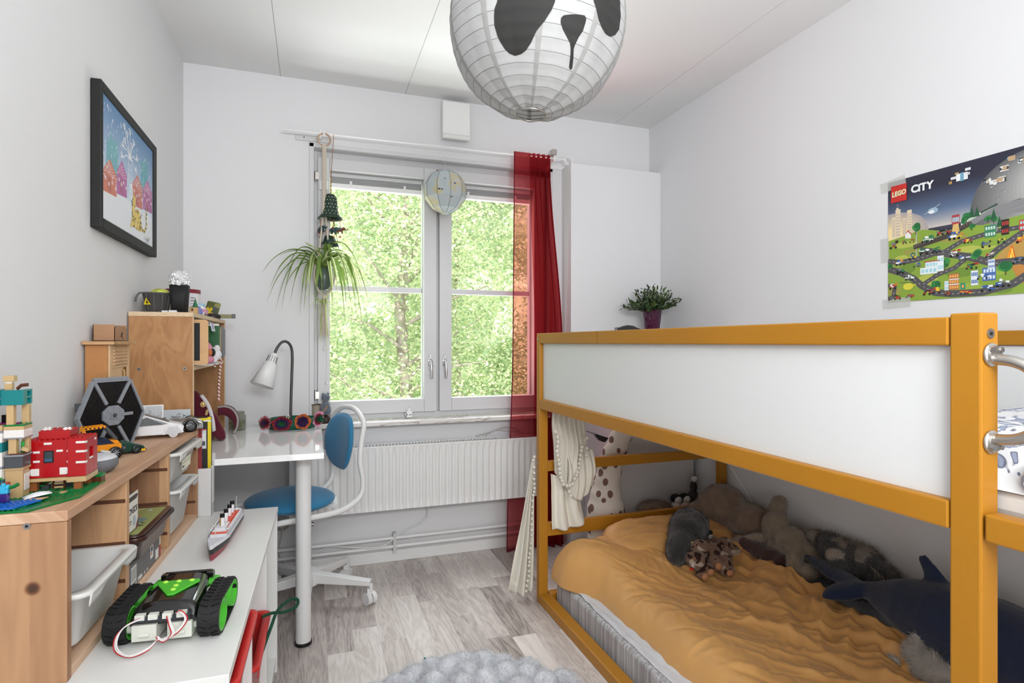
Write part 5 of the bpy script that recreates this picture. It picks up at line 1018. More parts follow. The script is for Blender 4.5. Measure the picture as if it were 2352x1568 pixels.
camo = mat('camo', (100, 104, 66), .8); nt = camo.node_tree; tc = N(nt, 'ShaderNodeTexCoord'); n_ = N(nt, 'ShaderNodeTexVoronoi'); n_.inputs['Scale'].default_value = 45; nt.links.new(tc.outputs['Object'], n_.inputs['Vector'])
sp_ = N(nt, 'ShaderNodeSeparateXYZ'); nt.links.new(n_.outputs['Color'], sp_.inputs[0]); nt.links.new(ramp(nt, sp_.outputs[0], [(.0, (84, 92, 100)), (.35, (104, 108, 64)), (.6, (92, 98, 56)), (.9, (150, 146, 92))]), nt.nodes['Principled BSDF'].inputs['Base Color'])
for e_ in [n for n in nt.nodes if n.type == 'VALTORGB']: e_.color_ramp.interpolation = 'CONSTANT'
MB(camo).obox((-.412, 2.755, HT+.040), (.056, .016, .074), Mx).build('pouch_body', t, bevel=.005)
b = MB(mat('heart_yellow', (216, 186, 40), .5)); hp = [(0, -.020), (.014, .004), (.012, .014), (.005, .015), (0, .008), (-.006, .014), (-.012, .012), (-.014, .002)]
b.prism([V((-.420, 2.755, HT+.036))+Mx @ V((x, -.0095, z)) for x, z in hp], Mx @ V((0, .002, 0))); b.build('heart_patch', t)
t = thing('toy_tank', 'black and olive brick-built toy vehicle hanging over the hutch corner', 'toy', (-.36, 2.70, HT))
b = MB(mat('olive', (126, 124, 78), .5)); b.obox((-.352, 2.705, HT+.012), (.05, .022, .016), Matrix.Rotation(R(10), 3, 'Z')); b.m(black).obox((-.322, 2.710, HT+.013), (.014, .024, .018), Matrix.Rotation(R(10), 3, 'Z')); b.build('barrel', t, bevel=.001)
b = MB(mat('brown_black', (34, 28, 24), .35)); b.ell((-.40, 2.68, HT+.008), (.034, .03, .018)); b.m(mat('heart_yellow', ())).obox((-.412, 2.668, HT+.024), (.032, .008, .004)); b.build('hull', t)
# ---- upper cubby
ct = 1.0442
t = thing('toy_blackboard', 'rounded wooden toy blackboard sticking out of the upper hutch shelf', 'blackboard', (-.40, 2.17, ct))
bw_ = mat('board_maple', (206, 164, 118), .5, var=(8, .1, (1, 1, 4)))
b = MB(bw_); c0 = V((-.408, 2.176, 1.1235)); b.prism([c0+V((x, 0, z)) for x, z in rrect(.142, .156, .012, 5)], (0, .008, 0)); b.build('wooden_frame', t, bevel=.0015)
MB(mat('slate', (24, 24, 26), .6, var=(12, .4))).box(-.470, -.362, 2.1752, 2.1765, 1.062, 1.190).build('slate_panel', t)
bk_ = book('green book with white page block on the upper hutch shelf', -.52, -.333, 2.395, 2.415, ct+.032, 1.186, mat('book_green', (34, 92, 52), .5, var=(20, .15)))
MB(mat('page_white', ())).box(-.52, -.336, 2.3935, 2.4165, 1.187, 1.194).build('page_edge', bk_)
MB(mat('storage_box_pale', (214, 214, 212), .5)).box(-.53, -.36, 2.37, 2.48, ct, ct+.030).build('flat_white_box', None, label='flat white box lying under the green book', cat='box', bevel=.002)
t = thing('grey_framed_board', 'wooden board with grey rounded rubber rim at the far end of the upper shelf', 'board', (-.40, 2.56, ct))
c0 = V((-.415, 2.56, 1.124)); MB(mat('rim_grey', (112, 114, 116), .5)).prism([c0+V((x, 0, z)) for x, z in rrect(.16, .132, .02, 5)], (0, .008, 0)).build('rubber_rim', t, bevel=.002); MB(bw_).box(-.485, -.350, 2.5585, 2.5598, 1.070, 1.180).build('board_face', t)
b = MB(mat('paper_white', (224, 224, 228), .8)); b.grid(lambda u, v: (-.50+.155*u, 2.27+.09*v, 1.200-.006*u-.004*math.sin(u*6+v*3)), 8, 6); b.grid(lambda u, v: (-.345+.006*v, 2.27+.07*u, 1.194-.030*v), 6, 4); b.m(mat('lilac_ink', (170, 150, 200), .7)); b.grid(lambda u, v: (-.3425+.004*v, 2.285+.02*u, 1.192-.02*v), 3, 3); b.build('drawing_sheets', None, label='white sheets with lilac drawing bulging out above the green book', cat='paper', solid=.001)
t = thing('pink_pouch', 'pink and orange soft pouch under the drawings on the upper shelf', 'pouch', (-.36, 2.26, ct))
b = MB(mat('pouch_pink', (200, 132, 150), .8)); b.ell((-.372, 2.262, 1.090), (.040, .026, .044)); b.ell((-.365, 2.262, 1.062), (.036, .028, .02)); rg = [mat('pouch_orange', (184, 108, 66), .7), black]
o = blob(b, 'pouch_body', t, voxel=.004)
MB(rg[0]).ell((-.352, 2.258, 1.088), (.022, .024, .017)).build('orange_flap', t); MB(black).ell((-.338, 2.262, 1.088), (.012, .018, .016)).build('black_flap', t)
t = thing('white_plush_cat', 'white plush toy head with drawn eyelashes lying in the upper shelf', 'plush toy', (-.35, 2.36, ct))
b = MB(mat('plush_white', (218, 216, 218), .95, sheen=.3)); b.ell((-.365, 2.36, 1.078), (.046, .038, .030)); b.ell((-.352, 2.335, 1.056), (.022, .02, .010)); b.ell((-.34, 2.385, 1.10), (.012, .01, .016)); blob(b, 'plush_head', t, voxel=.004, disp=.001, dscale=60)
b = MB(black)
for k in range(4): b.tube([(-.3215+.002*k, 2.345+.004*k, 1.092-.006*k), (-.319, 2.350+.004*k, 1.095-.007*k)], .0007, 4)
b.build('lashes', t)
MB(mat('pale_cloth', (206, 204, 206), .8)).grid(lambda u, v: (-.50+.18*u, 2.16+.20*v, 1.0452+.004*abs(math.sin(u*7+v*5))), 12, 12).build('folded_cloth', None, label='thin pale cloth spread on the upper hutch shelf board', cat='cloth', solid=.001)
def candy():
    m = D.materials.new('candy_stripe'); m.use_nodes = True; nt = m.node_tree; b = nt.nodes['Principled BSDF']; tc = N(nt, 'ShaderNodeTexCoord'); sp = N(nt, 'ShaderNodeSeparateXYZ'); nt.links.new(tc.outputs['Object'], sp.inputs[0])
    s = mth(nt, 'ADD', mth(nt, 'MULTIPLY', sp.outputs[2], 430), mth(nt, 'MULTIPLY', mth(nt, 'ADD', sp.outputs[0], sp.outputs[1]), 300)); nt.links.new(ramp(nt, mth(nt, 'SINE', s), [(.0, (226, 206, 196)), (.35, (226, 206, 196)), (.5, (150, 44, 40)), (1, (140, 38, 36))]), b.inputs['Base Color']); return m
cm_ = candy(); t = thing('candy_cane', 'long red and white striped paper cane hooked over the upper shelf', 'decoration', (-.345, 2.50, .90))
MB(cm_).tube(bez([(-.350, 2.50, .892), (-.349, 2.50, .95), (-.346, 2.50, 1.01), (-.343, 2.50, 1.045), (-.345, 2.495, 1.062), (-.352, 2.485, 1.066), (-.358, 2.475, 1.052), (-.359, 2.47, 1.028)], 8), .0042, 8).build('striped_cane', t)
# ---- lower cubby and desk
mar = mat('maroon_felt', (86, 14, 36), .9, sheen=.2)
t = thing('student_cap', 'maroon cap with white band and gold badge leaning in the lower hutch bay', 'hat', (-.38, 2.53, .735))
b = MB(mar); Mx = Matrix.Rotation(R(8), 3, 'Z') @ Matrix.Rotation(R(40), 3, 'Y')
def capf(u, v):
    a = u*2*PI; prof = [(0, .018), (.055, .018), (.085, .010), (.092, 0), (.088, -.012), (.070, -.016), (.0, -.016)]; i = min(int(v*6), 5); f_ = v*6-i; r_ = prof[i][0]*(1-f_)+prof[i+1][0]*f_; z = prof[i][1]*(1-f_)+prof[i+1][1]*f_
    return V((-.375, 2.30, .842))+Mx @ V((z, r_*math.cos(a), r_*1.25*math.sin(a)))
Mx = Matrix.Rotation(R(-38), 3, 'Z') @ Matrix.Rotation(R(-38), 3, 'X') @ Matrix.Rotation(R(90), 3, 'Z')
b = MB(mar); q = [(-.452, 2.5, .936), (-.427, 2.5, .936), (-.402, 2.5, .905), (-.380, 2.5, .870), (-.354, 2.5, .832), (-.325, 2.5, .768), (-.322, 2.5, .736), (-.350, 2.5, .737), (-.38, 2.5, .765), (-.44, 2.5, .84)]
b.prism(q, (-.02, .08, 0)); b.build('cap_crown', t, bevel=.014, seg=3)
b = MB(mat('band_white', (214, 210, 214), .7)); l1 = bez([(-.412, 2.498, .918), (-.392, 2.494, .888), (-.379, 2.492, .855), (-.370, 2.492, .815), (-.366, 2.492, .775)], 5)
b.add([p+V((-.005, -.002, -.002)) for p in l1]+[p+V((.007, .0, .003)) for p in l1], [(k, k+1, len(l1)+k+1, len(l1)+k) for k in range(len(l1)-1)], True); b.build('white_band', t, fixn=False, solid=.002)
gold = mat('gold', (226, 196, 140), .35, .7); b = MB(gold)
for k in range(8): a = k*PI/4; b.ell((-.404+.008*math.cos(a), 2.494, .882+.009*math.sin(a)), .004, n=8)
b.ell((-.404, 2.4935, .882), (.007, .004, .008), n=10); b.build('gold_badge', t); MB(gold).obox((-.391, 2.494, .850), (.009, .003, .022), Matrix.Rotation(R(15), 3, 'Y')).build('small_pin', t, bevel=.001)
b = MB(mar); br = lambda u, v: (-.372+.085*u, 2.56-.03*math.sin(u*PI)+.045*v, .862-.075*u**1.7-.012*v); 
t2 = thing('curved_brim', 'dark red curved brim edged with grey standing on the desk by the jar', 'hat', (-.33, 2.70, .735))
pts = bez([(-.378, 2.68, .850), (-.350, 2.68, .852), (-.322, 2.68, .838), (-.304, 2.68, .805), (-.305, 2.68, .765), (-.318, 2.68, .738)], 5); pin = bez([(-.378, 2.68, .815), (-.355, 2.68, .815), (-.338, 2.68, .805), (-.322, 2.68, .785), (-.315, 2.68, .76), (-.319, 2.68, .738)], 5)
b.add(pts+pin+[p+V((0, .05, 0)) for p in pts], [(k, k+1, len(pts)+k+1, len(pts)+k) for k in range(len(pts)-1)]+[(k+1, k, 2*len(pts)+k, 2*len(pts)+k+1) for k in range(len(pts)-1)], True); b.build('brim_cloth', t2, solid=.003, fixn=False)
MB(mat('trim_grey', (160, 156, 152), .6)).tube(pts, .0042, 7).build('grey_edging', t2)
t = thing('glass_jar', 'empty clear glass jar on the desk beside the hutch', 'jar', (-.318, 2.80, .734))
jm = mat('jar_glass', (176, 178, 160), .08, trans=.85, ior=1.3, alpha=.55); MB(jm).lathe([(0, .7345), (.034, .7345), (.036, .738), (.036, .798), (.031, .804), (.0315, .815), (.029, .815), (.029, .803), (.0335, .797), (.0335, .74), (0, .739)], (-.318, 2.80, 0), 32).build('jar_body', t)
b = MB(mat('jar_filling', (150, 148, 120), .6)); b.cyl((-.318, 2.80, .7395), (-.318, 2.80, .772), .0325); b.build('jar_contents', t)
# ---- shelf top: sketch pad, drawing, house, box
SZ = .8465
t = thing('sketch_pad', 'clear flat tray with a sheet leaning at the far end of the pine shelf', 'tray', (-.43, 2.06, SZ))
b = MB(mat('tray_clear', (196, 202, 206), .25, alpha=.85)); b.obox((-.437, 2.085, .877), (.125, .004, .062), Matrix.Rotation(R(-14), 3, 'X')); b.build('tray_panel', t, bevel=.001)
b = MB(mat('dark_scribble', (70, 70, 74), .7)); rd = random.Random(6)
for k in range(6): x = -.40+rd.uniform(-.01, .012); z = .885+rd.uniform(-.01, .012); b.tube([(x, 2.0775, z), (x+rd.uniform(-.01, .01), 2.077, z+rd.uniform(-.008, .008))], .0008, 4)
b.build('scribble', t)
t = thing('pencil_drawing', 'white paper with grey pencil hatching propped behind the white toy truck', 'drawing', (-.49, 2.02, SZ))
b = MB(); dr_ = Matrix.Rotation(R(8), 3, 'Z'); O_ = V((-.548, 2.035, SZ)); U_ = dr_ @ V((1, 0, 0)); a = Art(b, O_, U_, (0, .12, .99)); a.rect((226, 226, 226), 0, 0, .105, .082); a.rect((186, 188, 190), .004, .004, .050, .076); a.rect((190, 192, 194), .056, .004, .101, .078)
for k in range(80): u = rd.uniform(.005, .098); v = rd.uniform(.005, .05); a.line(((120, 122, 126), (150, 152, 156), (90, 92, 98))[k % 3], [(u, v), (min(.1, u+rd.uniform(-.002, .002)), v+rd.uniform(.008, .026))], .0006)
b.build('drawn_sheet', t, fixn=False)
t = thing('toy_house', 'small pine toy house with louvred door at the back of the pine shelf', 'toy', (-.53, 1.84, SZ))
hw1 = mat('house_side', (176, 122, 72), .6, var=(40, .15, (20, 20, 1))); hw2 = mat('house_front', (208, 172, 134), .6, var=(20, .1, (5, 5, 1)))
MB(hw1).box(-.556, -.506, 1.755, 1.925, SZ, 1.118).build('house_body', t); MB(wood('house_roof', (206, 168, 124), (172, 122, 80), 'X', .03)).box(-.560, -.489, 1.741, 1.940, 1.118, 1.127).build('flat_roof', t, bevel=.001)
b = MB(hw2); x_ = -.5055; b.box(x_, x_+.004, 1.756, 1.775, SZ, 1.1175).box(x_, x_+.004, 1.905, 1.924, SZ, 1.1175).box(x_, x_+.0035, 1.7752, 1.9048, 1.055, 1.1175).build('front_frame', t)
b = MB(hw2)
for k in range(6): b.obox((x_+.0045, 1.840, 1.066+k*.009), (.006, .112, .0035), Matrix.Rotation(R(35), 3, 'Y'))
b.build('louvre', t); MB(hw2).box(x_, x_+.0025, 1.7755, 1.872, SZ, 1.0545).build('door_leaf', t); MB(mat('house_gap', (120, 78, 44), .7)).box(x_, x_+.0015, 1.8722, 1.9046, SZ, 1.0545).build('door_opening', t)
b = MB(gold)
for k in range(9): b.ell((x_+.006, 1.865+.006*math.sin(k*.8), 1.045-k*.0055), (.002, .006, .0035), n=8)
b.build('glitter_sticker', t); b = MB(mat('paper_white', ()))
for k in range(7): a_ = k*2*PI/7; b.ell((x_+.005, 1.822+.018*math.cos(a_), .985+.012*math.sin(a_)), (.0015, .010, .008), n=10)
b.build('cloud_sticker', t)
t = thing('cardboard_box', 'small open brown cardboard box on the roof of the toy house', 'box', (-.53, 1.9, 1.127)); cdb = mat('cardboard', (164, 126, 96), .85, var=(25, .08))
b = MB(cdb); x0_, x1_, ya, yb, za, zb = -.553, -.503, 1.800, 1.905, 1.1275, 1.172
b.box(x0_, x1_, ya, yb, za, za+.0015).box(x0_, x1_, ya, ya+.0015, za, zb).box(x0_, x1_, yb-.0015, yb, za, zb).box(x0_, x0_+.0015, ya, yb, za, zb).box(x1_-.0015, x1_, ya, yb, za, zb-.006); b.build('carton', t)
b = MB(mat('marker_black', (40, 34, 32), .7)); b.tube([(x1_+.0006, 1.850, 1.140), (x1_+.0006, 1.858, 1.152), (x1_+.0006, 1.866, 1.150), (x1_+.0006, 1.856, 1.142), (x1_+.0006, 1.868, 1.134)], .0008, 4); b.build('marker_scrawl', t)
MB(mat('blue_grey_cloth', (70, 80, 92), .8)).ell((-.528, 1.86, 1.162), (.020, .04, .007)).build('cloth_scrap', None, label='dark blue grey scrap inside the small cardboard box', cat='cloth')
# ================= BRICK-BUILT TOYS =================
ST = .0024
def studs(b, x0, x1, y0, y1, z, p=.008):
    nx = int(round((x1-x0)/p)); ny = int(round((y1-y0)/p))
    for i in range(nx):
        for j in range(ny): cx, cy = x0+(x1-x0)*(i+.5)/nx, y0+(y1-y0)*(j+.5)/ny; b.cyl((cx, cy, z), (cx, cy, z+.0017), ST, n=10)
    return b
def brick(b, x0, x1, y0, y1, z0, z1, st_=True): b.box(x0, x1, y0, y1, z0, z1-(0 if not st_ else 0)); (studs(b, x0, x1, y0, y1, z1) if st_ else 0); return b
K = lambda n, c, r=.22: mat('brick_'+n, c, r)
bR, bW, bT, bTan, bGr, bGn, bBl, bOr, bBk, bDk, bPu, bYl, bBr = K('red', (168, 16, 22)), K('white', (222, 218, 214)), K('teal', (10, 120, 124)), K('tan', (190, 160, 116)), K('grey', (132, 136, 142)), K('green', (10, 112, 52)), K('blue', (26, 98, 184)), K('orange', (226, 140, 22)), K('black', (16, 16, 18)), K('dark_grey', (70, 74, 78)), K('purple', (126, 26, 104)), K('yellow', (226, 170, 30)), K('brown', (86, 46, 26))
def clearm(n, c): return mat(n, c, .1, trans=.8, alpha=.8)
# black hexagonal ship panel
t = thing('toy_spaceship', 'black hexagonal brick-built spaceship wing with grey frame and hub', 'toy', (-.486, 1.715, SZ))
hc = V((-.486, 1.713, .9375)); u_ = V((.563, .826, 0)).normalized(); nn = V((.826, -.563, 0)); w_ = V((0, 0, 1))
HP = lambda a, b_, d=0: hc+u_*a+w_*b_+nn*d
hx = [(-.051, .091), (.051, .091), (.092, 0), (.051, -.091), (-.051, -.091), (-.092, 0)]; sc_ = lambda s: [(a*s, b_*s) for a, b_ in hx]
MB(bBk).prism([HP(a, b_, -.004) for a, b_ in sc_(.95)], nn*.006).build('hex_panel', t)
b = MB(bGr)
for i in range(6):
    a, c = hx[i], hx[(i+1) % 6]; b.beam(HP(a[0]*.97, a[1]*.97, 0), HP(c[0]*.97, c[1]*.97, 0),   .005, .014, nn)
b.beam(HP(-.046, .094, -.002), HP(.046, .094, -.002), .007, .010, nn); b.build('rim_beam', t, bevel=.0008)
b = MB(bGr)
for a, c in (hx[0], hx[1], hx[3], hx[4]): b.beam(HP(a*.32, c*.32, .004), HP(a*.95, c*.95, .004), .008, .005, nn)
b.beam(HP(.03, 0, .004), HP(.056, 0, .004), .008, .005, nn); b.build('spoke', t, bevel=.0006)
b = MB(bGr); b.prism([HP(.031*math.cos(R(22.5+45*k)), .027*math.sin(R(22.5+45*k)), .002) for k in range(8)], nn*.007); b.build('hub_plate', t, bevel=.001)
b = MB(bGr)
for k in range(8): a = R(45*k); b.cyl(HP(.024*math.cos(a), .020*math.sin(a), .009), HP(.024*math.cos(a), .020*math.sin(a), .0108), .0026, n=10)
for k in range(4): a = R(90*k+45); b.cyl(HP(.014*math.cos(a), .010*math.sin(a), .009), HP(.014*math.cos(a), .010*math.sin(a), .0112), .0026, n=10)
b.cyl(HP(0, 0, .009), HP(0, 0, .011), .0095, n=20); b.build('hub_stud', t)
b = MB(bDk); b.cyl(HP(0, 0, .011), HP(0, 0, .0115), .006, n=16); b.cyl(HP(0, 0, .0114), HP(0, 0, .0119), .003, n=12); b.build('hub_cap', t)
b = MB(bBk)
for i in range(-9, 10):
    for j in range(-9, 10):
        a, c = i*.008, j*.008
        if abs(c) < .074 and abs(a) < .084-abs(c)*.46 and math.hypot(a/.036, c/.03) > 1.1 and (i+j) % 2 == 0 and abs(abs(c)-abs(a)*1.72) > .014: b.cyl(HP(a, c, .002), HP(a, c, .0034), .0022, n=8)
b.build('panel_stud', t)
MB(bDk).box(-.545, -.530, 1.652, 1.66, .955, .975).build('rim_detail', t)
t.location.z = SZ
# red house on stilts
t = thing('brick_house', 'red brick-built toy house with white patches standing on stilts', 'toy', (-.44, 1.30, SZ))
b = MB(bR); brick(b, -.494, -.428, 1.268, 1.322, .876, .944); brick(b, -.502, -.494, 1.28, 1.318, .876, .942, 0); b.build('main_block', t, bevel=.0004)
b = MB(bR); brick(b, -.476, -.428, 1.276, 1.318, .9445, .960); b.build('upper_roof', t, bevel=.0004)
b = MB(bR); b.box(-.427, -.3985, 1.262, 1.280, .876, .946).box(-.427, -.3985, 1.300, 1.322, .876, .946).box(-.427, -.3985, 1.28, 1.30, .876, .904).box(-.427, -.3985, 1.28, 1.30, .926, .946); studs(b, -.427, -.3985, 1.262, 1.322, .946); b.build('side_block', t, bevel=.0004)
b = MB(bTan); b.box(-.502, -.428, 1.262, 1.322, .870, .8755).box(-.4275, -.398, 1.2605, 1.323, .866, .8755); b.build('floor_plate', t)
b = MB(bW)
for (x, z, w_) in ((-.459, .938, .012), (-.476, .923, .010), (-.441, .924, .010), (-.476, .906, .010), (-.428, .903, .004), (-.428, .923, .004)): b.box(x-w_/2, x+w_/2, 1.2665, 1.269, z-.002, z+.002)
b.box(-.484, -.472, 1.2665, 1.269, .880, .893).box(-.441, -.430, 1.2665, 1.269, .880, .893).ell((-.484, 1.268, .8865), (.004, .002, .006)).ell((-.429, 1.268, .8865), (.004, .002, .006))
for z in (.939, .922, .902): b.box(-.414, -.3983, 1.2605, 1.263, z-.002, z+.002).box(-.400, -.3978, 1.2605, 1.268, z-.002, z+.002)
b.box(-.400, -.3978, 1.306, 1.314, .936, .940).box(-.400, -.3978, 1.282, 1.298, .904, .907); b.build('white_patch', t, bevel=.0005)
b = MB(bW)
for x, y in ((-.466, 1.286), (-.470, 1.298), (-.434, 1.283)): brick(b, x-.006, x+.006, y-.004, y+.004, .9605, .9635)
b.build('roof_spot', t)
MB(bBk).box(-.465, -.450, 1.2665, 1.2685, .903, .925).m(mat('window_dark', (46, 60, 66), .2)).box(-.4635, -.4515, 1.266, 1.2675, .905, .9235).m(mat('window_blue', (50, 84, 110), .3)).box(-.4635, -.4515, 1.2655, 1.267, .905, .911).build('house_window', t)
b = MB(K('nougat', (150, 88, 48)))
for x, y in ((-.482, 1.275), (-.413, 1.270), (-.413, 1.315), (-.482, 1.315)): b.box(x-.0055, x+.0055, y-.0055, y+.0055, SZ+.005, .866 if x > -.45 else .8698)
b.build('stilt', t, bevel=.0005)
b = MB(bBr); b.box(-.457, -.454, 1.281, 1.284, SZ+.003, .870).box(-.440, -.437, 1.281, 1.284, SZ+.003, .870); b.m(bTan)
for k in range(3): b.box(-.454, -.440, 1.281, 1.284, SZ+.006+k*.007, SZ+.0095+k*.007)
b.build('ladder', t)
# baseplates and small bits
t = thing('green_baseplate', 'stepped green building plates under the red toy house', 'toy', (-.48, 1.25, SZ))
b = MB(bGn); b.prism([(-.556, 1.142, SZ), (-.440, 1.139, SZ), (-.392, 1.215, SZ), (-.392, 1.345, SZ), (-.556, 1.345, SZ)], (0, 0, .0032)); studs(b, -.55, -.45, 1.145, 1.34, SZ+.0032); studs(b, -.445, -.395, 1.23, 1.34, SZ+.0032); b.box(-.424, -.400, 1.256, 1.28, SZ+.0032, SZ+.0062).m(bBr).box(-.412, -.392, 1.322, 1.344, SZ+.0032, SZ+.014).m(bGn).box(-.413, -.391, 1.321, 1.345, SZ+.014, SZ+.018); studs(b, -.412, -.392, 1.322, 1.344, SZ+.018); b.m(bTan).box(-.434, -.424, 1.244, 1.256, SZ+.0032, SZ+.006).m(bDk)
for (x, y) in ((-.455, 1.30), (-.47, 1.29), (-.44, 1.30)): b.box(x-.006, x+.006, y-.005, y+.005, SZ+.0032, SZ+.012)
b.build('plate_stack', t, bevel=.0003)
b = MB(bGn)
for x, y, z in ((-.462, 1.20, 0), (-.472, 1.225, .002), (-.452, 1.19, .001), (-.476, 1.285, .006), (-.470, 1.295, .010)):
    for k in range(3): a = k*2.1+x*90; b.ell((x+.004*math.cos(a), y+.004*math.sin(a), SZ+.006+z), (.0045, .003, .0016), n=8)
b.build('leaf_piece', t)
Z1 = SZ+.0052
MB(bBl).prism([(-.545, 1.145, Z1), (-.462, 1.145, Z1), (-.440, 1.190, Z1), (-.520, 1.200, Z1)], (0, 0, .003)).build('blue_plate', None, label='blue studded plate lying on the green baseplate at the front', cat='toy') ; o = D.objects['blue_plate']
b = MB(bBl)
for j in range(6):
    for i in range(10):
        x, y = -.538+i*.008+j*.003, 1.150+j*.008; b.cyl((x, y, 0), (x, y, .0017), ST, n=8)
for i, p in enumerate(b.v): b.v[i] = p+V((0, 0, Z1+.003))
b.build('stud', o)
MB(bYl).prism([(-.540, 1.135, Z1+.0052), (-.500, 1.140, Z1+.0052), (-.496, 1.150, Z1+.0052), (-.528, 1.150, Z1+.0052)], (0, 0, .004)).build('orange_slope_piece', None, label='orange yellow slope piece on the blue plate', cat='toy', bevel=.0008)
t = thing('brick_figure', 'small blue and purple brick figure with outstretched green arms', 'toy', (-.490, 1.185, Z1))
fz = Z1+.0052; b = MB(K('dark_violet', (50, 30, 110))); b.box(-.4965, -.4815, 1.176, 1.186, fz, fz+.014); b.build('legs', t, bevel=.0008)
b = MB(K('azure', (50, 170, 210))); b.box(-.4965, -.4815, 1.176, 1.186, fz+.0142, fz+.026); b.ell((-.495, 1.180, fz+.024), (.004, .005, .005)); b.ell((-.483, 1.180, fz+.024), (.004, .005, .005)); b.cyl((-.489, 1.181, fz+.026), (-.489, 1.181, fz+.031), .003); b.build('torso', t, bevel=.0008)
b = MB(bGn); b.tube([(-.483, 1.180, fz+.023), (-.474, 1.178, fz+.025), (-.467, 1.178, fz+.029)], .003, 8); b.tube([(-.495, 1.180, fz+.023), (-.499, 1.172, fz+.022)], .003, 8); b.build('arm', t)
t = thing('brick_furnace', 'black and grey brick block with a red top and green leaf piece', 'toy', (-.515, 1.215, SZ)); b = MB(bGr); b.box(-.533, -.500, 1.203, 1.228, Z1, Z1+.012).m(bBk).box(-.533, -.500, 1.203, 1.228, Z1+.012, Z1+.025).m(bR).box(-.534, -.499, 1.202, 1.229, Z1+.025, Z1+.029); b.build('block_stack', t, bevel=.0004)
b = MB(K('leaf', (30, 150, 60))); b.cyl((-.517, 1.215, Z1+.029), (-.517, 1.215, Z1+.036), .003)
for k in range(4): a = k*PI/2+.4; b.ell((-.517+.007*math.cos(a), 1.215+.007*math.sin(a), Z1+.037), (.006, .006, .002), n=10)
for k in range(3): a = k*2.1; b.ell((-.525+.004*math.cos(a), 1.207+.004*math.sin(a), Z1+.031), (.004, .004, .002), n=8)
b.build('leaf_crown', t)
b = MB(bR); brick(b, -.553, -.502, 1.170, 1.198, Z1+.0052, Z1+.013); b.build('red_plate_stack', None, label='dark red studded plates at the very left edge of the pine shelf', cat='toy', bevel=.0004)
b = MB(bPu); brick(b, -.556, -.540, 1.2, 1.225, Z1, Z1+.022); b.build('purple_brick', None, label='purple brick at the far left beside the black and grey block', cat='toy', bevel=.0004)
b = MB(mat('paper_white', ())); b.grid(lambda u, v: (-.468+.034*u-.012*v, 1.200+.020*v+.018*u, SZ+.0075+.005*math.sin(u*PI)*math.sin(v*PI)+.004*u), 6, 6); b.build('paper_scrap', None, label='folded white paper scrap on the green plates before the toy house', cat='paper', solid=.0006)
b = MB(K('nougat_light', (206, 160, 130), .5)); b.prism([(-.478, 1.178, SZ+.0068), (-.442, 1.188, SZ+.0068), (-.436, 1.208, SZ+.0068), (-.470, 1.200, SZ+.0068)], (0, 0, .001)); b.build('beige_card', None, label='small beige card lying under the white paper scrap', cat='card')
def twb(m=None): b = MB(m); b.T = Matrix.Translation((-.558, 1.222, SZ)) @ Matrix.Diagonal((.86, .86, 1.04, 1)) @ Matrix.Translation((.558, -1.235, -SZ)); return b
# teal and white tower
t = thing('brick_tower', 'tall teal and white brick-built toy tower at the left edge', 'toy', (-.51, 1.24, SZ)); b = twb()
TX0, TX1, TY0, TY1 = -.558, -.500, 1.235, 1.275
for z0, z1, m_ in ((.8465, .862, bW), (.862, .884, bT), (.884, .898, bW), (.898, .902, bW), (.902, .906, bGr), (.906, .930, bW), (.930, .946, bT), (.946, .962, bW), (.962, .966, bGr), (.966, .975, bTan)): b.m(m_).box(TX0, TX1, TY0, TY1, z0, z1-.0003)
b.build('tower_shaft', t, bevel=.0003)
b = twb(); b.m(bTan).box(-.499, -.470, 1.245, 1.275, .8465, .898).m(bW).box(-.4695, -.4685, 1.25, 1.272, .862, .890).m(bTan).box(-.500, -.468, 1.243, 1.277, .898, .902).m(bDk).box(-.499, -.468, 1.24, 1.276, .902, .921).m(bGr).box(-.4995, -.466, 1.238, 1.278, .921, .924); b.build('side_stair_block', t, bevel=.0003)
b = twb(bTan); b.box(-.493, -.480, 1.243, 1.256, .924, .953).box(-.480, -.468, 1.268, 1.278, .924, .953); b.m(bBr).box(-.492, -.468, 1.242, 1.277, .924, .926); b.m(bTan).obox((-.468, 1.256, .931), (.012, .012, .006), Matrix.Rotation(R(20), 3, 'Y')); b.m(K('leaf', ())).cyl((-.476, 1.262, .926), (-.476, 1.262, .944), .0028); b.build('open_floor_post', t, bevel=.0003)
b = twb(bW); b.box(-.4995, -.466, 1.240, 1.278, .953, .966); b.m(bGr).box(-.4998, -.4655, 1.239, 1.279, .951, .953).m(bTan).box(-.4995, -.466, 1.240, 1.278, .966, .972).m(bGn).box(-.4995, -.466, 1.240, 1.278, .972, .975); studs(b, -.4995, -.466, 1.262, 1.278, .975); b.build('balcony', t, bevel=.0003)
b = twb(bTan)
for x, y in ((-.544, 1.242), (-.516, 1.242), (-.489, 1.246), (-.473, 1.270), (-.544, 1.270)): b.box(x-.006, x+.006, y-.006, y+.006, .975, 1.008)
b.m(bR).box(-.55, -.53, 1.25, 1.26, .975, .99).m(bBk).box(-.512, -.498, 1.262, 1.275, .975, .99).m(bPu).box(-.52, -.48, 1.255, 1.27, .9752, .977); b.build('column', t, bevel=.0003)
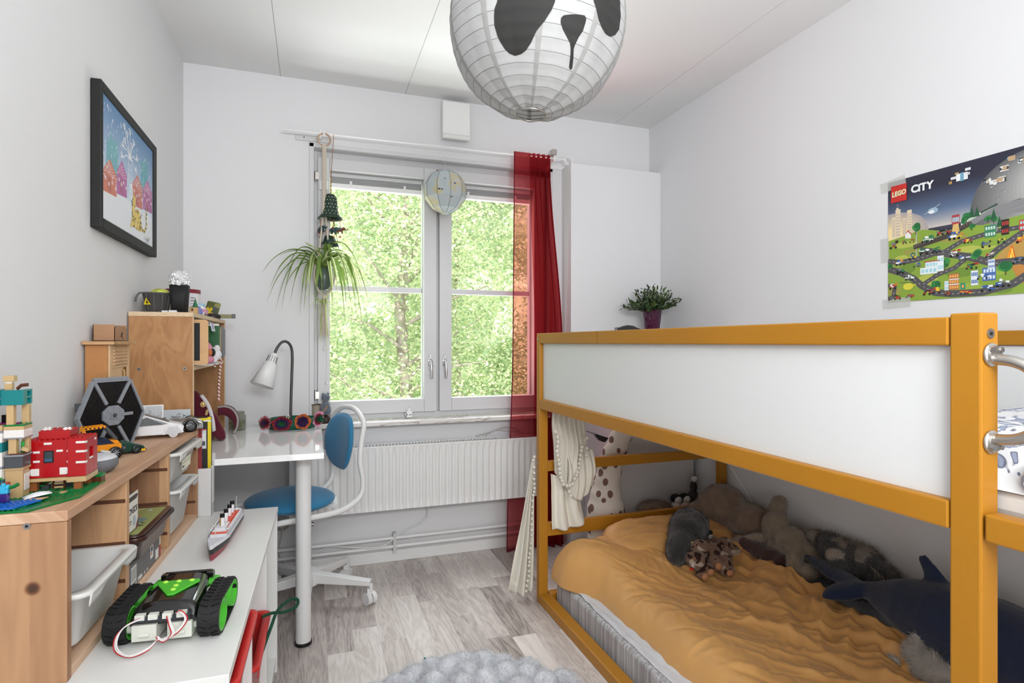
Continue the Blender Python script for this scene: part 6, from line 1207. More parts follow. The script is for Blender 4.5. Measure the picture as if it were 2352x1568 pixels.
b = twb(bT); b.box(TX0, -.503, 1.235, 1.278, 1.008, 1.034).box(-.503, -.466, 1.238, 1.250, 1.008, 1.033).box(-.503, -.497, 1.25, 1.278, 1.008, 1.022).box(-.476, -.466, 1.25, 1.256, 1.008, 1.033).box(-.476, -.466, 1.272, 1.278, 1.008, 1.033).box(-.476, -.466, 1.256, 1.272, 1.018, 1.022).box(-.476, -.466, 1.256, 1.272, 1.030, 1.033); b.m(bGr).box(TX0, -.5025, 1.2345, 1.2785, 1.018, 1.020); studs(b.m(bT), TX0, -.51, 1.237, 1.25, 1.034); b.build('crown_wall', t, bevel=.0003)
b = twb(bTan); b.box(-.502, -.490, 1.25, 1.262, 1.033, 1.044).m(bW).box(-.500, -.490, 1.25, 1.262, 1.044, 1.047).m(bTan).box(-.504, -.486, 1.248, 1.264, 1.047, 1.057); b.m(bBr).tube([(-.485, 1.26, 1.034), (-.478, 1.26, 1.040), (-.466, 1.26, 1.041)], .003, 6); b.m(clearm('clear_magenta', (170, 70, 150))).cyl((-.530, 1.242, 1.036), (-.530, 1.242, 1.044), .007); b.build('chimney', t, bevel=.0003)
# yellow technic buggy
t = thing('toy_buggy', 'yellow and dark blue technic-style toy buggy with black roll cage', 'toy', (-.470, 1.600, SZ)); TV = Matrix.Translation((-.475, 1.600, SZ)) @ Matrix.Rotation(R(28), 4, 'Z')
def wheel(b, c, r_, w_, hub, tyre=bBk, ax=(0, 1, 0), T=None):
    c = V(c); ax = V(ax); b.m(tyre).lathe([(r_*.62, -w_/2), (r_*.9, -w_/2), (r_, -w_*.3), (r_, w_*.3), (r_*.9, w_/2), (r_*.62, w_/2), (r_*.62, -w_/2)], c, 24, frame(ax)); b.m(hub).cyl(c-ax*w_*.42, c+ax*w_*.42, r_*.18, n=10); b.lathe([(r_*.62, -w_*.46), (r_*.66, -w_*.46), (r_*.66, w_*.46), (r_*.62, w_*.46)], c, 24, frame(ax))
    for k in range(8):
        a = k*PI/4; e = frame(ax) @ V((math.cos(a)*r_*.63, math.sin(a)*r_*.63, 0)); b.tube([c-ax*w_*.4+e*.2, c-ax*w_*.4+e], r_*.07, 5); b.tube([c+ax*w_*.4+e*.2, c+ax*w_*.4+e], r_*.07, 5)
    return b
for x in (-.026, .024):
    for y in (-.020, .020): b = MB(); b.T = TV; wheel(b, (x, y, .0145), .0145, .010, bGr); b.build('wheel', t)
b = MB(bOr); b.T = TV; b.box(-.038, .038, -.014, .014, .020, .034); b.prism([(-.036, -.0142, .034), (.036, -.0142, .034), (.030, -.0142, .044), (-.036, -.0142, .046)], (0, .0284, 0)); b.build('body', t, bevel=.001)
b = MB(K('navy', (24, 34, 60))); b.T = TV; b.prism([(-.034, -.0148, .036), (.024, -.0148, .036), (.010, -.0148, .049), (-.034, -.0148, .052)], (0, .0296, 0)); b.build('bonnet', t)
for y in (-.013, .013):
    b = MB(bOr); b.T = TV; b.beam((-.036, y, .040), (-.036, y, .076), .006, .007, (0, 1, 0)).beam((-.038, y, .076), (.006, y, .078), .006, .007, (0, 1, 0)).m(bDk).beam((.006, y, .078), (.028, y, .046), .006, .007, (0, 1, 0)); b.m(bBk)
    for k in range(5): x = -.032+k*.008; b.cyl((x, y-.0036, .0765), (x, y+.0036, .0765), .0022, n=8)
    for k in range(3): z = .050+k*.008; b.cyl((-.036, y-.0036, z), (-.036, y+.0036, z), .0022, n=8)
    b.build('roll_cage', t)
b = MB(bDk); b.T = TV; b.box(-.042, .042, -.010, .010, .012, .020).cyl((.040, -.012, .022), (.046, -.012, .022), .004).cyl((.040, .012, .022), (.046, .012, .022), .004); b.build('chassis', t, bevel=.001)
# small blue helmet-like piece
b = MB(bBl); b.ell((-.452, 1.535, SZ+.014), (.009, .012, .014)); b.m(bW).obox((-.446, 1.535, SZ+.028), (.018, .010, .003), Matrix.Rotation(R(14), 3, 'Y')); b.build('blue_toy_piece', None, label='small round blue toy piece with a white cap behind the grey speaker', cat='toy')
def car_body(b, T, L_, W_, prof, m):
    """side profile [(x,z)] extruded with tapered flanks"""
    b.m(m); n = len(prof); zs = [p[1] for p in prof]; zm = max(zs); rows = []
    for k, f_ in enumerate((-1, -.86, .86, 1)):
        rows += [T @ V((x*(1 if abs(f_) < .9 else .985), f_*W_/2*(1-.16*max(0, z-zm*.45)/zm), z*(1 if abs(f_) < .9 else .96))) for x, z in prof]
    b.add(rows, [(k*n+i, k*n+(i+1) % n, (k+1)*n+(i+1) % n, (k+1)*n+i) for k in range(3) for i in range(n)]+[list(range(n))[::-1], [3*n+i for i in range(n)]], False); return b
# green race car
t = thing('green_race_car', 'dark green brick-built race car beside the yellow buggy', 'toy', (-.445, 1.675, SZ)); TV = Matrix.Translation((-.447, 1.660, SZ)) @ Matrix.Rotation(R(30), 4, 'Z'); gm = K('racing_green', (12, 56, 42))
b = MB(); car_body(b, TV, .1, .04, [(-.042, .008), (-.03, .006), (.034, .006), (.044, .010), (.040, .018), (.022, .024), (.004, .032), (-.014, .032), (-.034, .026), (-.042, .020)], gm); b.build('body', t, bevel=.002)
for x in (-.026, .024):
    for y in (-.019, .019): b = MB(); b.T = TV; wheel(b, (x, y, .0105), .0105, .008, bDk); b.build('wheel', t)
b = MB(bYl); b.T = TV; b.box(.034, .044, -.020, -.012, .005, .010).box(.034, .044, .012, .020, .005, .010); b.build('bumper', t); b = MB(bBk); b.T = TV; b.box(.040, .047, -.018, .018, .006, .009).prism([(-.012, -.0165, .0255), (.014, -.0165, .0255), (.004, -.0165, .0315), (-.010, -.0165, .0315)], (0, .033, 0)); b.build('windscreen', t)
# grey smart speaker
t = thing('smart_speaker', 'round grey fabric smart speaker behind the red toy house', 'speaker', (-.445, 1.44, SZ))
MB(mat('speaker_grey', (110, 112, 116), .85, bump=(900, .3))).lathe([(0, SZ), (.028, SZ), (.040, SZ+.004), (.0475, SZ+.014), (.0485, SZ+.022), (.046, SZ+.030)], (-.445, 1.44, 0), 40).build('fabric_base', t)
MB(mat('speaker_top', (196, 198, 202), .6)).lathe([(.046, SZ+.030), (.042, SZ+.0345), (.030, SZ+.037), (0, SZ+.0375)], (-.445, 1.44, 0), 40).build('top_cover', t)
# white angular truck
t = thing('white_truck', 'white angular toy pickup truck with black windows', 'toy', (-.44, 1.90, SZ)); TV = Matrix.Translation((-.446, 1.915, SZ)) @ Matrix.Rotation(R(16), 4, 'Z'); wt = mat('truck_white', (218, 218, 220), .35)
b = MB(); car_body(b, TV, .18, .066, [(-.085, .012), (.060, .010), (.078, .014), (.082, .030), (.074, .037), (.040, .046), (-.015, .068), (-.085, .042)], wt); b.build('body', t, bevel=.001)
b = MB(bBk); b.T = TV; 
for s in (-1, 1): b.prism([(.040, s*.0312, .0415), (-.012, s*.0298, .0630), (-.050, s*.0312, .0445), (-.050, s*.0325, .038), (.030, s*.0322, .0395)], (0, s*.0022, 0))
b.prism([(.046, -.024, .0450), (-.011, -.024, .0672), (-.013, -.024, .0690), (.044, -.024, .0466)], (0, .048, 0)); b.build('window', t)
for x in (-.052, .054):
    for s in (-1, 1):
        b = MB(mat('arch_grey', (196, 196, 200), .5)); b.T = TV; b.prism([(x-.025, s*.0325, .010), (x-.014, s*.0325, .032), (x+.012, s*.0325, .033), (x+.024, s*.0325, .012)], (0, s*.003, 0)); b.m(wt).beam((x-.026, s*.034, .010), (x-.014, s*.034, .033), .005, .004, (0, 1, 0)).beam((x-.014, s*.034, .033), (x+.012, s*.034, .034), .005, .004, (0, 1, 0)).beam((x+.012, s*.034, .034), (x+.025, s*.034, .014), .005, .004, (0, 1, 0)); b.build('wheel_arch', t)
        b = MB(mat('arch_grey', ())); b.T = TV; b.cyl((x, s*.026, .012), (x, s*.036, .012), .012, n=24); b.cyl((x, s*.036, .012), (x, s*.037, .012), .006, n=16); b.build('wheel', t)
# silver sports car
t = thing('silver_sports_car', 'silver open toy sports car with black wheels at the shelf end', 'toy', (-.40, 2.02, SZ)); TV = Matrix.Translation((-.425, 2.022, SZ)) @ Matrix.Rotation(R(10), 4, 'Z') @ Matrix.Scale(1.28, 4); sv = mat('car_silver', (168, 166, 164), .25, .7)
b = MB(sv); b.T = TV; vs = []
def cb(u, v):
    x = -.075+.150*u; s = 2*v-1; fen = .6+.4*max(0, 1-abs(abs(x)-.048)/.028); top = .020+.012*fen*(1-.5*max(0, (abs(s)-.82)/.18)) - (.006 if abs(s) < .55 and x > .02 else 0)-.010*max(0, (u-.82)/.18)-.006*max(0, (.1-u)/.1)
    if abs(x) < .022 and abs(s) < .6: top = .020
    w_ = .034*(1-.25*max(0, (u-.8)/.2)**2-.1*max(0, (.1-u)/.1)); e = abs(s)**6
    return (x, s*w_, top*(1-e*.45))
b.grid(cb, 70, 40); b.grid(lambda u, v: (cb(u, 0)[0], cb(u, 0)[1]*(1-.08*v), cb(u, 0)[2]*(1-v)+.006*v), 70, 4); b.grid(lambda u, v: (cb(u, 1)[0], cb(u, 1)[1]*(1-.08*v), cb(u, 1)[2]*(1-v)+.006*v), 70, 4); b.grid(lambda u, v: (lambda p: (p[0], p[1], p[2]*(1-v)+.006*v))(cb(1, u)), 20, 3); b.grid(lambda u, v: (lambda p: (p[0], p[1], p[2]*(1-v)+.006*v))(cb(0, u)), 20, 3); b.build('body', t)
b = MB(bBk); b.T = TV; b.box(-.022, .020, -.022, .022, .0202, .0235).box(-.06, .06, -.030, .030, .005, .010); b.box(-.012, -.004, -.018, -.004, .0235, .033).box(-.012, -.004, .004, .018, .0235, .033); b.build('cockpit', t, bevel=.001)
b = MB(mat('screen_smoke', (120, 116, 112), .1, alpha=.6)); b.T = TV; b.grid(lambda u, v: (.022+.010*(1-v)-.018*abs(2*u-1)**2, -.024+.048*u, .024+.011*v), 10, 3); b.build('windscreen', t)
for x in (-.048, .048):
    for s in (-1, 1): b = MB(); b.T = TV; wheel(b, (x, s*.030, .0145), .0145, .010, bDk); b.build('wheel', t); b = MB(bBk); b.T = TV; b.tube([(x+.0172*math.cos(k*PI/10), s*.0345, .0145+.0172*math.sin(k*PI/10)) for k in range(11)], .0012, 5); b.build('wheel_arch', t)
for s in (-1, 1): b = MB(mat('lamp_glass', (220, 220, 220), .1)); b.T = TV; b.obox((.064, s*.022, .0235), (.018, .006, .003), Matrix.Rotation(R(20), 3, 'Y')); b.build('headlight', t)
# ================= TRACKED ROBOT on the bench =================
BZ = .5605
t = thing('tracked_robot', 'black and green toy robot on rubber tracks with loose wires', 'toy', (-.26, 1.30, BZ)); TR = Matrix.Translation((-.262, 1.245, BZ)) @ Matrix.Rotation(R(-7), 4, 'Z')
gnm = mat('robot_green', (70, 176, 44), .35); rub = mat('rubber', (20, 20, 22), .6); rbk = mat('robot_black', (14, 14, 15), .12, coat=.5)
def stadium(r0, r1, d, dz, n=14):   # rear wheel r0 at y=0, far wheel r1 at y=d
    o = []; 
    for k in range(n+1): a = R(95+170*k/n); o.append((r0*math.cos(a), r0+r0*math.sin(a)))
    for k in range(n+1): a = R(-85+170*k/n); o.append((d+r1*math.cos(a), r1+dz+r1*math.sin(a)))
    return o
for s in (-1, 1):
    xc = s*.079; P2 = stadium(.034, .030, .082, .012); n = len(P2); inn = [(.0 + (y-.04)*.90+.04, (z-.034)*.90+.034) for y, z in P2]
    b = MB(rub); b.T = TR; w_ = .019
    vs = [(xc+sx*w_, y, z) for sx in (-1, 1) for y, z in P2]+[(xc+sx*w_, y, z) for sx in (-1, 1) for y, z in inn]
    fs = []
    for k in range(n): j = (k+1) % n; fs += [(k, j, n+j, n+k), (2*n+j, 2*n+k, 3*n+k, 3*n+j), (j, k, 2*n+k, 2*n+j), (n+k, n+j, 3*n+j, 3*n+k)]
    b.add(vs, fs, False); o = b.build('rubber_track', t, bevel=.001)
    b = MB(rub); b.T = TR; L_ = [(V((0, y, z)), V((0, P2[(k+1) % n][0]-y, P2[(k+1) % n][1]-z))) for k, (y, z) in enumerate(P2)]; tot = sum(d.length for _, d in L_); m_ = 26; acc = 0; i = 0
    for k in range(m_):
        target = tot*k/m_
        while acc+L_[i][1].length < target: acc += L_[i][1].length; i += 1
        p, d = L_[i]; q = p+d.normalized()*(target-acc); nrm = V((0, -d.z, d.y)).normalized()*-1
        for hs in (-1, 1): b.beam(V((xc+hs*.017, q.y, q.z))+nrm*.0008, V((xc+hs*.003, q.y, q.z))+nrm*.0008+d.normalized()*.006, .0028, .0022, nrm)
    b.build('tread_bar', o)
    for (y, z, r_) in ((0, .034, .0295), (.082, .042, .0265)):
        b = MB(gnm); b.T = TR; b.lathe([(r_*.86, -.019), (r_, -.019), (r_, .019), (r_*.86, .019), (r_*.86, -.019)], (xc, y, z), 32, frame((1, 0, 0))); b.lathe([(0, .002), (r_*.86, .002), (r_*.86, -.002), (0, -.002)], (xc, y, z), 32, frame((1, 0, 0))); b.cyl((xc-.012, y, z), (xc+.012, y, z), .007)
        b.build('green_wheel', t)
b = MB(rbk); b.T = TR; sec = [(-.010, .036, .044), (-.012, .052, .052), (.02, .062, .060), (.075, .056, .062), (.088, .050, .058)]
def rb(u, v):
    y = -.022+.125*v; s = 2*u-1; wd = .056-.010*v+.003*math.sin(v*PI); h_ = .070+.012*v-.02*max(0, (.1-v)/.1); ang = s*R(100); return (wd*math.copysign(min(1, abs(math.sin(ang))**.55), s), y, .040+(h_-.040)*max(-.35, math.copysign(abs(math.cos(ang))**.45, math.cos(ang))))
b.grid(rb, 40, 24); b.add([rb(u/20, 0) for u in range(21)], [list(range(21))], False); b.add([rb(u/20, 1) for u in range(21)], [list(range(21))[::-1]], False); b.build('shell', t)
b = MB(gnm); b.T = TR; tri = [(-.036, .068), (.036, .068), (.040, .060), (.006, .012), (-.006, .012), (-.040, .060)]
b.prism([(x, y, .0715+y*.10) for x, y in tri], (0, 0, .0045)); b.build('green_keypad', t, bevel=.003)
bt = mat('button_lime', (170, 226, 80), .3)
for x, y in ((-.024, .060), (0, .060), (.024, .060), (0, .043), (0, .028)): b = MB(bt); b.T = TR; b.ell((x, y, .0765+y*.10), (.0055, .0045, .003), n=12); b.build('button', t)
b = MB(gnm); b.T = TR; b.box(-.062, .062, .092, .128, .052, .066); b.build('green_tray', t, bevel=.006); b = MB(rbk); b.T = TR; b.beam((-.046, .122, .074), (.046, .122, .074), .008, .010); b.box(-.050, -.036, .108, .124, .064, .078).box(.036, .050, .108, .124, .064, .078); b.build('carry_bar', t, bevel=.002)
gb_ = mat('gearbox_white', (214, 216, 206), .35); 
for s in (-1, 1):
    b = MB(gb_); b.T = TR; b.box(s*.030-.021, s*.030+.021, -.030, .02, .010, .040); b.cyl((s*.050, -.006, .026), (s*.064, -.006, .026), .009); b.cyl((s*.030-.008, -.031, .022), (s*.030+.010, -.031, .022), .004); b.build('gear_box', t, bevel=.0015)
b = MB(mat('board_grey', (50, 54, 60), .4)); b.T = TR; b.box(-.048, .048, -.030, -.018, .044, .054); b.m(gb_)
for x in (-.036, -.014, .010, .034): b.box(x-.008, x+.008, -.034, -.022, .050, .060)
b.build('connector_row', t, bevel=.0008)
wr = mat('wire_red', (178, 40, 44), .4); ww = mat('wire_white', (226, 222, 222), .4)
for k, (off, m_) in enumerate(((0, wr), (.0022, ww), (.0044, ww))):
    b = MB(m_); b.T = TR
    b.tube(bez([(-.034+off, -.034, .055), (-.052, -.046-off, .050), (-.066+off, -.056, .034), (-.062+off, -.066, .014+off), (-.036, -.072-off*.5, .004+off), (-.010, -.066, .010+off), (.000, -.050, .020), (.012, -.046-off, .018+off), (.034, -.048, .030+off), (.048-off, -.044, .050), (.038, -.042, .066-off), (.026, -.036, .060)]), .0011, 6)
    b.tube(bez([(.010+off, -.034, .055), (.018+off, -.048, .046), (.024+off, -.054, .030), (.010, -.052, .016+off), (-.004+off, -.046, .024)]), .0011, 6); b.build('wire', t)
# ================= STEAMSHIP MODEL =================
t = thing('model_steamship', 'black, white and red model ocean liner with funnels on the bench', 'toy', (-.236, 1.80, BZ)); TSH = Matrix.Translation((-.2475, 1.640, BZ)) @ Matrix.Rotation(math.atan2(1.99-1.64, -.2244+.2475)-PI/2, 4, 'Z'); SLg = .355
def hull(z, side, u):   # half-beam along the length
    w_ = .027*min(1, (u/.24))**.62*min(1, ((1-u)/.16))**.5; return w_*(.55+.45*min(1, z/.022))
zl = [(0, 'hull_red', (150, 40, 56)), (.017, 'hull_black', (34, 34, 36)), (.032, 'hull_white', (222, 222, 226)), (.039, '', None)]
for (z0, nm, c), (z1, _, _) in zip(zl, zl[1:]):
    b = MB(mat('ship_'+nm, c, .4)); b.T = TSH
    for s in (-1, 1): b.grid(lambda u, v: (s*hull(z0+(z1-z0)*v, s, u), SLg*u*(1-.01*(1-v))-.012*(z0+(z1-z0)*v)/.039*(u < .02)+(0 if u > .02 else 0), z0+(z1-z0)*v+.004*(1-u)**6*(z1 > .03)*v), 60, 3)
    b.build(nm, t)
b = MB(mat('ship_deck', (206, 206, 214), .5)); b.T = TSH; b.grid(lambda u, v: ((2*v-1)*hull(.033, 1, u)*.98, SLg*u, .033), 60, 4); b.build('deck', t)
b = MB(mat('ship_super', (224, 224, 228), .4)); b.T = TSH
for y0_, y1_, w_, z0, z1 in ((.085, .300, .021, .033, .042), (.095, .285, .018, .042, .048), (.10, .16, .014, .048, .053)): b.box(-w_, w_, y0_, y1_, z0, z1)
for k in range(11):
    for s in (-1, 1): b.obox((s*.021, .10+k*.018, .051), (.004, .011, .004))
b.build('superstructure', t, bevel=.0006)
b = MB(mat('ship_coral', (216, 96, 78), .5)); b.T = TSH; b.box(-.0195, .0195, .086, .118, .0421, .0455).box(-.0165, .0165, .12, .284, .0421, .0486).box(-.011, .011, .112, .280, .0481, .0500).box(-.012, .012, .20, .225, .05, .053).box(-.015, .015, .290, .320, .0335, .037).box(-.008, .008, .325, .34, .0335, .036)
for k in range(9): b.box(-.014, -.006, .115+k*.018, .121+k*.018, .050, .0525).box(.006, .014, .117+k*.018, .122+k*.018, .050, .0525)
b.build('coral_deckhouse', t, bevel=.0004)
for k, y in enumerate((.128, .175, .222, .262)):
    b = MB(mat('ship_super', ())); b.T = TSH; b.cyl((0, y, .050), (0, y+.003, .074), .0058, n=16); 
    if k == 0: b.m(mat('funnel_ochre', (196, 140, 40), .4)).add([(.0061*math.cos(a)*1.0, y+.0061*math.sin(a)+(.003 if z > .06 else 0), z) for z in (.0505, .0738) for a in [R(170+10*i) for i in range(9)]], [(i, i+1, 10+i, 9+i) for i in range(8)], True)
    b.m(bBk).cyl((0, y+.003, .074), (0, y+.004, .084), .0061, n=16); b.build('funnel', t)
b = MB(gb_); b.T = TSH
for y in (.045, .325): b.cyl((0, y, .033), (0, y+.006, .082), .0008, n=5)
b.build('mast', t)
# ================= PAPER FLOWER CROWN round the lamp foot =================
def fold(b, c, nrm, rx, rz, m, seed, n=7, depth=.010):
    M_ = frame(nrm, (0, 0, 1)); b.m(m); rd = random.Random(seed)
    def g(u, v):
        a = u*2*PI; rr = v; w_ = 1+.06*math.sin(a*n+seed)*v+.1*noise.noise(V((math.cos(a)*2, math.sin(a)*2, seed)))
        q = M_ @ V((rz*rr*w_*math.cos(a), rx*rr*w_*math.sin(a), depth*(v**1.5)*1.2+.004*math.sin(a*n*2+seed)*v)); return V(c)+q
    b.grid(g, 56, 8)
fc = thing('paper_flower_crown', 'green card headband with four tissue paper flowers around the lamp foot', 'headband', (-.09, 2.78, .7345))
b = MB(mat('band_green', (18, 84, 62), .7)); b.grid(lambda u, v: (-.088+.098*math.cos(u*2*PI), 2.782+.082*math.sin(u*2*PI), .735+.046*v), 60, 2); b.build('card_band', fc, solid=.0012)
tis = lambda n, c: mat('tissue_'+n, c, .8)
tR, tP, tG, tO, tPk, tRo = tis('red', (128, 32, 44)), tis('purple', (58, 28, 74)), tis('green', (20, 80, 54)), tis('orange', (190, 98, 50)), tis('pink', (222, 150, 178)), tis('rose', (176, 112, 120))
for (x, y, z, nr, sz, cols, sd) in ((-.190, 2.735, .768, (-.5, -.85, .1), .030, (tRo, tR, tP), 1), (-.128, 2.705, .767, (0, -1, 0), .036, (tR, tP, tG), 2), (-.043, 2.705, .772, (.05, -1, 0), .034, (tO, tP, tP), 3), (.012, 2.738, .778, (.75, -.6, -.1), .036, (tPk, tR, tG), 4)):
    b = MB(); nv = V(nr).normalized()
    if sd == 2: rx, rz = 1.15, .85
    else: rx, rz = 1.0, 1.0
    fold(b, V((x, y, z)), nv, sz*rx, sz*rz, cols[0], sd, 5, .014); fold(b, V((x, y, z))+nv*.006, nv, sz*.68*rx, sz*.68*rz, cols[1], sd+5, 7, .012); fold(b, V((x, y, z))+nv*.012, nv, sz*.38*rx, sz*.38*rz, cols[2], sd+9, 5, .010); fold(b, V((x, y, z))+nv*.014, nv, sz*.25, sz*.25, cols[2], sd+11, 4, -.008)
    if sd in (1, 4): fold(b, V((x-.012*(sd == 1)+.018*(sd == 4), y-.004, z-.004)), V((nr[0], nr[1], .3)), .014, .016, tG, 20, 4, .010)
    b.build('tissue_flower', fc, solid=.0006, fixn=False)
MB(mat('cord_white', (220, 214, 200), .8)).tube(bez([(-.125, 2.71, .772), (-.115, 2.715, .785), (-.103, 2.72, .80), (-.100, 2.722, .790), (-.112, 2.72, .776)]), .0022, 6).build('string_loop', fc)
# ================= WINDOW SILL THINGS =================
t = thing('grey_plush_bird', 'small grey plush animal standing on a brown wooden base on the sill', 'plush toy', (.060, 2.955, .7275))
gpl = mat('plush_grey', (96, 106, 118), .95, sheen=.4, var=(50, .35), bump=(260, .6)); b = MB(gpl)
b.ell((.060, 2.955, .800), (.024, .022, .036)); b.ell((.060, 2.950, .852), (.021, .019, .020)); b.ell((.056, 2.940, .848), (.012, .012, .010)); b.ell((.048, 2.965, .865), (.008, .005, .010)); b.ell((.070, 2.965, .868), (.008, .005, .010)); b.ell((.046, 2.94, .79), (.012, .012, .022)); b.ell((.074, 2.945, .79), (.012, .012, .024))
blob(b, 'plush_body', t, voxel=.0028, smooth=3, disp=.0015, dscale=60)
MB(mat('tail_tan', (160, 128, 100), .8)).tube(bez([(.066, 2.925, .815), (.058, 2.924, .80), (.046, 2.926, .785), (.042, 2.928, .775), (.050, 2.925, .768)]), .004, 7).build('tan_tail', t)
MB(mat('orange_beak', (210, 120, 50), .6)).ell((.079, 2.948, .852), (.004, .003, .004), n=8).build('orange_nose', t)
MB(mat('dark_wood', (52, 30, 22), .4)).lathe([(0, .7275), (.022, .7275), (.024, .735), (.020, .752), (.012, .764), (0, .766)], (.062, 2.952, 0), 20).cyl((.055, 2.955, .76), (.055, 2.955, .775), .004).build('wooden_base', t)
t = thing('small_tin', 'small beige tin with dark rim in the corner of the window sill', 'tin', (.020, 2.965, .7275))
MB(mat('tin_beige', (160, 148, 134), .5)).cyl((.016, 2.965, .7275), (.016, 2.965, .818), .0205, n=24).build('tin_body', t); MB(mat('rim_dark', (70, 66, 56), .4, .6)).tube([(.016+.0205*math.cos(k*PI/12), 2.965+.0205*math.sin(k*PI/12), .818) for k in range(24)], .0022, 6, closed=True).build('rim', t)
MB(mat('dark_bits', (70, 30, 26), .6)).ell((.030, 2.915, .748), (.022, .010, .018)).ell((.042, 2.925, .742), (.012, .010, .012)).build('dark_pebble', None, label='dark reddish object lying on the sill behind the pink paper flower', cat='ornament')
# ================= HANGING SPIDER PLANT =================
HXp, HYp = .052, 2.880
mc_ = mat('macrame_cotton', (200, 190, 174), .9, bump=(300, .4))
t = thing('macrame_hanger', 'cotton macrame plant hanger with wooden ring on the curtain rod', 'plant hanger', (HXp, HYp, 2.10))
MB(wood('ring_wood', (190, 160, 136), (160, 126, 100), 'Z', .02)).tube([(HXp+.029*math.cos(k*PI/14), HYp, 2.098+.029*math.sin(k*PI/14)) for k in range(28)], .0042, 9, closed=True).build('wooden_ring', t)
b = MB(white); b.box(HXp-.004, HXp+.004, HYp-.004, HYp+.010, 2.118, 2.140); b.build('rod_hook', t)
b = MB(mc_); b.ell((HXp, HYp, 2.062), (.013, .010, .012))
for k in range(5): a = k*2*PI/5; b.tube([(HXp+.005*math.cos(a+z_*30), HYp+.005*math.sin(a+z_*30), 2.065-z_) for z_ in [i*.02 for i in range(16)]], .0056, 7)
for k, (dx, dy) in enumerate(((-.034, -.030), (.036, -.026), (.030, .032), (-.032, .030))):
    top = (HXp+dx*.05, HYp+dy*.05, 1.80); mid = (HXp+dx*.72, HYp+dy*.72, 1.545)
    b.tube(bez([top, (HXp+dx*.28, HYp+dy*.28, 1.69), mid, (HXp+dx*1.25, HYp+dy*1.25, 1.475), (HXp+dx*1.25, HYp+dy*1.25, 1.42), (HXp+dx*.8, HYp+dy*.8, 1.372), (HXp, HYp, 1.345)], 6), .0046, 6)
    b.ell(mid, (.006, .006, .010), n=8)
b.ell((HXp, HYp, 1.340), (.010, .010, .014)); b.build('knotted_cord', t)
b = MB(mc_); rd = random.Random(2)
for k in range(34): a = rd.uniform(0, 6.3); r_ = rd.uniform(.002, .010); e = rd.uniform(.014, .024); b.tube([(HXp+r_*.6*math.cos(a), HYp+r_*.6*math.sin(a), 1.335), (HXp+r_*math.cos(a), HYp+r_*math.sin(a), 1.27), (HXp+e*math.cos(a), HYp+e*math.sin(a), 1.155+rd.uniform(-.008, .012))], .0014, 4)
b.build('tassel', t)
sp = thing('spider_plant', 'spider plant with striped arching leaves in a grey green hanging pot', 'plant', (HXp, HYp, 1.375))
MB(mat('pot_grey_green', (78, 90, 84), .3)).lathe([(0, 1.375), (.022, 1.376), (.033, 1.392), (.040, 1.43), (.042, 1.478), (.039, 1.478), (.036, 1.45), (0, 1.45)], (HXp, HYp, 0), 28).build('pot', sp)
MB(mat('soil', (46, 36, 28), .95)).cyl((HXp, HYp, 1.45), (HXp, HYp, 1.462), .036).build('soil', sp)
def leafmat(n, c):
    m = leafm(n, c); return m
lg, lw_, ld = leafmat('leaf_green', (122, 150, 74)), leafmat('leaf_cream', (222, 228, 176)), leafmat('leaf_dark', (66, 92, 46))
def ribbon(b, pts, w, m_out, m_in):
    P_ = bez(pts, 5); L_ = len(P_); rows = []
    for i, p in enumerate(P_):
        t_ = (P_[min(i+1, L_-1)]-P_[max(i-1, 0)]).normalized(); s_ = t_.cross(V((0, 0, 1))); s_ = s_.normalized() if s_.length > .05 else V((1, 0, 0)); k = i/(L_-1); ww_ = w*(min(1, .55+2*k))*(1-k**2.6)+.0003; up = s_.cross(t_)
        rows.append([p-s_*ww_+up*ww_*.5, p-s_*ww_*.45, p, p+s_*ww_*.45, p+s_*ww_+up*ww_*.5])
    vs = [q for r_ in rows for q in r_]
    for j, m_ in ((0, m_out), (1, m_in), (2, m_in), (3, m_out)): n0 = len(b.v); b.m(m_); b.add(vs, [(i*5+j, i*5+j+1, (i+1)*5+j+1, (i+1)*5+j) for i in range(L_-1)], True) if j == 0 else [b.f.append([base+x for x in (i*5+j, i*5+j+1, (i+1)*5+j+1, (i+1)*5+j)]) or b.mi.append(b.cur) or b.sm.append(True) for i in range(L_-1)]; base = n0 if j == 0 else base
C0 = V((HXp, HYp-.004, 1.470)); rd = random.Random(12)
arcs = [(-.10, -.02, .10, -.175, -.04), (-.15, -.03, .085, -.27, -.03), (-.13, .0, .045, -.255, -.16), (-.12, -.02, .055, -.19, -.20), (-.08, -.05, .06, -.15, -.17), (-.07, -.03, .03, -.11, -.22), (-.05, -.06, .05, -.07, -.16), (-.02, -.07, .05, -.04, -.20),
        (.08, -.03, .13, .165, -.01), (.10, -.02, .08, .20, -.18), (.09, -.04, .06, .17, -.25), (.06, -.06, .07, .12, -.20), (.12, -.01, .04, .19, -.22), (.05, -.07, .04, .09, -.26), (.10, -.03, .03, .15, -.26), (.03, -.07, .05, .06, -.14), (-.01, -.02, .10, -.03, .08), (.03, -.01, .11, .05, .09), (-.06, -.01, .11, -.09, .13), (.015, -.04, .12, .03, .02), (-.11, .02, .07, -.22, -.20), (.04, -.05, .09, .10, .02), (.07, .01, .10, .13, .04), (-.04, -.05, .08, -.08, -.03), (.13, -.03, .06, .21, -.20), (-.03, -.06, .03, -.01, -.12), (.14, .0, .03, .205, -.15), (.08, -.05, .045, .15, -.17), (-.10, -.03, .085, -.20, .05), (-.09, .0, .03, -.18, -.10), (.11, -.05, .05, .175, -.28), (.07, -.02, .02, .10, -.18), (-.06, -.06, .02, -.09, -.20), (.02, -.07, .03, .035, -.21), (.09, -.06, .07, .14, -.10), (-.13, -.05, .065, -.235, -.10)]
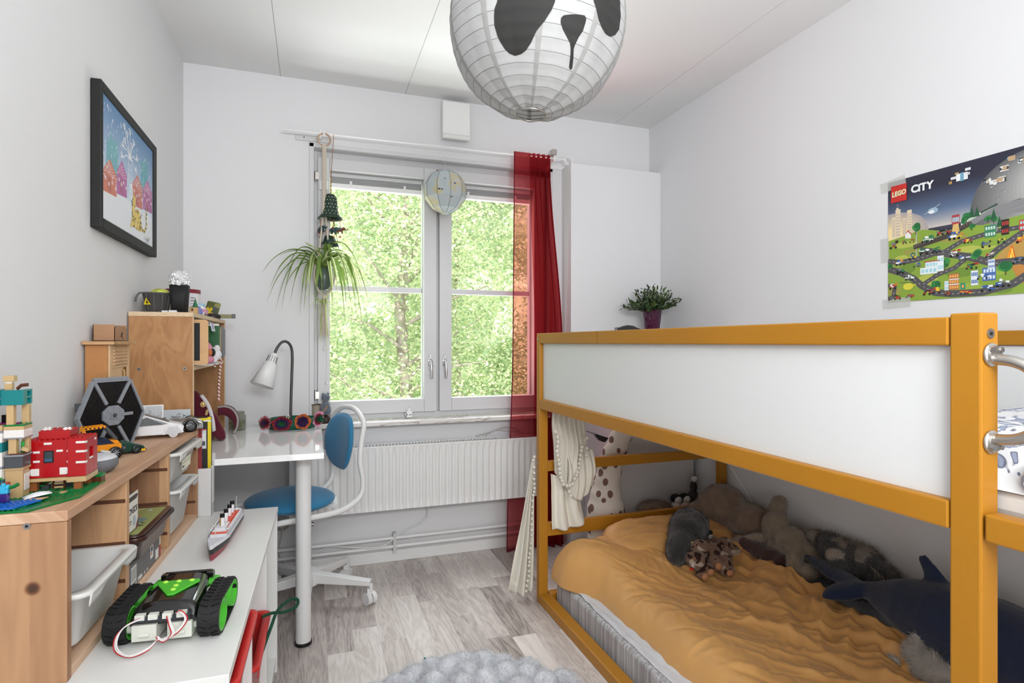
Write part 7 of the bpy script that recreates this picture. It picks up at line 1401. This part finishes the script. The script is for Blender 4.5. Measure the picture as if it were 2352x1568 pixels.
for i, (mx_, my_, mz_, ex, ez) in enumerate(arcs):
    b = MB(); j_ = V((rd.uniform(-.012, .012), rd.uniform(-.01, .01), 0)); y2 = my_*1.6+rd.uniform(-.02, .01)
    pts = [C0+j_, C0+j_+V((mx_*.45, my_*.5, mz_*.85)), C0+V((mx_, my_, mz_)), C0+V((mx_+(ex-mx_)*.6, y2, mz_+(ez-mz_)*.42)), C0+V((ex, y2, ez))]
    dark = ex < -.12; ribbon(b, pts, .0105 if not dark else .0085, lw_ if i % 3 != 1 and not dark else lg, lg if not dark else ld) if i % 3 != 2 else ribbon(b, pts, .0098, lg, lw_); b.build('leaf', sp, fixn=False)
b = MB(); tw_ = C0+V((0, -.005, -.17)); 
for (ex, ez) in ((-.02, -.20), (.015, -.22), (-.035, -.17), (.03, -.15), (-.10, .03), (-.07, -.01), (.07, .09), (.05, -.02), (-.06, -.10), (-.02, -.13), (.05, -.06), (-.03, -.06), (.04, .03), (-.09, -.05)): ribbon(b, [tw_, tw_+V((ex*.5, -.01, max(ez, 0)+.02)), tw_+V((ex, -.015, ez))], .004, lw_, lg)
b.build('plantlet', sp, fixn=False)
SC_ = Matrix.Translation((.080, 2.892, 1.76)) @ Matrix.Scale(1.28, 4) @ Matrix.Translation((-.080, -2.892, -1.76))
def cmb(m=None): b = MB(m); b.T = SC_; return b
# ================= ELEPHANT WIND CHIME =================
CX, CY = .092, 2.892; t = thing('elephant_chime', 'green bell wind chime with little elephants hanging beside the spider plant', 'wind chime', (CX, CY, 1.75))
bgn = mat('bell_green', (30, 54, 40), .5, var=(90, .4)); b = cmb(bgn)
b.lathe([(0, 1.822), (.014, 1.822), (.023, 1.812), (.026, 1.79), (.027, 1.765), (.033, 1.745), (.045, 1.732), (.045, 1.728), (.040, 1.730), (.026, 1.75), (.022, 1.80), (0, 1.812)], (CX-.012, CY, 0), 28); b.build('upper_bell', t)
b = cmb(mat('bead_cream', (206, 206, 190), .4))
for j, z in enumerate((1.808, 1.797, 1.782, 1.770, 1.756, 1.745)):
    for k in range(14): a = k*2*PI/14+j*.22; r_ = (.0245, .0255, .0268, .0275, .030, .0335)[j]; b.ell((CX-.012+r_*math.cos(a), CY+r_*math.sin(a), z), .0021, n=6)
b.build('bead_trim', t)
cmb(mat('twine', (150, 110, 84), .8)).tube([(CX+.000, CY-.01, 2.046), (CX-.006, CY, 1.95), (CX-.012, CY, 1.82)], .0013, 5).tube([(CX-.012, CY, 1.74), (CX-.02, CY, 1.5)], .001, 4).tube([(CX+.0, CY, 1.73), (CX+.022, CY, 1.60), (CX+.045, CY, 1.50)], .001, 4).build('twine', t)
b = cmb(bgn); b.lathe([(0, 1.668), (.018, 1.664), (.024, 1.645), (.034, 1.628), (.030, 1.630), (.018, 1.65), (0, 1.655)], (CX-.014, CY, 0), 22); b.build('lower_bell', t)
bead = mat('bead_copper', (176, 110, 60), .35, .6)
b = cmb(bead)
for k in range(10): b.ell((CX-.009, CY, 1.83+k*.0085), (.003 if k % 2 else .002), n=8)
b.build('bead_string', t)
def elephant(c, s, rz_, m, m2):
    T_ = Matrix.Translation(c) @ Matrix.Rotation(rz_, 4, 'Z') @ Matrix.Scale(s, 4); g = thing('x', '', '') if 0 else None
    b = cmb(m); b.T = SC_ @ T_; b.ell((0, 0, 0), (.013, .008, .009), n=14); b.ell((.014, 0, .004), (.007, .006, .007), n=12)
    for x in (-.008, .008):
        for y in (-.004, .004): b.cyl((x, y, -.004), (x, y, -.015), .003, .0028, n=8)
    b.tube([(.019, 0, .003), (.024, 0, -.001), (.028, 0, .002), (.031, 0, .006)], [.0028, .0022, .0018, .0014], 7); b.ell((.012, .007, .004), (.004, .0015, .005), n=8); b.ell((.012, -.007, .004), (.004, .0015, .005), n=8); b.tube([(-.013, 0, .002), (-.017, 0, -.006)], .001, 5)
    o = b.build('elephant', t); b = cmb(m2); b.T = SC_ @ T_; b.ell((-.001, 0, .003), (.008, .0086, .0072), n=12); b.build('saddle_cloth', o)
    b = cmb(bead)
    for k in range(5): b.ell(V(c)+V((0, 0, .012+k*.006)), .0021, n=7)
    b.cyl(V(c)-V((0, 0, .022)), V(c)-V((0, 0, .030)), .0015, .0052, n=10); b.build('bead_and_bell', o)
eb, et = mat('eleph_brown', (112, 58, 44), .5), mat('eleph_teal', (44, 72, 76), .5)
for k, (a, m_, m2) in enumerate(((-.3, eb, mat('cloth_green', (90, 110, 96), .6)), (-1.3, et, eb), (-2.6, et, mat('cloth_green', ())), (2.9, eb, et), (1.2, eb, et))): elephant((CX-.012+.037*math.cos(a), CY+.020*math.sin(a), 1.69-.004*(k % 2)), .95, a*.3, m_, m2)
b = cmb(mat('bead_red', (150, 30, 34), .4)); b.cyl((CX-.042, CY, 1.555), (CX-.042, CY, 1.566), .003); b.m(black).cyl((CX-.042, CY, 1.545), (CX-.042, CY, 1.555), .002).tube([(CX-.042, CY, 1.66), (CX-.042, CY, 1.566)], .0007, 4); b.build('red_bead', t)
# ================= POT PLANT and TOY CAR on the chest =================
t = thing('potted_plant', 'small green leafy plant in a purple faceted glass pot on the chest', 'plant', (1.742, 2.668, 1.1705))
PZ = 1.1705; gm_ = mat('purple_glass', (74, 20, 54), .15, coat=.4, alpha=.9); b = MB(gm_); n = 20; prof = [(.036, 0), (.039, .02), (.042, .045), (.045, .075), (.0485, .105), (.051, .127)]
rows = [[(1.742+(r_+(.0012 if (k+i) % 2 else -.0008))*math.cos(2*PI*k/n), 2.668+(r_+(.0012 if (k+i) % 2 else -.0008))*math.sin(2*PI*k/n), PZ+z) for k in range(n)] for i, (r_, z) in enumerate(prof)]
b.add([p for r_ in rows for p in r_], [t3 for i in range(len(prof)-1) for k in range(n) for t3 in (((i*n+k, i*n+(k+1) % n, (i+1)*n+k), (i*n+(k+1) % n, (i+1)*n+(k+1) % n, (i+1)*n+k)) if (i+k) % 2 else ((i*n+k, i*n+(k+1) % n, (i+1)*n+(k+1) % n), (i*n+k, (i+1)*n+(k+1) % n, (i+1)*n+k)))], False); b.face(rows[0]); b.build('glass_pot', t)
MB(mat('soil', ())).cyl((1.742, 2.668, PZ+.012), (1.742, 2.668, PZ+.118), .033, .047).build('soil', t)
b = MB(); lgs = [mat('zz_green_a', (52, 76, 34), .4), mat('zz_green_b', (38, 58, 28), .4), mat('zz_green_c', (78, 100, 44), .4)]; rd = random.Random(5); stm = mat('zz_stem', (46, 60, 32), .6)
for k in range(84):
    a = rd.uniform(0, 6.28); o_ = rd.random()**.6; L_ = rd.uniform(.09, .155); el = R(88-72*o_); base = V((1.742+.03*math.cos(a)*o_, 2.668+.03*math.sin(a)*o_, PZ+.118)); d = V((math.cos(a)*math.cos(el), math.sin(a)*math.cos(el), math.sin(el)))
    pts = [base+d*L_*q+V((0, 0, -.018*q*q*o_)) for q in (0, .33, .66, 1)]; b.m(stm).tube(pts, .0011, 4)
    for q in range(12):
        f_ = .22+.78*q/11; p = base+d*L_*f_+V((0, 0, -.018*f_*f_*o_)); sd = d.cross(V((rd.uniform(-1, 1), rd.uniform(-1, 1), rd.uniform(-.3, 1)))).normalized()*(1 if q % 2 else -1); ld_ = (sd+d*.9).normalized(); l_ = rd.uniform(.020, .030); wv_ = ld_.cross(d).normalized()*.0055; b.m(rd.choice(lgs)); b.face([p, p+ld_*l_*.4+wv_, p+ld_*l_, p+ld_*l_*.4-wv_])
b.build('foliage', t, fixn=False)
t = thing('black_toy_car', 'black toy sports car on the chest left of the purple plant pot', 'toy', (1.57, 2.62, PZ)); TV = Matrix.Translation((1.572, 2.63, PZ)) @ Matrix.Rotation(R(-14), 4, 'Z')
b = MB(); car_body(b, TV, .15, .064, [(-.068, .014), (-.06, .008), (.058, .008), (.070, .012), (.068, .020), (.045, .027), (.020, .040), (-.012, .044), (-.036, .039), (-.060, .030), (-.069, .033)], mat('car_black', (26, 25, 24), .15, coat=.6)); b.build('body', t, bevel=.002)
b = MB(mat('car_glass', (120, 118, 112), .08)); b.T = TV; b.prism([(-.034, -.0265, .0315), (.030, -.0275, .0285), (.016, -.0255, .0375), (-.012, -.0245, .0412), (-.030, -.0255, .0372)], (0, .052, 0)); b.build('side_window', t)
for x in (-.042, .044):
    for s in (-1, 1): b = MB(); b.T = TV; wheel(b, (x, s*.027, .0135), .0135, .010, bDk); b.build('wheel', t)
# ================= PLUSH TOYS under the bed =================
def plush(name, label, col, shapes, voxel=.0075, fur=None, disp=.004, dscale=14, regions=None, extra=(), var=.2, seed=0, cat='plush toy', smooth=5):
    t = thing(name, label, cat, tuple(V(shapes[0][0])+V((0, 0, -.05)))); mats = [mat(name+'_fur', col, .95, sheen=.5, var=(28, var), bump=(190, .8))]+list(extra)
    b = MB()
    for m_ in reversed(mats): b.m(m_)
    b.mats = mats; b.cur = 0
    for s in shapes:
        if len(s) == 2: b.ell(s[0], s[1])
        else:
            a, c, r0, r1 = s[:4]; n = 7; A, B = V(a), V(c)
            for i in range(n): f_ = i/(n-1); b.ell(A+(B-A)*f_, (r0+(r1-r0)*f_), n=12)
    blob(b, 'plush_body', t, voxel=voxel, smooth=smooth, disp=disp, dscale=dscale, regions=regions, fur=fur, seed=seed); return t
tp = (128, 106, 88)
plush('taupe_plush', 'large soft taupe plush animal slumped in the far corner under the loft bed', tp, [((1.755, 2.13, .385), (.115, .10, .095)), ((1.80, 2.02, .345), (.090, .11, .075)), ((1.83, 1.94, .31), (.065, .09, .06)), ((1.66, 2.17, .335), (1.58, 2.20, .30), .065, .035), ((1.74, 2.12, .28), (.10, .10, .08))], fur=dict(n=16000, length=.010, w=.0013, lie=(-.3, -.3, -.3), clump=20))
lt = (146, 130, 112)
plush('upturned_plush', 'light taupe plush animal lying upside down with a paw up against the wall', lt, [((1.80, 1.85, .365), (.058, .062, .062)), ((1.835, 1.885, .40), (1.838, 1.875, .450), .038, .034), ((1.80, 1.77, .335), (.060, .065, .055)), ((1.775, 1.73, .31), (1.735, 1.695, .255), .034, .030), ((1.835, 1.72, .315), (1.832, 1.64, .265), .036, .030), ((1.77, 1.67, .25), (.045, .04, .032)), ((1.75, 1.90, .30), (1.69, 1.97, .27), .032, .024), ((1.80, 1.8, .27), (.07, .10, .05))], voxel=.006, fur=dict(n=14000, length=.009, w=.0012, lie=(-.2, -.3, -.4), clump=25), seed=3)
plush('brown_seal_plush', 'small dark brown plush seal between the orange duvet and taupe toys', (64, 36, 30), [((1.715, 1.93, .275), (1.735, 1.80, .262), .034, .040), ((1.738, 1.765, .258), (.036, .036, .034))], voxel=.005, fur=dict(n=3500, length=.006, w=.001), seed=4)
def hus(c): return 1 if (c.x < .028 and -.02 > c.y > -.155 and c.z > .052 and noise.noise(c*22) > -.12) or c.y > .06 else 0
t = plush('husky_plush', 'grey and white shaggy plush dog lying along the wall under the bed', (74, 72, 74), [((1.845, 1.62, .355), (1.852, 1.50, .335), .052, .062), ((1.855, 1.44, .305), (.050, .07, .055)), ((1.845, 1.70, .370), (.030, .034, .028)), ((1.80, 1.545, .335), (.040, .055, .038)), ((1.85, 1.38, .29), (.032, .04, .035)), ((1.845, 1.55, .27), (.05, .12, .06))], voxel=.006, regions=hus, extra=[mat('husky_light', (166, 156, 146), .95, bump=(150, .7))], fur=dict(n=15000, length=.022, w=.0014, lie=(-.1, -.7, -.5), jit=.7, clump=14), var=.5, seed=5)
b = MB(MC['husky_light'])
for k in range(26): p = V((1.835+random.Random(k).uniform(-.02, .03), 1.46-.004*k, .352-.0022*k)); b.tube([p, p+V((-.012, -.03, -.004)), p+V((-.018, -.05, -.035))], [.0022, .0018, .0004], 4)
b.build('tail_hair', t)
MB(mat('husky_light', ())).ell((1.795, 1.555, .347), (.034, .048, .030)).build('pale_paw', t)
plush('dark_grey_plush', 'dark grey plush seal lying head down on the orange duvet', (44, 43, 42), [((1.500, 2.02, .345), (1.45, 1.97, .330), .082, .078), ((1.40, 1.935, .312), (1.362, 1.912, .285), .060, .046), ((1.52, 2.03, .30), (.07, .06, .06))], voxel=.0065, fur=dict(n=16000, length=.009, w=.0013, lie=(-.3, -.3, -.5), clump=30), disp=.006, var=.35, seed=6)
MB(mat('tag_yellow', (206, 176, 120), .6)).obox((1.412, 1.883, .330), (.010, .002, .020), Matrix.Rotation(R(20), 3, 'Y')).build('sewn_label', D.objects['dark_grey_plush'])
spo = mat('spot_dark', (52, 30, 24), .95, bump=(200, .8))
def spots(c): return 1 if noise.noise(c*48+V((3, 1, 0))) > .22 else (2 if noise.noise(c*20+V((9, 0, 4))) > .38 else 0)
cr = mat('plush_cream', (188, 172, 156), .95, bump=(200, .8))
t = plush('spotted_plush', 'spotted brown plush puppy with tan paws and a red tag on the duvet', (124, 90, 68), [((1.44, 1.87, .305), (1.50, 1.86, .295), .042, .036), ((1.40, 1.845, .285), (.038, .04, .036)), ((1.42, 1.80, .262), (.022, .028, .022)), ((1.465, 1.815, .272), (.024, .03, .024)), ((1.395, 1.80, .25), (.024, .026, .02))], voxel=.0042, regions=spots, extra=[spo, cr], fur=dict(n=9000, length=.007, w=.001), seed=7, disp=.002)
tan_ = mat('paw_tan', (176, 122, 84), .8)
b = MB(tan_)
for c in ((1.418, 1.778, .258), (1.462, 1.788, .270), (1.392, 1.778, .244)): MB(tan_).ell(c, (.015, .009, .014)).build('paw_sole', t)
MB(mat('tag_white', (214, 208, 204), .6)).obox((1.378, 1.822, .275), (.024, .004, .022), Matrix.Rotation(R(25), 3, 'Y')).build('care_tag', t); MB(mat('tag_red', (196, 44, 30), .5)).obox((1.360, 1.818, .262), (.014, .003, .009), Matrix.Rotation(R(15), 3, 'Y')).build('red_tag', t)
t = plush('spotted_plush', 'second spotted plush puppy with white muzzle resting right of the first', (130, 100, 80), [((1.53, 1.85, .285), (1.51, 1.82, .262), .036, .034), ((1.575, 1.895, .300), (.036, .034, .032)), ((1.605, 1.875, .285), (.026, .024, .020)), ((1.555, 1.93, .305), (.018, .012, .022)), ((1.50, 1.79, .250), (.030, .026, .02))], voxel=.0042, regions=lambda c: 2 if (c.x > .052 and c.z < .058) else spots(c), extra=[spo, cr], fur=dict(n=8000, length=.007, w=.001), seed=8, disp=.002)
MB(black).ell((1.618, 1.862, .292), (.005, .004, .004), n=10).build('nose', t); MB(tan_).ell((1.498, 1.768, .248), (.016, .008, .012)).build('paw_sole', t)
MB(mat('fox_white', (196, 196, 196), .9)).ell((1.565, 1.965, .312), (.014, .012, .012)).m(black).ell((1.572, 1.985, .325), (.018, .014, .012)).build('plush_tail', None, label='tiny white and black plush paw peeking out above the spotted puppies', cat='plush toy')
# orca
navy = (22, 36, 66); t = thing('orca_plush', 'large dark navy plush orca with white belly lying under the bed', 'plush toy', (1.72, 1.15, .2))
nv_ = mat('orca_navy', navy, .85, sheen=.25, bump=(300, .3)); bel = mat('orca_belly', (176, 166, 158), .9, bump=(300, .3)); b = MB(); b.m(nv_); b.m(bel); b.cur = 0; b.mats = [nv_, bel]
prof = [(1.42, .022, .300, 1.735), (1.36, .036, .305, 1.735), (1.30, .060, .310, 1.730), (1.22, .088, .318, 1.725), (1.12, .108, .322, 1.720), (1.00, .118, .322, 1.715), (.88, .116, .315, 1.71), (.76, .095, .300, 1.71), (.68, .06, .285, 1.71)]
for (ya, ra_, za, xa), (yb, rb_, zb, xb_) in zip(prof, prof[1:]):
    for k in range(5): f_ = k/5; r_ = ra_+(rb_-ra_)*f_; b.ell((xa+(xb_-xa)*f_, ya+(yb-ya)*f_, za+(zb-za)*f_), (r_*.98, r_, r_), n=20)
tw0 = (lambda c: V((c[0], c[1], c[2])))
for (p, q, r0, r1) in (((1.735, 1.42, .30), (1.795, 1.70, .305), .032, .008), ((1.735, 1.42, .30), (1.645, 1.47, .262), .036, .016)):
    A, B = V(p), V(q)
    for k in range(12): f_ = k/11; w_ = r0+(r1-r0)*f_+.018*math.sin(f_*PI); b.ell(A+(B-A)*f_, (w_*1.15, w_, w_*.55), n=12)
for k in range(8): f_ = k/7; b.ell((1.735, 1.165+.040*f_**1.4, .412+.058*f_), (.014*(1-.2*f_), .046*(1-.62*f_), .016), n=12)
T0 = V((1.72, 1.15, .2))
def orc(c): 
    w_ = c+T0; return 1 if (w_.z < .262+.10*(1.28-w_.y)*.35-.05*(1 if w_.y > 1.27 else 0) and w_.y < 1.27 and w_.x < 1.78) else 0
blob(b, 'plush_body', t, voxel=.0075, smooth=5, disp=.002, dscale=10, regions=orc)
b = MB(nv_); b.ell((1.615, 1.03, .265), (.022, .045, .030), Matrix.Rotation(R(20), 3, 'X'), 16); b.build('side_flipper', t)
plush('white_fluffy_plush', 'white long-haired plush toy with small ears before the orca', (196, 188, 180), [((1.60, 1.09, .225), (1.575, 1.00, .215), .046, .052), ((1.61, 1.14, .245), (.032, .030, .030)), ((1.625, 1.15, .280), (.011, .010, .016)), ((1.570, 1.175, .215), (.010, .022, .012))], voxel=.0055, fur=dict(n=12000, length=.018, w=.0012, lie=(-.2, .1, -.5), jit=.8, clump=16), var=.1, seed=9)
pillow_geo((1.52, .62, .235), .15, .18, .045, R(18), R(-6), mat('grey_cushion', (110, 110, 112), .85), 5).build('grey_cushion', None, label='grey cushion on the duvet at the near end under the orca', cat='cushion', weld=True)
# giraffe
def gir():
    m = D.materials.new('giraffe_cloth'); m.use_nodes = True; nt = m.node_tree; b = nt.nodes['Principled BSDF']; L = nt.links; tc = N(nt, 'ShaderNodeTexCoord'); v_ = N(nt, 'ShaderNodeTexVoronoi'); v_.inputs['Scale'].default_value = 24; v_.inputs['Randomness'].default_value = .85
    n_ = N(nt, 'ShaderNodeTexNoise'); n_.inputs['Scale'].default_value = 9; L.new(tc.outputs['Object'], n_.inputs['Vector']); mp = N(nt, 'ShaderNodeMapping'); mp.inputs['Scale'].default_value = (1, 1, .8); L.new(tc.outputs['Object'], mp.inputs[0]); L.new(mp.outputs[0], v_.inputs['Vector'])
    d = mth(nt, 'SUBTRACT', v_.outputs['Distance'], mth(nt, 'MULTIPLY', n_.outputs['Fac'], .50)); L.new(ramp(nt, d, [(.055, (112, 84, 76)), (.085, (206, 198, 188))]), b.inputs['Base Color']); b.inputs['Roughness'].default_value = .9; return m
t = thing('giraffe_plush', 'tall cream plush giraffe with brown spots behind the far bed end', 'plush toy', (1.33, 2.40, 0))
b = MB(gir()); 
for (z, x, rx, y) in ((.08, 1.33, .105, 2.41), (.16, 1.33, .108, 2.41), (.24, 1.325, .105, 2.41), (.31, 1.318, .095, 2.41), (.37, 1.315, .080, 2.405), (.43, 1.320, .070, 2.405), (.50, 1.332, .062, 2.40), (.56, 1.350, .056, 2.40), (.62, 1.378, .052, 2.40), (.68, 1.405, .050, 2.40), (.74, 1.43, .048, 2.40), (.79, 1.44, .05, 2.41), (.82, 1.40, .042, 2.40)):
    for dz in (0, .02, .04): b.ell((x, y, z+dz), (rx, min(.075, rx*.8), .05), n=20)
b.ell((1.43, 2.405, .10), (.07, .06, .10)); blob(b, 'plush_body', t, voxel=.009, smooth=8, disp=.003, dscale=9)
t = thing('storage_hamper', 'low dark fabric storage box in the gap behind the far bed end', 'box', (1.70, 2.40, 0)); MB(mat('hamper_cloth', (70, 64, 62), .9)).box(1.53, 1.885, 2.325, 2.485, .0, .275).build('fabric_box', t, bevel=.008)
t = plush('fur_cushion', 'round brown shaggy fur cushion behind the far bed end rail', (116, 92, 70), [((1.585, 2.405, .300), (.090, .065, .045))], fur=dict(n=9000, length=.016, w=.0013, jit=.8, clump=20), var=.4, cat='cushion', seed=10)
for nm, lb, x, z, s, c1 in (('penguin_plush', 'small black and white plush with pink feet behind the bed rail', 1.705, .318, .9, 0), ('penguin_plush', 'second small black and white plush with pink feet right beside the first', 1.755, .322, .9, 1)):
    t = thing(nm, lb, cat='plush toy', loc=(x, 2.39, .275)); pkm = mat('plush_pink', (206, 170, 156), .9); b = MB(mat('plush_white2', (206, 200, 196), .95, bump=(200, .6))); b.ell((x, 2.395, .306), (.030, .030, .032)); b.ell((x, 2.385, .345), (.022, .02, .018)); blob(b, 'plush_body', t, voxel=.004); MB(mat('plush_black', (24, 24, 26), .95, bump=(200, .6))).ell((x-.004, 2.40, .350), (.027, .024, .022)).build('hood', t)
    MB(pkm).ell((x-.012, 2.368, .318), (.012, .010, .010)).build('foot', t); MB(pkm).ell((x+.012, 2.368, .318), (.012, .010, .010)).build('foot', t)
t = thing('grey_bobble_plush', 'small grey plush with a white bobble on top at the corner behind the bed', 'plush toy', (1.805, 2.39, .275)); b = MB(mat('plush_dgrey', (60, 56, 56), .95, bump=(200, .7))); b.ell((1.805, 2.40, .33), (.032, .03, .055)); b.ell((1.808, 2.40, .40), (.018, .018, .03)); blob(b, 'plush_body', t, voxel=.004); MB(mat('plush_white2', ())).ell((1.81, 2.395, .437), (.017, .017, .015)).build('bobble', t)
MB(mat('cord', ())).tube(bez([(1.60, 2.268, .833), (1.80, 2.24, .72), (1.835, 2.22, .60), (1.875, 2.12, .45), (1.885, 2.05, .36)]), .002, 5).build('hanging_cord', None, label='thin white cord hanging down the far corner under the loft bed', cat='cable')
# ================= FLUFFY RUG =================
rd = random.Random(11); cells = [(rd.uniform(-.47, .47), rd.uniform(-.47, .47)) for _ in range(1)]
pts_ = []
for _t in range(9000):
    p = (rd.uniform(-.43, .43), rd.uniform(-.43, .43))
    if math.hypot(*p) < .43 and all(math.hypot(p[0]-q[0], p[1]-q[1]) > .070 for q in pts_): pts_.append(p)
rgm = mat('rug_fur', (206, 208, 213), .95, sheen=.3, var=(14, .12)); RC = (.42, 1.525)
def rug(u, v):
    r_ = .445*v*(1+.018*math.sin(u*2*PI*17)*v+.02*math.sin(u*2*PI*5+1)*v); x, y = r_*math.cos(u*2*PI), r_*math.sin(u*2*PI)
    d = min(math.hypot(x-a, y-c) for a, c in pts_); h = .010+.048*max(0, 1-(d/.050)**2)**.75; h *= math.sqrt(max(0, 1-(v**8))); return (RC[0]+x, RC[1]+y, .003+h)
b = MB(rgm); b.grid(rug, 220, 70); b.grid(lambda u, v: (RC[0]+.44*v*math.cos(u*2*PI), RC[1]+.44*v*math.sin(u*2*PI), .002), 60, 1)
o = b.build('fluffy_rug', None, label='round pale grey fluffy faux fur rug on the floor', cat='rug', fixn=True)
add_fur(o, n=80000, length=.015, w=.0013, lie=(0, 0, 0), jit=.7, seed=3, clump=45)
MB(mat('teal_bead', (40, 120, 130), .4)).ell((.36, 1.925, .050), (.004, .004, .003), n=8).build('tiny_bead', None, label='tiny teal bead caught in the far edge of the fluffy rug', cat='bead')
